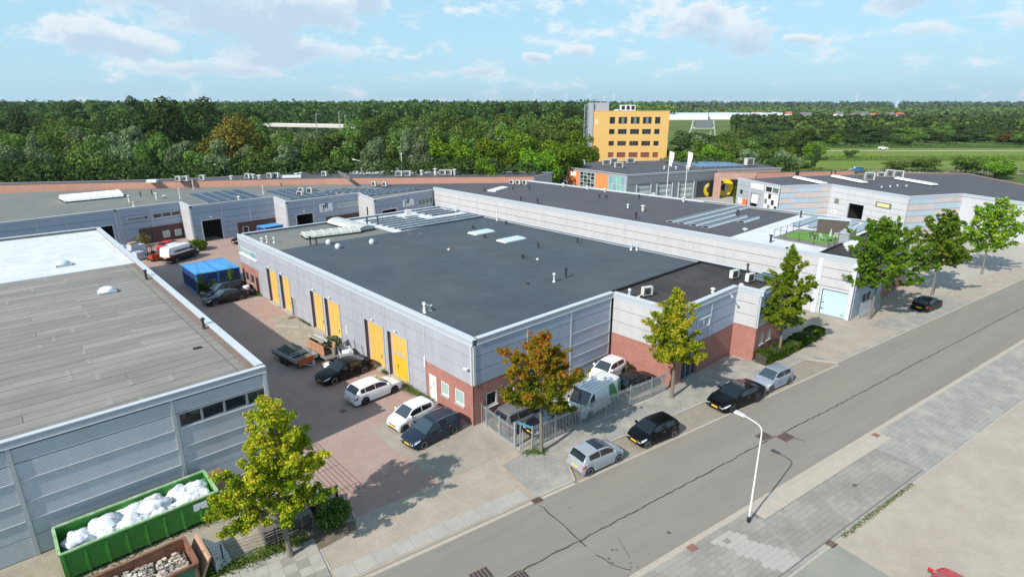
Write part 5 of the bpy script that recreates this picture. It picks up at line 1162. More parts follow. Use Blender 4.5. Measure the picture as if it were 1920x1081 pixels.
wall(gb, G2, .03, 26.3, -.1, 6.4, go, 'panel_slate')
for k, q in enumerate(go):
    b = MB(); G2.box(b, q[0] + .003, q[1] - .003, .02, 4.0, -.34, -.28); D = b.build('roller_door', 'door_grey', gb)
    for z in range(6):
        b = MB(); G2.box(b, q[0] + .03, q[1] - .03, .04 + .65 * z, .66 + .65 * z, -.28, -.25); b.build('door_panel', 'white_paint' if (k == 0 and z < 2) else ('solar_back' if z % 2 else 'door_grey'), D)
    b = MB(); G2.box(b, q[0] - .25, q[0], 0, 4.1, .01, .16); G2.box(b, q[1], q[1] + .25, 0, 4.1, .01, .16); b.build('door_frame', 'solar_back', gb)
for i in range(7): b = MB(); G2.box(b, .1 + i * 3.73, 3.8 + i * 3.73, 4.3, 5.95, .01, .07); b.build('facade_panel', 'panel_slate', gb)
b = MB(); G2.box(b, 7.1, 8.2, 0, 2.1, .01, .08); b.build('door', 'white_paint', gb)
for F in (G1, G2, G2b): coping(gb, F, .0, F.L, 6.55, win=.3, fascia=.35, fm='panel_slate')
wall(gb, G2b, .03, G2b.L, 4.7, 6.3, [], 'brick_portal')
for a, b_ in zip(GP[3:], GP[4:] + [GP[0]]): F = Fr(a, b_); wall(gb, F, .03, F.L, -.1, 6.3, [], 'cladding_grey')
b = MB(); F = Fr((123.5, 66.8), (109.4, 45.6)); F.box(b, 0, F.L, 6.3, 7.0, -.15, .15); b.build('roof_upstand', 'coping_dark', gb)
for i in range(11):
    solar_row(112.2 + 1.28 * i + 0, 47.6 - .0 * i - .66 * i + 1.6, 6.35, R(57), 9 if i < 9 else 6, ['first', 'second', 'third', 'fourth', 'fifth', 'sixth', 'seventh', 'eighth', 'ninth', 'tenth', 'last'][i] + ' blue solar row from the left on the showroom roof', pw=1.0, pl=1.7, tilt=12, flip='light_metal', frame='light_metal', group='solar field on the showroom roof', m='solar_cell_blue')
for (x, y, l) in [(95.9, 73, 'first'), (101.4, 68.8, 'second'), (98, 62.2, 'third'), (106.5, 70.2, 'fourth'), (110.2, 67.5, 'fifth')]:
    acunit(x, y, 6.3, R(-40), l + ' white unit from the left on the black showroom roof', 2.0, 1.2, 1.3, 'white units on the showroom roof')
for (x, y, l) in [(104.4, 53.0, 'first'), (106.2, 50.8, 'second'), (109.2, 49.6, 'third'), (107, 47.8, 'fourth')]: vent(x, y, 6.3, .7, .2, 'ac_white', True, l + ' small white vent of the group before the solar field')
acunit(127.5, 42.4, 6.35, R(-30), 'big white unit at the right end of the showroom solar field', 2.0, 1.4, 1.8, 'white units on the showroom roof')
# brick portal with round yellow emblem
pt = thing('brick_portal', 'brick gateway frame beside the grey showroom with a round yellow emblem behind it', 'gateway', (110, 38, 0), world=True)
PF = Fr((107.5, 41.0), (113.4, 33.4))
bm = MB(); PF.box(bm, 0, 1.6, 0, 6.1, -.5, .3); bm.build('pillar', 'brick_portal', pt); bm = MB(); PF.box(bm, 7.8, 9.2, 0, 6.1, -.5, .3); bm.build('pillar', 'brick_portal', pt)
bm = MB(); PF.box(bm, 1.6, 7.8, 4.7, 6.1, -.5, .3); bm.build('lintel', 'brick_portal', pt)
BW = Fr((113.4, 33.4), (135.5, 19.6)); bw = thing('brick_wall', 'low orange brick wall behind the dark right-hand roof', 'wall', (124, 27, 0), world=True); wall(bw, BW, 0, BW.L, 0, 6.3, [], 'brick_orange', 'wall_body'); bm = MB(); BW.box(bm, 0, BW.L, 6.3, 6.4, -.3, .05); bm.build('coping', 'coping_dark', bw)
def emblem(F, u, z, r, label, half=False):
    t = thing('round_emblem', label, 'emblem', F.p(u, z, 0), world=True, group=None)
    def ring(r0, r1, d, m, a0=0, a1=2 * math.pi, n=28, cu=0, cz=0, nm='ring'):
        b = MB(); V = []
        for i in range(n + 1):
            a = a0 + (a1 - a0) * i / n
            for rr in (r0, r1):
                for dd in (d, d + .04): V.append(F.p(u + cu + rr * math.cos(a), z + cz + rr * math.sin(a), dd))
        Fc = []
        for i in range(n):
            o = 4 * i; q = 4 * (i + 1); Fc += [(o + 1, o + 3, q + 3, q + 1), (o + 2, q + 2, q + 3, o + 3), (o, o + 1, q + 1, q)]
        b.add(V, Fc); b.build(nm, m, t)
    a0, a1 = (math.pi * .5, math.pi * 1.5) if half else (0, 2 * math.pi)
    ring(.42 * r, r, .12, 'emblem_yellow', a0, a1)
    if not half:
        b = MB(); F.box(b, u - .03, u + .03, z - r, z + r, .165, .17); b.build('joint', 'black_plastic', t)
        ring(.0, .15 * r, .17, 'black_plastic', cu=-.3 * r, cz=.62 * r, nm='dot')
        b = MB(); F.box(b, u + .05 * r, u + .35 * r, z - .75 * r, z + .45 * r, .2, .26); b.build('bar', 'solar_back', t)
    ring(.0, .17 * r, .17, 'white_paint', cu=-.62 * r, cz=.55 * r, nm='dot'); ring(.0, .14 * r, .18, 'white_paint', cu=-.85 * r if not half else -.4 * r, cz=.75 * r, nm='dot')
EB = Fr((110.2, 42.9), (114.6, 38.4)); ew = thing('black_panel_wall', 'black wall behind the brick gateway carrying the big yellow emblem', 'wall', (115, 38, 0), world=True); wall(ew, EB, .3, 5.9, 0, 4.9, [], 'black_plastic', 'panel'); emblem(EB, 3.0, 2.3, 2.15, 'big round yellow emblem seen through the brick gateway')
emblem(G2, 24.4, 1.8, 1.6, 'half yellow emblem on the black panel left of the brick gateway', True)
b = MB(); G2.box(b, 20.6, 24.6, .0, 4.0, .01, .07); b.build('panel', 'panel_slate_dark', gb); b = MB(); G2.box(b, 24.62, 26.2, 2.9, 4.0, .01, .07); G2.box(b, 24.62, 26.2, 0, 2.9, .005, .02); b.build('dark_bay', 'dark_interior', gb)
# yellow office block
yb = thing('office_block', 'tall yellow-orange office block with grey stair slab and four rows of windows', 'building', (130, 88, 0), world=True)
Y1 = Fr((121.8, 90.7), (139.0, 74.7)); 
COLS = [(5.1, 6.8, 1), (7.85, 10.55, 2), (11.6, 14.4, 2), (15.35, 18.1, 2), (19.1, 20.8, 1)]
ROWS = [(15.95, 18.0, ['glass', 'blind_grey']), (12.85, 14.4, ['glass']), (9.35, 10.8, ['glass']), (5.8, 7.35, ['blind_red'])]
hs = [(a, c, z0, z1) for a, c, n in COLS for z0, z1, g in ROWS]
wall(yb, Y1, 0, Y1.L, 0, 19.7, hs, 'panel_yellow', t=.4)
for z in (4.5, 8.4, 11.7, 15.2, 18.7):
    b = MB(); Y1.box(b, 0, Y1.L, z - .03, z + .03, -.01, .012); b.build('panel_joint', 'joint_yellow', yb)
for (a, c, n) in COLS:
    for (z0, z1, g) in ROWS: window(yb, Y1, a, c, z0, z1, n if n == 1 else 3, 'joint_dark', g, w=.13, d=-.08, deep=.14)
D_ = 13; nx_, ny_ = -Y1.nx * D_, -Y1.ny * D_
P4 = [Y1.P0, Y1.P1, (Y1.P1[0] + nx_, Y1.P1[1] + ny_), (Y1.P0[0] + nx_, Y1.P0[1] + ny_)]
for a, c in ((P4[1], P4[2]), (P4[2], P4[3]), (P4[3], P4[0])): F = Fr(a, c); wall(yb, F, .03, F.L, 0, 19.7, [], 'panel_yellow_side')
roofslab(yb, inset(P4, .4), 19.2, 19.5, 'roof_grey_green'); b = MB(); Y1.box(b, -.05, Y1.L + .05, 19.7, 19.85, -.5, .06); b.build('coping', 'joint_yellow', yb)
b = MB(); Y1.box(b, -1.5, -.02, 0, 22.2, -2.2, .1); Y1.box(b, -.02, 4.8, 0, 22.2, -2.2, -.6); b.build('stair_slab', 'slab_grey', yb)
b = MB(); Y1.box(b, 8.4, 13.0, 19.86, 21.5, -2.5, -.8); o = b.build('roof_housing', 'white_paint', yb)
for i in range(3): b = MB(); Y1.box(b, 8.7 + 1.5 * i, 9.75 + 1.5 * i, 20.1, 21.3, -.8, -.76); b.build('panel', 'glass', o)
b = MB(); Y1.box(b, 2.6, 4.0, 19.86, 20.3, -2, -.8); Y1.box(b, 6.6, 7.8, 19.86, 20.2, -2, -.8); b.build('roof_unit', 'white_paint', yb)
esc = MB()
for u in (-2.7, -1.75):
    for d in (-.6, .1): esc.cyl(Y1.p(u, 0, d), Y1.p(u, 21.8, d), .06, .06, 5)
esc.build('ladder_post', 'galvanised', yb)
for k in range(16):
    b = MB(); z = .6 + 1.35 * k; Y1.box(b, -2.7, -1.75, z, z + .07, -.6, .1); b.build('landing', 'galvanised', yb)
    b = MB(); a = (-2.7, -1.75) if k % 2 else (-1.75, -2.7); b.tube([Y1.p(a[0], z, .1), Y1.p(a[1], z + 1.35, .1)], .05, 5); b.build('brace', 'galvanised', yb)
text_obj('number', '9', Y1, .5, 15.7, .02, 2.2, 'white_paint', yb, depth=.03)
# flags
for (x, y, l) in [(99.4, 66.6 - 12, 'left flagpole with a white flag before the showroom'), (102.2, 50.6, 'right flagpole with a white flag before the showroom')]:
    pass
def flagpole(x, y, h, label, rz):
    t = thing('flagpole', label, 'flagpole', (x, y, 0), rz, 'flagpoles')
    b = MB(); b.cyl((0, 0, 0), (0, 0, h), .09, .05, 8); b.build('pole', 'white_frame', t)
    b = MB(); n = 6; V = []
    for i in range(n + 1):
        z = h - .1 - 2.9 * i / n; wv = .12 * math.sin(i * 1.3)
        V += [(.08, wv * .3, z), (.9 - .25 * (i / n) + .1 * math.sin(i), wv, z - .25)]
    b.add(V, [(2 * i, 2 * i + 1, 2 * i + 3, 2 * i + 2) for i in range(n)]); b.build('flag', 'flag_white', t)
flagpole(83.5, 38.6, 12.6, 'left flagpole with a white flag in front of the showroom', R(-50)); flagpole(86.3, 36.0, 12.5, 'right flagpole with a white flag in front of the showroom', R(-50))
# right-hand hall with the coloured cladding
rb = thing('coloured_hall', 'grey hall with pale blue and pink cladding stripes and white rooflights, right edge', 'building', (110, 12, 0), world=True)
RP = [(99.5, 31.2), (93.2, 19.3), (103.0, 13.4), (95.7, -1.8), (106.5, -7.2), (99.5, -21.5), (112, -28), (150, 0), (141, 9.5), (113.6, 26)]
roofslab(rb, inset(RP, .2), 5.9, 6.1, 'roof_black_warm')
R1_, R2_, R3_, R4_ = [Fr(RP[i], RP[i + 1]) for i in range(4)]; R5_ = Fr(RP[4], RP[5])
ZS = [.02, .75, 1.8, 2.93, 3.95, 5.07, 6.05]
o1 = [(4.95, 7.2, 0, 3.9), (9.15, 13.25, .1, 6.0), (1.25, 2.15, 3.3, 4.1)]
wall(rb, R1_, .03, R1_.L, -.1, 6.2, o1, 'joint_dark'); cladding(rb, R1_, [.05, 4.4, 8.75, R1_.L - .05], ZS, o1, 'cladding_slate'); strips(rb, R1_, [4.4, 8.75], 0, 6.0, 'pilaster_metal', w=.2, d=.11, holes=o1)
interior(rb, R1_, 4.95, 7.2, 0, 3.9, 5); b = MB(); R1_.box(b, 5.0, 7.15, 1.9, 3.85, -.2, -.12); b.build('roller_door', 'white_paint', rb)
window(rb, R1_, 1.25, 2.15, 3.3, 4.1, 1, 'black_plastic', 'glass', d=.08)
window(rb, R1_, 9.15, 13.25, 4.7, 6.0, 2, 'white_frame', ['glass', 'glass_green'], w=.15, d=.08)
wd = window(rb, R1_, 9.15, 13.25, .1, 4.6, 4, 'white_frame', ['sign_white', 'sign_white', 'blind_grey', 'sign_white', 'glass'], rows=4, w=.10, d=.08)
b = MB(); R1_.box(b, 9.3, 13.1, 1.35, 1.6, .09, .12); b.build('sign_stripe', 'sign_red', rb)
b = MB(); R1_.box(b, 4.75, 8.6, 4.95, 6.0, .08, .14); o = b.build('sign_board', 'white_paint', rb)
for k, (a, c, z) in enumerate([(5.0, 6.4, 5.75), (5.0, 7.6, 5.45), (5.0, 8.2, 5.2)]): b = MB(); R1_.box(b, a, c, z, z + .07, .141, .15); b.build('sign_line', 'panel_slate', o)
b = MB(); R1_.box(b, 3.0, 4.1, .2, 2.4, .3, .5); b.build('banner', 'sign_red_orange', rb)
b = MB(); R1_.box(b, .95, 2.2, 1.3, 2.3, .08, .13); o = b.build('sign_plate', 'white_paint', rb); b = MB(); R1_.box(b, 1.2, 1.95, 1.5, 2.1, .131, .14); b.build('sign_mark', 'solar_back', o)
wall(rb, R2_, .03, R2_.L, -.1, 6.2, [], 'joint_dark')
for ci, (a, c) in enumerate([(.08, 6.3), (6.4, R2_.L - .1)]):
    for ri, (z0, z1) in enumerate(zip(ZS, ZS[1:])):
        for k in range(2):
            m = ['stripe_blue', 'stripe_pink'][(ri + k + ci) % 2] if ci == 0 or k == 0 else ['cladding_light', 'stripe_pink'][(ri) % 2]
            w_ = (c - a) / 2; b = MB(); R2_.box(b, a + w_ * k, a + w_ * (k + 1) - (.0 if k == 0 else 0), z0 + .03, z1 - .03, .003, .07); b.build('cladding_panel', m, rb)
strips(rb, R2_, [6.35], 0, 6.0, 'pilaster_metal', w=.25, d=.11)
o3 = [(4.85, 8.2, 0, 3.5), (10.6, 13.8, .2, 1.4)]
wall(rb, R3_, .03, R3_.L, -.1, 6.2, o3, 'joint_dark'); cladding(rb, R3_, [.1, 4.2, 9.9, R3_.L - .1], ZS, o3, 'cladding_light'); strips(rb, R3_, [.15, 4.2, 9.9, R3_.L - .15], 0, 6.0, 'pilaster_metal', w=.25, d=.11, holes=o3)
interior(rb, R3_, 4.85, 8.2, 0, 3.5, 9); b = MB(); R3_.box(b, 4.45, 4.8, 0, 3.7, .02, .25); b.build('door_jamb', 'metal_frame', rb)
window(rb, R3_, 10.6, 13.8, .2, 1.4, 3, 'white_frame', 'glass', d=.08)
sg = thing('company_sign', 'olive sign board with pale yellow panel beside the dark doorway, right edge', 'sign', R3_.p(12.1, 4.2, .1), world=True)
b = MB(); R3_.box(b, 10.6, 13.8, 3.75, 4.7, .08, .16); b.build('board', 'sign_olive', sg); b = MB(); R3_.box(b, 10.95, 13.4, 3.92, 4.5, .161, .18); b.build('face', 'sign_yellow', sg)
sg = thing('company_sign', 'small grey-green sign plate left of the dark doorway', 'sign', R3_.p(1.9, 3.4, .1), world=True); b = MB(); R3_.box(b, 1.4, 2.4, 3.0, 3.85, .08, .14); b.build('board', 'sign_olive', sg)
sg = thing('company_sign', 'small white poster low on the wall left of the dark doorway', 'sign', R3_.p(1.9, 1.3, .1), world=True); b = MB(); R3_.box(b, 1.1, 2.3, .85, 1.6, .08, .12); b.build('board', 'white_paint', sg); b = MB(); R3_.box(b, 1.25, 1.5, 1.0, 1.45, .121, .13); R3_.box(b, 1.8, 2.1, 1.0, 1.3, .121, .13); b.build('print', 'panel_slate', sg)
wall(rb, R4_, .03, R4_.L, -.1, 6.2, [], 'joint_dark')
for ri, (z0, z1) in enumerate(zip(ZS, ZS[1:])):
    for k in range(2): b = MB(); w_ = R4_.L / 2; R4_.box(b, .05 + w_ * k, w_ * (k + 1) - .05, z0 + .03, z1 - .03, .003, .07); b.build('cladding_panel', ['stripe_pink', 'stripe_blue'][(ri + k) % 2], rb)
wall(rb, R5_, .03, R5_.L, -.1, 6.2, [], 'cladding_light'); F = Fr(RP[5], RP[6]); wall(rb, F, .03, F.L, -.1, 6.2, [], 'cladding_light')
for a, c in zip(RP[6:], RP[7:] + [RP[0]]): F = Fr(a, c); wall(rb, F, .03, F.L, -.1, 6.2, [], 'brick_orange')
for F in (R1_, R2_, R3_, R4_, R5_): coping(rb, F, .0, F.L, 6.5, win=.3, fascia=.42); parapet(rb, F, .1, F.L - .1, 6.0, 6.44, 'roof_patch')
def strip_light(P, Q, l): 
    L = math.dist(P, Q); barrel(*P, *Q, 1.5, 6.1, l, 7, .35, 'skylight_white')
strip_light((110.0, 23.2), (104.0, 15.2), 'narrow white arched rooflight on the right-hand hall, left one'); strip_light((118.6, 18.4), (111.7, 10.2), 'narrow white arched rooflight on the right-hand hall, middle one'); strip_light((124.5, 7.6), (118, -.5), 'narrow white arched rooflight on the right-hand hall, rightmost')
acunit(118.5, 11.4, 6.1, R(-60), 'big white unit right of the middle rooflight on the right-hand hall', 1.8, 1.3, 1.5); acunit(127.2, 11.6, 6.1, R(-60), 'low white unit near the right edge, left of three', 1.5, 1, .9); acunit(128.2, 10.2, 6.1, R(-60), 'white unit near the right edge, middle of three', 1.5, 1.2, 1.5); acunit(127.6, 8.4, 6.1, R(-60), 'white unit near the right edge, right of three', 1.8, 1.2, 1.5)
vent(115.5, 25.2, 6.1, 1.2, .45, 'black_plastic', True, 'big black and grey chimney at the brick wall on the right-hand hall'); vent(123.2, 20.6, 6.1, .9, .15, 'black_plastic', True, 'left thin black vent at the brick wall on the right'); vent(124.0, 20.0, 6.1, .9, .15, 'black_plastic', True, 'right thin black vent at the brick wall on the right')
for k, (x, y) in enumerate([(108, 6), (110.5, 5.2), (113, 4.6), (113.6, 3.2)]): vent(x, y, 6.1, .35, .16, 'ac_white', False, ['first', 'second', 'third', 'fourth'][k] + ' tiny white outlet at the right on the right-hand hall')
# paving between the far buildings
sheet('yard', [(66.3, -4), (66, 20), (63.6, 59), (74, 62), (89, 78), (85.5, 50), (112, 42), (117, 36), (113, 33), (99, 32), (92.5, 19), (102, 13), (95, -2), (106, -7.5), (98.8, -21.5), (60, -15)], -.002, 'paving_far')
tagc = sheet('side_street', [(60, 60), (72, 62), (76, 72), (66, 86), (90, 130), (86, 134), (58, 92), (50, 96), (52, 88)], -.19, 'paving_far')
# ------------------------------------------------------------------ vehicles
def carpaint(name, col, flake=0.0, coat=.6, rough=.25): return mat(name, col, rough=rough, metal=flake, spec=.12, coat=coat)
carpaint('paint_black', (.003, .0035, .005), coat=.22); carpaint('paint_white', (.73, .74, .76)); carpaint('paint_navy', (.014, .024, .048), .1)
carpaint('paint_silver', (.36, .40, .44), .3); carpaint('paint_silver_blue', (.30, .34, .42), .3); carpaint('paint_grey', (.20, .195, .195), .3)
carpaint('paint_red', (.50, .02, .02)); carpaint('paint_charcoal', (.009, .011, .016), .1); carpaint('paint_green', (.02, .26, .07)); carpaint('paint_blue', (.03, .10, .26), .2)
mat('car_glass', (.008, .011, .015), .05, spec=.7, coat=.1); mat('car_glass_pale', (.035, .055, .07), .05, spec=.8, coat=.3)
mat('tyre', (.018, .018, .019), .85); mat('rim', (.55, .57, .60), .3, metal=.7); mat('rim_dark', (.06, .06, .065), .35, metal=.5)
mat('headlamp', (.62, .67, .72), .12, spec=.8); mat('tail_red', (.45, .015, .02), .2, spec=.6); mat('plate_yellow', (.85, .50, .02), .5); mat('chrome', (.60, .63, .66), .15, metal=.9)
PROF = {  # (fraction from front, fraction of height): upper body line, roof line
 'hatch': dict(body=[(0, .44), (.03, .52), (.10, .575), (.22, .635), (.28, .66), (.6, .67), (.9, .70), (.965, .67), (.99, .58), (1, .42)], roof=[(.24, .655), (.30, .75), (.41, .94), (.48, .985), (.60, 1), (.80, .965), (.87, .93), (.955, .70)], ws=(.24, .43), rw=(.86, .955), sw=[(.30, .565), (.575, .765), (.775, .86)]),
 'small': dict(body=[(0, .44), (.04, .54), (.12, .60), (.20, .645), (.26, .66), (.6, .68), (.92, .72), (.975, .66), (1, .42)], roof=[(.20, .65), (.28, .78), (.37, .94), (.46, .99), (.60, 1), (.82, .97), (.90, .92), (.965, .70)], ws=(.20, .40), rw=(.885, .965), sw=[(.28, .585), (.60, .84)]),
 'estate': dict(body=[(0, .44), (.03, .53), (.10, .58), (.22, .64), (.28, .66), (.6, .67), (.93, .70), (.98, .66), (1, .42)], roof=[(.23, .65), (.30, .76), (.40, .94), (.48, .985), (.62, 1), (.84, .975), (.91, .93), (.975, .70)], ws=(.23, .42), rw=(.90, .975), sw=[(.29, .535), (.545, .735), (.75, .875)]),
 'sedan': dict(body=[(0, .42), (.03, .53), (.12, .60), (.25, .66), (.30, .68), (.6, .69), (.86, .74), (.96, .75), (.99, .68), (1, .45)], roof=[(.27, .67), (.33, .78), (.43, .95), (.52, 1), (.63, .985), (.74, .92), (.83, .80), (.89, .745)], ws=(.27, .44), rw=(.70, .89), sw=[(.33, .565), (.575, .75)]),
 'mpv': dict(body=[(0, .42), (.03, .50), (.10, .56), (.2, .60), (.26, .62), (.6, .63), (.93, .65), (.985, .62), (1, .40)], roof=[(.18, .60), (.26, .76), (.36, .94), (.45, .985), (.62, 1), (.86, .98), (.93, .94), (.985, .66)], ws=(.18, .38), rw=(.925, .985), sw=[(.26, .50), (.51, .73), (.74, .90)]),
 'van': dict(body=[(0, .32), (.03, .42), (.09, .50), (.15, .53), (.2, .54), (.6, .54), (.95, .54), (.985, .53), (1, .35)], roof=[(.12, .53), (.17, .70), (.235, .93), (.29, .985), (.5, 1), (.9, .995), (.975, .975), (.995, .55)], ws=(.12, .25), rw=(2, 3), sw=[(.175, .30)]),
}
def interp(P, x):
    if x <= P[0][0]: return P[0][1]
    for (a, b), (c, d) in zip(P, P[1:]):
        if x <= c: t = (x - a) / (c - a); return b + (d - b) * t
    return P[-1][1]
def smoothed(P, x, r=.018): return (interp(P, x - r) + 2 * interp(P, x) + interp(P, x + r)) / 4
def wheel(par, x, y, r, w, side, rim='rim', spokes=5):
    k = ('wheel', round(r, 3), round(w, 3), rim, spokes)
    if k not in KIDS:
        b = MB(); b.lathe([(r * .68, -w * .5), (r * .90, -w * .52), (r, -w * .36), (r, w * .36), (r * .90, w * .52), (r * .68, w * .5)], 22, axis='y'); tm = b.mesh('tyre', 'tyre', smooth=True)
        b = MB(); b.lathe([(.02, w * .22), (r * .60, w * .20), (r * .62, w * .30), (r * .69, -w * .4)], 22, axis='y', mi=1)
        b.lathe([(r * .56, w * .40), (r * .60, w * .47), (r * .69, w * .53), (r * .72, w * .50), (r * .66, w * .3), (r * .58, w * .3)], 22, axis='y', mi=0)
        for i in range(spokes):
            a = 2 * math.pi * i / spokes; ca, sa = math.cos(a), math.sin(a); V = []
            for (rr, hw, y0) in ((r * .05, r * .17, w * .36), (r * .62, r * .10, w * .44)):
                for s in (-1, 1): V += [(rr * ca - s * hw * sa, y0, rr * sa + s * hw * ca), (rr * ca - s * hw * sa, y0 - .03, rr * sa + s * hw * ca)]
            b.add(V, [(0, 2, 6, 4), (0, 4, 5, 1), (2, 3, 7, 6), (1, 5, 7, 3)], 0)
        b.lathe([(r * .16, w * .26), (r * .15, w * .34), (.01, w * .35)], 10, axis='y')
        KIDS[k] = (tm, b.mesh('rim', [rim, 'rim_dark']))
    tm, rm = KIDS[k]
    o = link('wheel', tm, par, (x, y, r), 0 if side > 0 else math.pi); link('rim', rm, o)
def car(name, label, kind, paint, L, W, H, wb, loc, ang, z=0.0, fo=None, group='parked cars', rim='rim', spokes=5, roofp=None, roofglass=None, rails=None, plate='plate_yellow', lower=None, glass='car_glass', body2=None, r=None, cat='car'):
    t = thing(name, label, cat, (loc[0], loc[1], z), R(ang), group)
    P = PROF[kind]; fo = fo or (L - wb) * .47; x0 = wb / 2 + fo          # nose
    r = r or (.315 if L > 3.9 else .285); ra = r + .055; zu = .20 if kind != 'van' else .26
    wx = [wb / 2, -wb / 2]
    fr = sorted(set([i / 46 for i in range(47)] + [(x0 - c - ra * k) / L for c in wx for k in (-1, -.97, -.85, -.6, -.3, 0, .3, .6, .85, .97, 1)] + [a for q in P['sw'] for a in q] + list(P['ws']) + [q for q in P['rw'] if q < 1.01]))
    fr = [f for i, f in enumerate(fr) if 0 <= f <= 1 and (i == 0 or f - fr[i - 1] > .0015)]
    def hw(f):
        e = max(0, (f - .80) / .20) if f > .5 else max(0, (.22 - f) / .22); k = .13 if f > .5 else .20
        return W / 2 * (1 - k * e ** 2.3)
    rows = []
    for f in fr:
        x = x0 - f * L; w_ = hw(f); zb = smoothed(P['body'], f) * H; lo = zu
        for c in wx:
            if abs(x - c) < ra: lo = max(lo, r + math.sqrt(max(0, ra * ra - (x - c) ** 2)))
        e = 1 if .02 < f < .98 else .0
        lo = min(lo, zb - .10); m_ = lo + (zb - lo) * .35
        rows.append([(x, 0, zu + (0 if e else .12)), (x, w_ * .86, max(zu, min(lo, zu + .0)) + (0 if e else .12)), (x, w_ * .965, lo + .015 + (0 if e else .10)), (x, w_ * 1.0, m_ + .05), (x, w_ * .995, zb - max(.09, H * .075)), (x, w_ * .955, zb - .028), (x, w_ * .88, zb), (x, w_ * .48, zb + .022), (x, 0, zb + .032)])
    n = len(rows[0]); b = MB(); V = []
    for rw in rows: V += rw + [(p[0], -p[1], p[2]) for p in rw[1:-1]]
    m = n + n - 2
    ring = list(range(n)) + [n + i for i in range(n - 2)][::-1]    # closed section
    V2 = []; 
    for rw in rows:
        full = rw + [(p[0], -p[1], p[2]) for p in rw[1:-1]][::-1]; V2 += full
    q = len(rows[0]) * 2 - 2; Fs = []; Ms = []
    for i in range(len(rows) - 1):
        for j in range(q):
            k = (j + 1) % q; Fs.append((i * q + j, (i + 1) * q + j, (i + 1) * q + k, i * q + k)); jj = j if j < n - 1 else q - 1 - j
            Ms.append(1 if jj <= 1 else 0)
    Fs += [tuple(range(q)), tuple(range((len(rows) - 1) * q, len(rows) * q))[::-1]]; Ms += [0, 0]
    b.v = V2; b.f = Fs; b.m = Ms
    body = b.build('body', [lower or paint, 'black_plastic'], t, smooth=.75)
    if body2:      # two-tone van: the lower side below the waist
        pass
    b = MB(); b.box(-wb / 2 - ra, wb / 2 + ra, -W * .39, W * .39, zu - .03, .62 * H * .8); b.build('underbody', 'black_plastic', t)
    # greenhouse
    fg = [f for f in fr if P['roof'][0][0] <= f <= P['roof'][-1][0]] + [P['roof'][0][0], P['roof'][-1][0]]; fg = sorted(set(fg))
    fg = [f for i, f in enumerate(fg) if i == 0 or f - fg[i - 1] > .0015]
    sec = []
    tum = .80 if kind != 'van' else .90
    for f in fg:
        x = x0 - f * L; zt = smoothed(P['roof'], f, .010) * H; zb = smoothed(P['body'], f) * H; wb_ = hw(f) * .945; hgt = max(zt - zb, .004); full = min(1, hgt / (H * .30))
        wr = wb_ * (1 - (1 - tum) * full)
        A_ = (x, wb_, zb - .01); B_ = (x, wr, zb + hgt * .90)
        lerp = lambda t_: tuple(A_[k] + (B_[k] - A_[k]) * t_ for k in range(3))
        A1 = lerp(.10); B1 = lerp(.93)
        sec.append([A_, A1, B1, (x, wr - .015, zb + hgt * .965), (x, wr * .90, zt - .004), (x, wr * .5, zt + .016), (x, 0, zt + .024)])
    roofm = roofp or paint
    bR = MB(); bWS = MB(); bRW = MB(); sws = {}; bRG = MB()
    def stripf(bm, i, j, s, off=0):
        a, c = sec[i], sec[i + 1]; p = [a[j], c[j], c[j + 1], a[j + 1]]; p = [(v[0], v[1] * s, v[2]) for v in p]
        if s > 0: p = p[::-1]
        bm.add(p, [(0, 1, 2, 3)])
    for i in range(len(sec) - 1):
        f = (fg[i] + fg[i + 1]) / 2; inws = P['ws'][0] <= f <= P['ws'][1]; inrw = P['rw'][0] <= f <= P['rw'][1]
        for s in (1, -1):
            seg = next((k for k, (a, c) in enumerate(P['sw']) if a < f < c), None)
            stripf(bR, i, 0, s); stripf(bR, i, 2, s); stripf(bR, i, 3, s)
            if seg is not None: stripf(sws.setdefault((seg, s), MB()), i, 1, s)
            else: stripf(bR, i, 1, s)
            for j in (4, 5):
                if inws: stripf(bWS, i, j, s)
                elif inrw: stripf(bRW, i, j, s)
                elif roofglass and roofglass[0] < f < roofglass[1]: stripf(bRG, i, j, s)
                else: stripf(bR, i, j, s)
    e = sec[-1]; bR.add([e[0], e[3], e[6], (e[3][0], -e[3][1], e[3][2]), (e[0][0], -e[0][1], e[0][2])], [(0, 1, 2, 3, 4)])
    def weld(bm):      # merge doubled strip vertices for clean shading
        mp = {}; nv = []; idx = []
        for v in bm.v:
            k = (round(v[0], 4), round(v[1], 4), round(v[2], 4))
            if k not in mp: mp[k] = len(nv); nv.append(v)
            idx.append(mp[k])
        fs, ms = [], []
        for f_, mm in zip(bm.f, bm.m):
            g = [];
            for q_ in f_:
                if idx[q_] not in g: g.append(idx[q_])
            if len(g) > 2: fs.append(tuple(g)); ms.append(mm)
        bm.v, bm.f, bm.m = nv, fs, ms; return bm
    weld(bR).build('roof', roofm, t, smooth=.6)
    if bWS.f: weld(bWS).build('windscreen', 'car_glass_pale' if glass == 'car_glass' and paint != 'paint_black' else glass, t, smooth=.6)
    if bRW.f: weld(bRW).build('rear_window', glass, t, smooth=.6)
    if bRG.f: weld(bRG).build('glass_roof', 'car_glass', t, smooth=.6)
    for k in sorted(sws): weld(sws[k]).build('side_window', glass, t, smooth=.6)
    # wheels, lamps, plates, mirrors, handles
    for x in wx:
        for s in (1, -1): wheel(t, x, s * (W / 2 - .115), r, .20, s, rim, spokes)
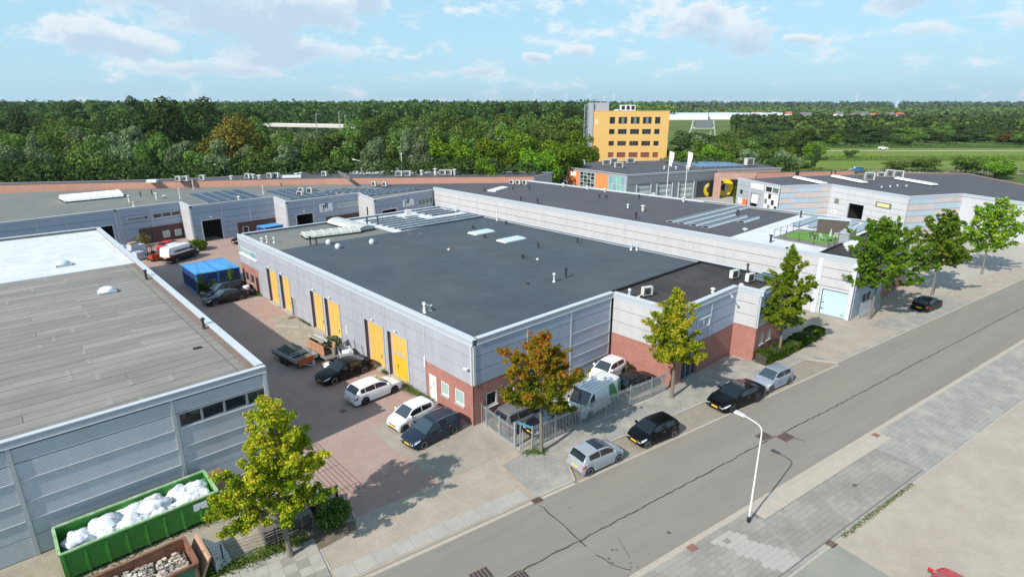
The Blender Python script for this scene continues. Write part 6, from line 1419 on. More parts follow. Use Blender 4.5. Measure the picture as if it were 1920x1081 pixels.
    def lamp(nm, m_, pts):
        for s in (1, -1):
            bb = MB(); V = []
            for (x, y, za, zc, dx) in pts: V += [(x, s * y, za), (x + dx, s * (y - .012), zc)]
            for k in range(len(pts) - 1): f_ = (2 * k, 2 * k + 2, 2 * k + 3, 2 * k + 1); bb.add([V[q_] for q_ in f_], [(0, 1, 2, 3)])
            V2 = [(v[0] - .03 * (1 if v[0] > 0 else -1), v[1] - .03 * s, v[2]) for v in V]
            for k in range(len(pts) - 1): bb.add([V[2 * k + 1], V[2 * k + 3], V2[2 * k + 3], V2[2 * k + 1]], [(0, 1, 2, 3)]); bb.add([V[2 * k], V[2 * k + 2], V2[2 * k + 2], V2[2 * k]], [(0, 1, 2, 3)])
            bb.build(nm, m_, t)
    zh = lambda f, k: interp(P['body'], f) * H * k
    xf = x0 + .012
    lamp('headlight', 'headlamp', [(xf, hw(0) * .58, .335 * H, .425 * H, -.01), (xf, hw(0) * .985, .35 * H, .43 * H, -.03), (x0 - .05 * L, hw(.05) + .014, zh(.05, .74), zh(.05, .93), 0), (x0 - .115 * L, hw(.115) + .010, zh(.115, .84), zh(.115, .93), 0)])
    xr = x0 - L - .012; hi = kind in ('mpv', 'van', 'estate')
    lamp('taillight', 'tail_red', [(xr + .02, hw(1) * .70, .40 * H, .55 * H, .03), (xr + .03, hw(.99) * 1.0, .41 * H, .56 * H, .035), (x0 - .93 * L, hw(.93) + .014, .47 * H, (.60) * H, 0)])
    bb = MB(); bb.box(x0 - .02, x0 + .012, -.26, .26, .27 * H, .27 * H + .11); bb.build('number_plate', plate, t)
    bb = MB(); bb.box(x0 - L - .014, x0 - L + .02, -.26, .26, .36 * H, .36 * H + .11); bb.build('number_plate', plate, t)
    bb = MB(); bb.box(x0 - .05, x0 + .008, -W * .30, W * .30, .34 * H, .40 * H); bb.box(x0 - .06, x0 + .006, -W * .33, W * .33, .17 * H, .24 * H); bb.build('grille', 'black_plastic', t)
    fm = P['ws'][0] + .075 if kind != 'van' else P['ws'][0] + .05
    for s in (1, -1):
        bb = MB(); xm = x0 - fm * L; zm = interp(P['body'], fm) * H + .06; bb.hexa([(xm - .08, s * hw(fm) * .95, zm), (xm + .06, s * hw(fm) * .95, zm), (xm + .02, s * (hw(fm) + .17), zm), (xm - .07, s * (hw(fm) + .17), zm), (xm - .08, s * hw(fm) * .93, zm + .11), (xm + .02, s * hw(fm) * .93, zm + .11), (xm, s * (hw(fm) + .16), zm + .13), (xm - .07, s * (hw(fm) + .16), zm + .13)]); bb.build('mirror', paint if kind != 'van' else 'black_plastic', t)
        for k, (a, c) in enumerate(P['sw'][:2]):
            bb = MB(); xh = x0 - (c - .02) * L; zh = interp(P['body'], c) * H - .16; bb.box(xh, xh + .16, s * (W / 2 * .985) - .012, s * (W / 2 * .985) + .018, zh, zh + .03); bb.build('door_handle', 'chrome' if paint in ('paint_navy', 'paint_black') else paint, t)
    if rails:
        for s in (1, -1):
            bb = MB(); pts = []
            for f in [P['ws'][1] + .02 + i * (P['rw'][0] - P['ws'][1] - .05) / 7 for i in range(8)]: pts.append((x0 - f * L, s * hw(f) * .945 * tum * .95, interp(P['roof'], f) * H + (.05 if 0 < i < 7 else .03)))
            bb.tube(pts, .022, 5); bb.build('roof_rail', rails, t)
    return t
RZ = ROADZ
CARS = [
 ('parked_car', 'black saloon parked nose out beside the loaded trailer, in front of the yellow doors', 'sedan', 'paint_black', 4.65, 1.84, 1.40, 2.81, (-3.0, 13.42), 185, 0, dict(rim='rim', spokes=5)),
 ('parked_car', 'white hatchback parked nose in before the last yellow door', 'hatch', 'paint_white', 4.28, 1.76, 1.46, 2.60, (-2.9, 8.66), 3, 0, dict(rim='rim_dark', spokes=7)),
 ('parked_car', 'small white city car beside the dark blue estate at the white door', 'small', 'paint_white', 3.48, 1.62, 1.46, 2.34, (-2.95, 3.32), 184, 0, dict(rim='rim_dark', spokes=5)),
 ('parked_car', 'dark blue estate with chrome roof rails at the red brick corner', 'estate', 'paint_navy', 4.26, 1.73, 1.47, 2.59, (-3.0, .82), 183, 0, dict(rails='chrome', spokes=6)),
 ('parked_car', 'grey people carrier with roof rails parked inside the gate by the brick wall', 'mpv', 'paint_grey', 4.4, 1.76, 1.66, 2.7, (2.75, -2.15), -3, 0, dict(rails='chrome')),
 ('parked_car', 'dark blue hatchback squeezed between the grey people carrier and the bar fence', 'hatch', 'paint_charcoal', 3.9, 1.62, 1.46, 2.45, (3.7, -3.85), 176, 0, {}),
 ('parked_car', 'white city car parked deep in the corner behind the white van', 'small', 'paint_white', 3.55, 1.63, 1.47, 2.3, (13.05, -1.55), 184, 0, {}),
 ('parked_car', 'black hatchback right of the white van behind the bar fence', 'hatch', 'paint_black', 4.0, 1.68, 1.45, 2.5, (12.95, -4.45), -5, 0, {}),
 ('parked_car', 'silver three-door car with dark glass roof parked nearest on the street', 'small', 'paint_silver', 3.56, 1.64, 1.48, 2.42, (2.9, -8.62), -8, RZ, dict(roofglass=(.405, .62), spokes=6)),
 ('parked_car', 'small black three-door car parked alone in the street bay', 'small', 'paint_black', 3.65, 1.64, 1.42, 2.45, (8.02, -9.38), 169, RZ, dict(spokes=7)),
 ('parked_car', 'large black saloon with glass roof parked in the street behind the lamp', 'sedan', 'paint_black', 4.97, 1.95, 1.44, 2.96, (16.78, -10.83), 170, RZ, dict(rim='rim_dark', roofglass=(.46, .70), r=.345)),
 ('parked_car', 'silver-blue hatchback parked behind the large black saloon', 'small', 'paint_silver_blue', 3.6, 1.60, 1.48, 2.40, (21.72, -11.45), 171.5, RZ, {}),
 ('parked_car', 'black sports saloon in front of the blue containers, nearer of the two', 'sedan', 'paint_charcoal', 4.75, 1.86, 1.42, 2.91, (-3.9, 40.35), 184, 0, {}),
 ('parked_car', 'dark blue-grey estate next to the blue container, farther of the two', 'estate', 'paint_charcoal', 4.9, 1.88, 1.62, 2.9, (-3.35, 42.75), 188, 0, dict(rails='dark_metal')),
 ('parked_car', 'red hatchback half hidden behind the black and white van', 'hatch', 'paint_red', 4.0, 1.7, 1.5, 2.5, (-1.9, 72.6), 40, 0, {}),
 ('parked_car', 'white small car between the red hatchback and the van', 'small', 'paint_white', 3.9, 1.7, 1.6, 2.5, (-1.6, 69.6), 36, 0, {}),
 ('parked_car', 'black car by the far end of the main hall, partly hidden by its corner', 'hatch', 'paint_black', 4.1, 1.7, 1.45, 2.5, (8.3, 69.6), 190, 0, {}),
 ('parked_car', 'dark car in the street at the right edge', 'hatch', 'paint_black', 4.2, 1.75, 1.46, 2.5, (52.6, -15.1), -9, RZ, {}),
 ('parked_car', 'red car on the paved forecourt at the bottom edge', 'hatch', 'paint_red', 4.2, 1.75, 1.44, 2.5, (5.6, -26.3), -8, 0, {}),
 ('distant_car', 'dark blue car on the road behind the right-hand hall', 'mpv', 'paint_blue', 4.4, 1.8, 1.75, 2.7, (198.5, 38.0), 107, -.2, {}),
 ('distant_car', 'white car driving through the green field', 'sedan', 'paint_white', 4.6, 1.8, 1.5, 2.7, (325, 65.3), -73, -.2, {}),
]
for (nm, lab, kd, pt_, L, W, H, wb_, lc, an, z, kw) in CARS: car(nm, lab, kd, pt_, L, W, H, wb_, lc, an, z, **kw)
v1 = car('delivery_van', 'white delivery van with green panels parked behind the bar fence', 'van', 'paint_white', 5.0, 1.92, 1.97, 3.1, (8.1, -4.0), 184, 0, group='vans', cat='van', r=.32)
for s in (1, -1):
    b = MB(); y = s * .965; x1, x2 = -.75, -2.30
    b.add([(-.85, y + s * .01, .55), (-.85, s * .925, 1.84), (-1.30, s * .925, 1.84), (-2.05, y + s * .01, .55)], [(0, 1, 2, 3) if s < 0 else (3, 2, 1, 0)]); b.add([(-2.28, y * .99, .9), (-2.28, s * .915, 1.80), (-2.05, s * .925, 1.80), (-2.0, y, .9)], [(0, 3, 2, 1)])
    b.build('green_panel', 'paint_green', v1)
b = MB()
for k in range(5): b.box(-2.2, 1.1, -.66 + .33 * k - .02, -.66 + .33 * k + .02, 1.985, 2.005)
b.build('roof_rib', 'coping_metal', v1)
v2 = car('panel_van', 'black and white panel van with lettering on its side in the shaded yard', 'van', 'paint_white', 5.6, 2.0, 2.35, 3.5, (-2.45, 64.6), 34, 0, group='vans', cat='van', lower='paint_black', r=.34)
vf = Fr((1.6, -1.01), (-2.6, -1.01)); vf = Fr((-2.3, -.965), (1.5, -.965))
to = text_obj('lettering', 'HORENMAAG B.V.', vf, .35, 1.52, .0, .42, 'letter_navy', v2, depth=.02, bold=.012); to.location = (0, 0, 0)
b = MB(); b.box(-2.80, -2.775, -.75, .75, 1.36, 1.72); b.build('rear_lettering_panel', 'sign_grey', v2)
b = MB(); b.box(-2.90, -2.75, -.9, .9, .35, .47); b.build('bumper', 'chrome', v2)
# forklift
fl = thing('forklift', 'orange forklift standing between the wrapped pallets and the van', 'forklift', (-5.6, 66.9, 0), R(100))
b = MB(); b.hexa([(-1.1, -.5, .25), (.5, -.5, .25), (.5, .5, .25), (-1.1, .5, .25), (-1.0, -.48, 1.0), (.4, -.48, .7), (.4, .48, .7), (-1.0, .48, 1.0)]); b.build('body', 'orange_machine', fl)
b = MB(); b.box(-1.2, -.75, -.52, .52, .3, 1.05); b.build('counterweight', 'orange_machine', fl)
b = MB()
for (x, y) in ((-.8, -.45), (-.8, .45), (.45, -.45), (.45, .45)): b.cyl((x, y, .7), (x * .8, y, 2.05), .03, .03, 6)
for k in range(6): b.box(-.7, .4, -.45 + .17 * k, -.41 + .17 * k, 2.03, 2.07)
b.build('overhead_guard', 'black_plastic', fl)
b = MB(); b.box(.6, .7, -.35, -.25, .1, 2.2); b.box(.6, .7, .25, .35, .1, 2.2); b.box(.6, .7, -.25, .25, 1.9, 2.0); b.box(.6, .7, -.25, .25, 1.0, 1.08); b.build('mast', 'dark_metal', fl)
b = MB(); b.box(.7, 1.7, -.3, -.2, .08, .12); b.box(.7, 1.7, .2, .3, .08, .12); b.build('fork', 'dark_metal', fl)
b = MB(); b.box(-.45, -.05, -.25, .25, .95, 1.05); b.box(-.5, -.4, -.25, .25, 1.05, 1.5); b.build('seat', 'black_plastic', fl)
for x in (-.75, .4):
    for s in (1, -1): wheel(fl, x, s * .47, .25, .18, s, 'rim_dark')
# wrapped pallets
def bundle(x, y, z, rz, lx, ly, h, label, m='wrapped_white', pallet=True):
    t = thing('wrapped_pallet', label, 'pallet load', (x, y, z), rz, 'wrapped pallets by the forklift')
    if pallet:
        for k in range(5): b = MB(); b.box(-lx / 2, lx / 2, -ly / 2 + k * ly / 5 + .02, -ly / 2 + (k + 1) * ly / 5 - .04, .11, .14); b.build('board', 'wood_pallet', t)
        b = MB(); b.box(-lx / 2, -lx / 2 + .1, -ly / 2, ly / 2, 0, .11); b.box(-.05, .05, -ly / 2, ly / 2, 0, .11); b.box(lx / 2 - .1, lx / 2, -ly / 2, ly / 2, 0, .11); b.build('runner', 'wood_pallet', t)
    n = 4
    for k in range(n):
        b = MB(); z0 = .14 + h * k / n; j = lambda: random.uniform(-.03, .03); e = .02
        b.hexa([(-lx / 2 + j(), -ly / 2 + j(), z0), (lx / 2 + j(), -ly / 2 + j(), z0), (lx / 2 + j(), ly / 2 + j(), z0), (-lx / 2 + j(), ly / 2 + j(), z0), (-lx / 2 + e, -ly / 2 + e, z0 + h / n - .02), (lx / 2 - e, -ly / 2 + e, z0 + h / n - .02), (lx / 2 - e, ly / 2 - e, z0 + h / n - .02), (-lx / 2 + e, ly / 2 - e, z0 + h / n - .02)]); b.build('wrapped_block', m, t)
for i, (x, y, h, l) in enumerate([(-7.0, 68.6, 1.1, 'front right white wrapped pallet by the forklift'), (-8.4, 69.4, 1.3, 'front middle white wrapped pallet'), (-9.7, 70.4, 1.2, 'left white wrapped pallet at the edge of the yard'), (-7.2, 70.4, 1.9, 'tall white wrapped pallet with a cardboard top'), (-8.7, 71.3, 1.8, 'tall white wrapped pallet in the back row'), (-6.2, 71.9, 1.5, 'white wrapped pallet beside the brick front'), (-10.4, 72.6, 1.5, 'dark blue wrapped pallet at the back left')]):
    bundle(x, y, 0, R(20), 1.2, 1.2, h, l, 'wrapped_blue' if i == 6 else 'wrapped_white')
b = MB(); b.box(-.5, .5, -.4, .4, 0, .25); o = b.build('cardboard_box', 'cardboard', None, loc=(-7.2, 70.4, 2.05), rz=.3); tag(o, 'brown cardboard sheet on top of the tall wrapped pallet', 'box')
bk = thing('motorbike', 'dark motorbike by the shrub before the open far workshop door', 'motorbike', (2.2, 70.0, 0), R(60))
b = MB(); b.lathe([(.2, -.05), (.31, -.05), (.31, .05), (.2, .05)], 16, c=(.7, 0, .31), axis='y'); b.build('wheel', 'tyre', bk); b = MB(); b.lathe([(.2, -.05), (.31, -.05), (.31, .05), (.2, .05)], 16, c=(-.7, 0, .31), axis='y'); b.build('wheel', 'tyre', bk)
b = MB(); b.tube([(-.7, 0, .31), (-.1, 0, .5), (.35, 0, .75), (.7, 0, .31)], .06, 6); b.tube([(.4, 0, .7), (.3, 0, 1.05)], .04, 6); b.build('frame', 'dark_metal', bk)
b = MB(); b.hexa([(-.65, -.14, .72), (.1, -.14, .66), (.1, .14, .66), (-.65, .14, .72), (-.7, -.1, .84), (.05, -.12, .78), (.05, .12, .78), (-.7, .1, .84)]); b.build('saddle', 'black_plastic', bk)
b = MB(); b.hexa([(0, -.13, .7), (.4, -.13, .75), (.4, .13, .75), (0, .13, .7), (.05, -.1, .95), (.35, -.1, .98), (.35, .1, .98), (.05, .1, .95)]); b.build('tank', 'paint_blue', bk); b = MB(); b.tube([(.25, -.35, 1.05), (.32, 0, 1.0), (.25, .35, 1.05)], .02, 6); b.build('handlebar', 'dark_metal', bk)

# ------------------------------------------------------------------ containers and skips
def container(x, y, lx, ly, h, label, m='container_blue', mt='container_top', rz=0, ribs=True):
    t = thing('shipping_container', label, 'container', (x, y, 0), rz, 'blue shipping containers')
    for (a, c, P, Q) in (((0), (1), (-lx / 2, -ly / 2), (lx / 2, -ly / 2)), (0, 1, (lx / 2, -ly / 2), (lx / 2, ly / 2)), (0, 1, (lx / 2, ly / 2), (-lx / 2, ly / 2)), (0, 1, (-lx / 2, ly / 2), (-lx / 2, -ly / 2))):
        F = Fr(P, Q); b = MB(); n = int(F.L / .14); V = []
        for i in range(n + 1):
            d = (0, -.04, -.04, 0)[i % 4]; V += [F.p(.05 + (F.L - .1) * i / n, .15, -.02 + d), F.p(.05 + (F.L - .1) * i / n, h - .12, -.02 + d)]
        b.add(V, [(2 * i, 2 * i + 2, 2 * i + 3, 2 * i + 1) for i in range(n)]); b.build('corrugated_wall', m, t)
    b = MB()
    for sx in (-1, 1):
        for sy in (-1, 1): b.box(sx * lx / 2 - .06, sx * lx / 2 + .06, sy * ly / 2 - .06, sy * ly / 2 + .06, 0, h)
    for z in (.0, h - .12):
        for sy in (-1, 1): b.box(-lx / 2 + .06, lx / 2 - .06, sy * ly / 2 - .05, sy * ly / 2 + .05, z, z + .12)
        for sx in (-1, 1): b.box(sx * lx / 2 - .05, sx * lx / 2 + .05, -ly / 2 + .06, ly / 2 - .06, z, z + .12)
    b.build('corner_frame', mt, t)
    b = MB(); V = []; n = int(ly / .13)
    for i in range(n + 1):
        d = (0, -.025, -.025, 0)[i % 4]; yy = -ly / 2 + .05 + (ly - .1) * i / n; V += [(-lx / 2 + .05, yy, h - .01 + d), (lx / 2 - .05, yy, h - .01 + d)]
    b.add(V, [(2 * i, 2 * i + 1, 2 * i + 3, 2 * i + 2) for i in range(n)]); b.build('roof', mt, t)
    return t
container(-4.26, 47.95, 2.42, 6.06, 2.55, 'dark blue shipping container with bright blue roof, left of the pair'); container(-1.80, 47.95, 2.42, 6.06, 2.55, 'dark blue shipping container with bright blue roof, right of the pair')
container(12.4, 69.0, 3.2, 2.4, 2.4, 'bright blue container showing behind the far corner of the main hall', rz=R(8))
weeds('ivy', 'climbing plants against the front of the blue containers', [(-5.5, 44.75), (-3.5, 44.6), (-.6, 44.7)], 5200, .55, .14, 'leaf_bright', .08)
weeds('ivy', 'tall climber at the right side of the blue container front', [(-1.9, 44.8), (-1.5, 44.8)], 1500, 1.2, .13, 'leaf_bright', .08)
weeds('ivy', 'climber on the left corner of the blue container', [(-5.3, 44.9), (-5.0, 44.8)], 1300, 1.2, .15, 'leaf_mid', .08)
def openskip(name, label, x, y, rz, lx, ly, h, m, mi, ribs=9, top='rib_green', slope=.25, fr=True):
    t = thing(name, label, 'skip', (x, y, 0), rz, 'open waste skips')
    b = MB(); w = .06; z0 = .18
    b.box(-lx / 2, lx / 2, -ly / 2, ly / 2, z0, z0 + .08); b.box(-lx / 2, lx / 2, -ly / 2, -ly / 2 + w, z0 + .08, h); b.box(-lx / 2, lx / 2, ly / 2 - w, ly / 2, z0 + .08, h); b.box(-lx / 2, -lx / 2 + w, -ly / 2 + w, ly / 2 - w, z0 + .08, h); b.box(lx / 2 - w, lx / 2, -ly / 2 + w, ly / 2 - w, z0 + .08, h); b.build('tub', m, t)
    for i in range(ribs):
        xx = -lx / 2 + .12 + (lx - .24) * i / (ribs - 1)
        for s in (-1, 1): b = MB(); b.hexa([(xx - .05, s * ly / 2, z0 - .05), (xx + .05, s * ly / 2, z0 - .05), (xx + .05, s * (ly / 2 + .10), z0), (xx - .05, s * (ly / 2 + .10), z0), (xx - .05, s * ly / 2, h - .1), (xx + .05, s * ly / 2, h - .1), (xx + .04, s * (ly / 2 + .05), h - .12), (xx - .04, s * (ly / 2 + .05), h - .12)]); b.build('rib', m, t)
    b = MB()
    for s in (-1, 1): b.box(-lx / 2 - .04, lx / 2 + .04, s * ly / 2 - .07, s * ly / 2 + .07, h, h + .08)
    for s in (-1, 1): b.box(s * lx / 2 - .07, s * lx / 2 + .07, -ly / 2 + .07, ly / 2 - .07, h, h + .08)
    b.build('rim_beam', top, t)
    b = MB(); b.box(-lx / 2, lx / 2, -.5, -.4, 0.02, z0); b.box(-lx / 2, lx / 2, .4, .5, .02, z0)
    for sx in (-1, 1): b.cyl((sx * lx * .42, -.55, .12), (sx * lx * .42, .55, .12), .11, .11, 10)
    b.build('skid', 'dark_metal', t)
    return t
sk = openskip('open_skip', 'long green open skip full of white plastic bags in front of the left workshop', -19.55, 3.42, R(0), 6.9, 2.45, 1.55, 'skip_green', 'skip_green', 9)
b = MB(); b.box(2.2, 2.85, -1.29, -1.265, .95, 1.35); b.build('white_notice', 'white_paint', sk)
b = MB(); b.box(3.3, 3.42, -1.3, -1.27, .3, .95); b.build('warning_stripe', 'sign_red', sk); b = MB(); b.box(3.3, 3.42, -1.305, -1.30, .5, .62); b.box(3.3, 3.42, -1.305, -1.30, .75, .83); b.build('warning_stripe', 'white_paint', sk)
def bag(x, y, z, sx, sy, sz, label, seed, m='plastic_bag', group='white plastic waste bags in the green skip', name='waste_bag', cat='bag', clamp=None):
    rs = random.Random(seed); bm = bmesh.new(); bmesh.ops.create_icosphere(bm, subdivisions=4, radius=1)
    from mathutils import noise as ns
    for v in bm.verts:
        p = v.co.copy(); q = p * 1.6 + Vector((seed * 3.1, 0, seed)); n1 = ns.noise(q); n2 = ns.noise(q * 2.7); n3 = ns.ridged_multi_fractal(q * 1.5, .9, 2.2, 4, .9, 2.0)
        n4 = abs(ns.noise(q * 4.5)); n5 = abs(ns.noise(q * 9))
        f = 1 + n1 * .34 + n2 * .16 + (n3 - 1) * .07 - n4 * .16 - n5 * .08
        v.co = Vector((p.x * sx * f, p.y * sy * f, max(p.z, -.5) * sz * f))
        if clamp: v.co.x = min(max(v.co.x, clamp[0] - x), clamp[1] - x); v.co.y = min(max(v.co.y, clamp[2] - y), clamp[3] - y)
    me = bpy.data.meshes.new(name); bm.to_mesh(me); bm.free(); me.materials.append(MT[m]); me.polygons.foreach_set('use_smooth', [True] * len(me.polygons))
    o = link(name, me, None, (x, y, z), 0 if clamp else rs.uniform(0, 6)); tag(o, label, cat, group)
BG = [(-16.9, 3.6, .95, .85, .95, .62, 'large crumpled white bag at the right end of the green skip'), (-17.7, 3.0, .85, .7, .75, .5, 'white bag at the front rim near the right end of the green skip'), (-17.5, 4.0, .95, .75, .7, .55, 'white bag behind the front one near the right end of the skip'), (-18.9, 3.7, 1.1, .85, .8, .55, 'bulging white bag in the middle of the green skip'), (-18.7, 2.8, .95, .7, .6, .5, 'white bag leaning on the front rim, middle of the skip'), (-19.9, 3.0, 1.05, .8, .7, .5, 'creased white bag left of the middle of the skip'), (-19.8, 4.0, 1.0, .8, .7, .5, 'white bag at the back left of the middle of the skip'), (-21.0, 3.6, 1.1, .9, .85, .55, 'large white bag near the left end of the green skip'), (-20.9, 2.75, .95, .75, .6, .45, 'white bag at the front rim near the left end'), (-22.2, 3.4, 1.0, .8, .9, .5, 'white bag at the left end of the green skip')]
for k, (x, y, z, a, b_, c, l) in enumerate(BG): bag(x, y, z + .14, a, b_, c * .78, l, k + 3, clamp=(-22.9, -16.2, 2.3, 4.55))
rs_ = openskip('open_skip', 'rusty brown and green open skip filled with rubble at the bottom left', -21.35, -1.15, R(0), 6.0, 2.25, 1.25, 'skip_rust', 'skip_rust', 7, 'skip_rust')
b = MB(); b.hexa([(3.0, -1.1, .2), (3.1, -1.1, .2), (3.1, 1.1, .2), (3.0, 1.1, .2), (3.5, -1.1, 1.25), (3.6, -1.1, 1.25), (3.6, 1.1, 1.25), (3.5, 1.1, 1.25)]); b.build('end_wall', 'skip_rust_light', rs_)
b = MB(); b.hexa([(3.7, -1.0, .25), (4.5, -.8, .25), (4.5, .9, .25), (3.7, 1.1, .25), (3.75, -1.0, .75), (4.3, -.6, .35), (4.3, .8, .35), (3.75, 1.1, .85)]); b.build('hook_cover', 'metal_frame', rs_)
b = MB(); b.box(-2.8, 2.9, -1.145, -1.135, .3, 1.1); b.build('green_side', 'skip_green_old', rs_)
rb_ = MB(); random.seed(5); stones(rb_, 1500, -24.0, -18.6, -2.1, -.15, lambda x, y: .66 + .25 * math.sin(x * 2) * .5 + random.uniform(-.05, .2) - max(0, (x + 19.6)) * .25, .02, .13)
tag(rb_.build('rubble', 'rubble'), 'broken concrete and plaster rubble in the rusty skip', kind='stuff')
b = MB(); b.box(-24.1, -18.5, -2.15, -.1, .3, .55); tag(b.build('rubble_bed', 'rubble_dark'), kind='stuff')
wc = thing('wooden_crate', 'upright brown board leaning by the wall at the end of the green skip', 'board', (-15.55, 4.85, 0), R(4))
b = MB(); b.hexa([(-.45, -.3, 0), (.45, -.3, 0), (.45, -.24, 0), (-.45, -.24, 0), (-.45, .15, 1.15), (.45, .15, 1.15), (.45, .2, 1.15), (-.45, .2, 1.15)]); b.build('board', 'cardboard', wc)
for k in range(9):
    x = -14.7 + random.uniform(-.7, 1.1); b = MB(); F = Fr((x, 4.7 + random.uniform(-.3, .4)), (x + random.uniform(.6, 1.3), 4.9 + random.uniform(-.3, .4))); F.box(b, 0, F.L, .04 + .05 * (k % 3), .09 + .05 * (k % 3), -.04, .04)
    tag(b.build('waste_timber', 'wood_pallet'), 'loose timber pieces lying at the foot of the left workshop wall', 'timber', 'loose timber by the left workshop')
# pallets behind the mesh fence
def pallet(x, y, z, rz, label, m='wood_grey', group='stacked pallets behind the yellow-green tree'):
    t = thing('pallet', label, 'pallet', (x, y, z), rz, group)
    if 'pal' + m not in KIDS:
        b = MB(); b.box(-.6, .6, -.045, .045, 0, .02); KIDS['pal' + m] = b.mesh('board', m); b = MB(); b.box(-.05, .05, -.4, .4, .02, .11); KIDS['blk' + m] = b.mesh('runner', m)
    for k in range(6): link('board', KIDS['pal' + m], t, (0, -.36 + .144 * k, .11))
    for k in (-.55, 0, .55): link('runner', KIDS['blk' + m], t, (k, 0, 0))
ORD = ['bottom', 'second', 'third', 'fourth', 'fifth', 'sixth', 'seventh', 'top']
for si, (x, y, n) in enumerate([(-14.65, -1.75, 7), (-13.4, -1.9, 8), (-14.5, -.8, 6), (-13.2, -.95, 7)]):
    for k in range(n): pallet(x + random.uniform(-.04, .04), y + random.uniform(-.04, .04), .012 + .145 * k, R(-8 + random.uniform(-3, 3)), '%s grey pallet of the %s stack behind the tree' % (ORD[k] if k < n - 1 else 'top', ['front left', 'front right', 'back left', 'back right'][si]))
bn = thing('stacked_crates', 'blue and timber slatted crate top beside the gate post', 'crate', (-12.2, -.95, 0), R(-28))
b = MB(); b.box(-.7, .7, -.45, .45, 0, .95); b.build('body', 'wood_dark', bn)
for k in range(5): b = MB(); b.box(-.7, .7, -.45 + .185 * k, -.30 + .185 * k, .955, 1.0); b.build('slat', ['crate_blue', 'wood_pallet'][k % 2], bn)
gy = thing('scrap_rack', 'grey metal rack lying beside the blue crate', 'rack', (-11.75, -1.75, 0), R(-25))
b = MB(); b.box(-.6, .6, -.35, .35, 0, .5); b.build('body', 'metal_frame', gy)
for k in range(4): b = MB(); b.box(-.6 + .3 * k, -.45 + .3 * k, -.35, .35, .51, .58); b.build('slat', 'light_metal', gy)
bpost = thing('gate_post', 'black steel gate post beside the bush', 'post', (-11.35, -2.15, 0)); b = MB(); b.box(-.06, .06, -.06, .06, 0, 1.85); b.build('post', 'black_plastic', bpost); b = MB(); b.box(-.08, .08, -.08, .08, 1.851, 1.88); b.build('cap', 'black_plastic', bpost)
# mesh fence: posts, wires
mf = thing('mesh_fence', 'black double-wire mesh fence along the bottom left pavement', 'fence', (-17, -1.9, 0), world=True)
FP = [(-27.5, 1.4), (-25, .9), (-22.4, .35), (-19.85, -.9), (-17.2, -1.75), (-14.85, -2.4), (-12.15, -2.75)]
for (x, y) in FP: b = MB(); b.box(x - .03, x + .03, y - .03, y + .03, 0, 1.3); b.build('post', 'black_plastic', mf)
for a, c in zip(FP, FP[1:]):
    F = Fr(a, c)
    for k in range(7):
        b = MB(); z = .06 + 1.18 * k / 6; b.tube([F.p(.03, z, .035), F.p(F.L - .03, z, .035)], .007, 4); b.build('rail_wire', 'black_plastic', mf)
    n = int(F.L / .10); b = MB()
    for i in range(n): u = .05 + i * .10; F.box(b, u - .0025, u + .0025, .04, 1.26, .03, .036)
    tag(b.build('mesh_wires', 'black_plastic', mf), kind='stuff')
# galvanised bar fence round the parking place
def barfence(name, label, pts, h, posts, cat='fence', z0=.035, spacing=.135, gate=False):
    t = thing(name, label, cat, (pts[0][0], pts[0][1], 0), world=True, group=None)
    tot = []; 
    for a, c in zip(pts, pts[1:]):
        F = Fr(a, c); n = int(F.L / spacing)
        b = MB(); F.box(b, 0, F.L, z0 + .12, z0 + .17, -.025, .025); b.build('rail', 'galvanised', t); b = MB(); F.box(b, 0, F.L, h - .22, h - .17, -.025, .025); b.build('rail', 'galvanised', t)
        me = None
        for i in range(n):
            u = spacing * (i + .5); key = ('bar', h)
            if key not in KIDS: q = MB(); q.box(-.017, .017, -.017, .017, z0 + .06, h); KIDS[key] = q.mesh('bar', 'galvanised')
            p = F.p(u, 0, 0); o = link('bar', KIDS[key], t, (p[0], p[1], 0), F.ang)
    for (x, y, ph, w_) in posts: b = MB(); b.box(x - w_, x + w_, y - w_, y + w_, 0, ph); b.build('post', 'galvanised', t)
barfence('bar_fence', 'grey galvanised bar fence between the pavement and the parked van', [(.95, -4.85), (3.02, -4.98), (5.35, -5.22), (7.75, -5.5), (10.25, -5.82), (12.55, -6.15), (14.3, -6.25)], 1.65, [(.95, -4.85, 1.7, .04), (3.02, -4.98, 1.75, .035), (5.35, -5.22, 1.75, .035), (7.75, -5.5, 1.75, .035), (10.25, -5.82, 1.75, .035), (12.55, -6.15, 1.75, .035), (14.3, -6.25, 1.75, .035)])
barfence('sliding_gate', 'galvanised bar gate between the brick corner and the autumn tree', [(.62, -.25), (.36, -2.3), (.26, -3.95)], 1.55, [(.64, -.1, 1.6, .03), (.52, -.75, 1.6, .05), (.36, -2.3, 1.62, .04), (.26, -3.95, 1.85, .075), (.35, -4.35, 1.8, .03), (.12, -4.8, 1.75, .025)], 'gate')
b = MB(); b.tube([(.45, -4.0, 1.85), (.95, -4.75, 1.6)], .035, 6); b.tube([(.45, -4.0, 1.75), (.95, -4.75, 1.5)], .03, 6); tag(b.build('gate_catcher', 'crate_blue'), 'blue painted brace at the gate post under the autumn tree', 'brace')
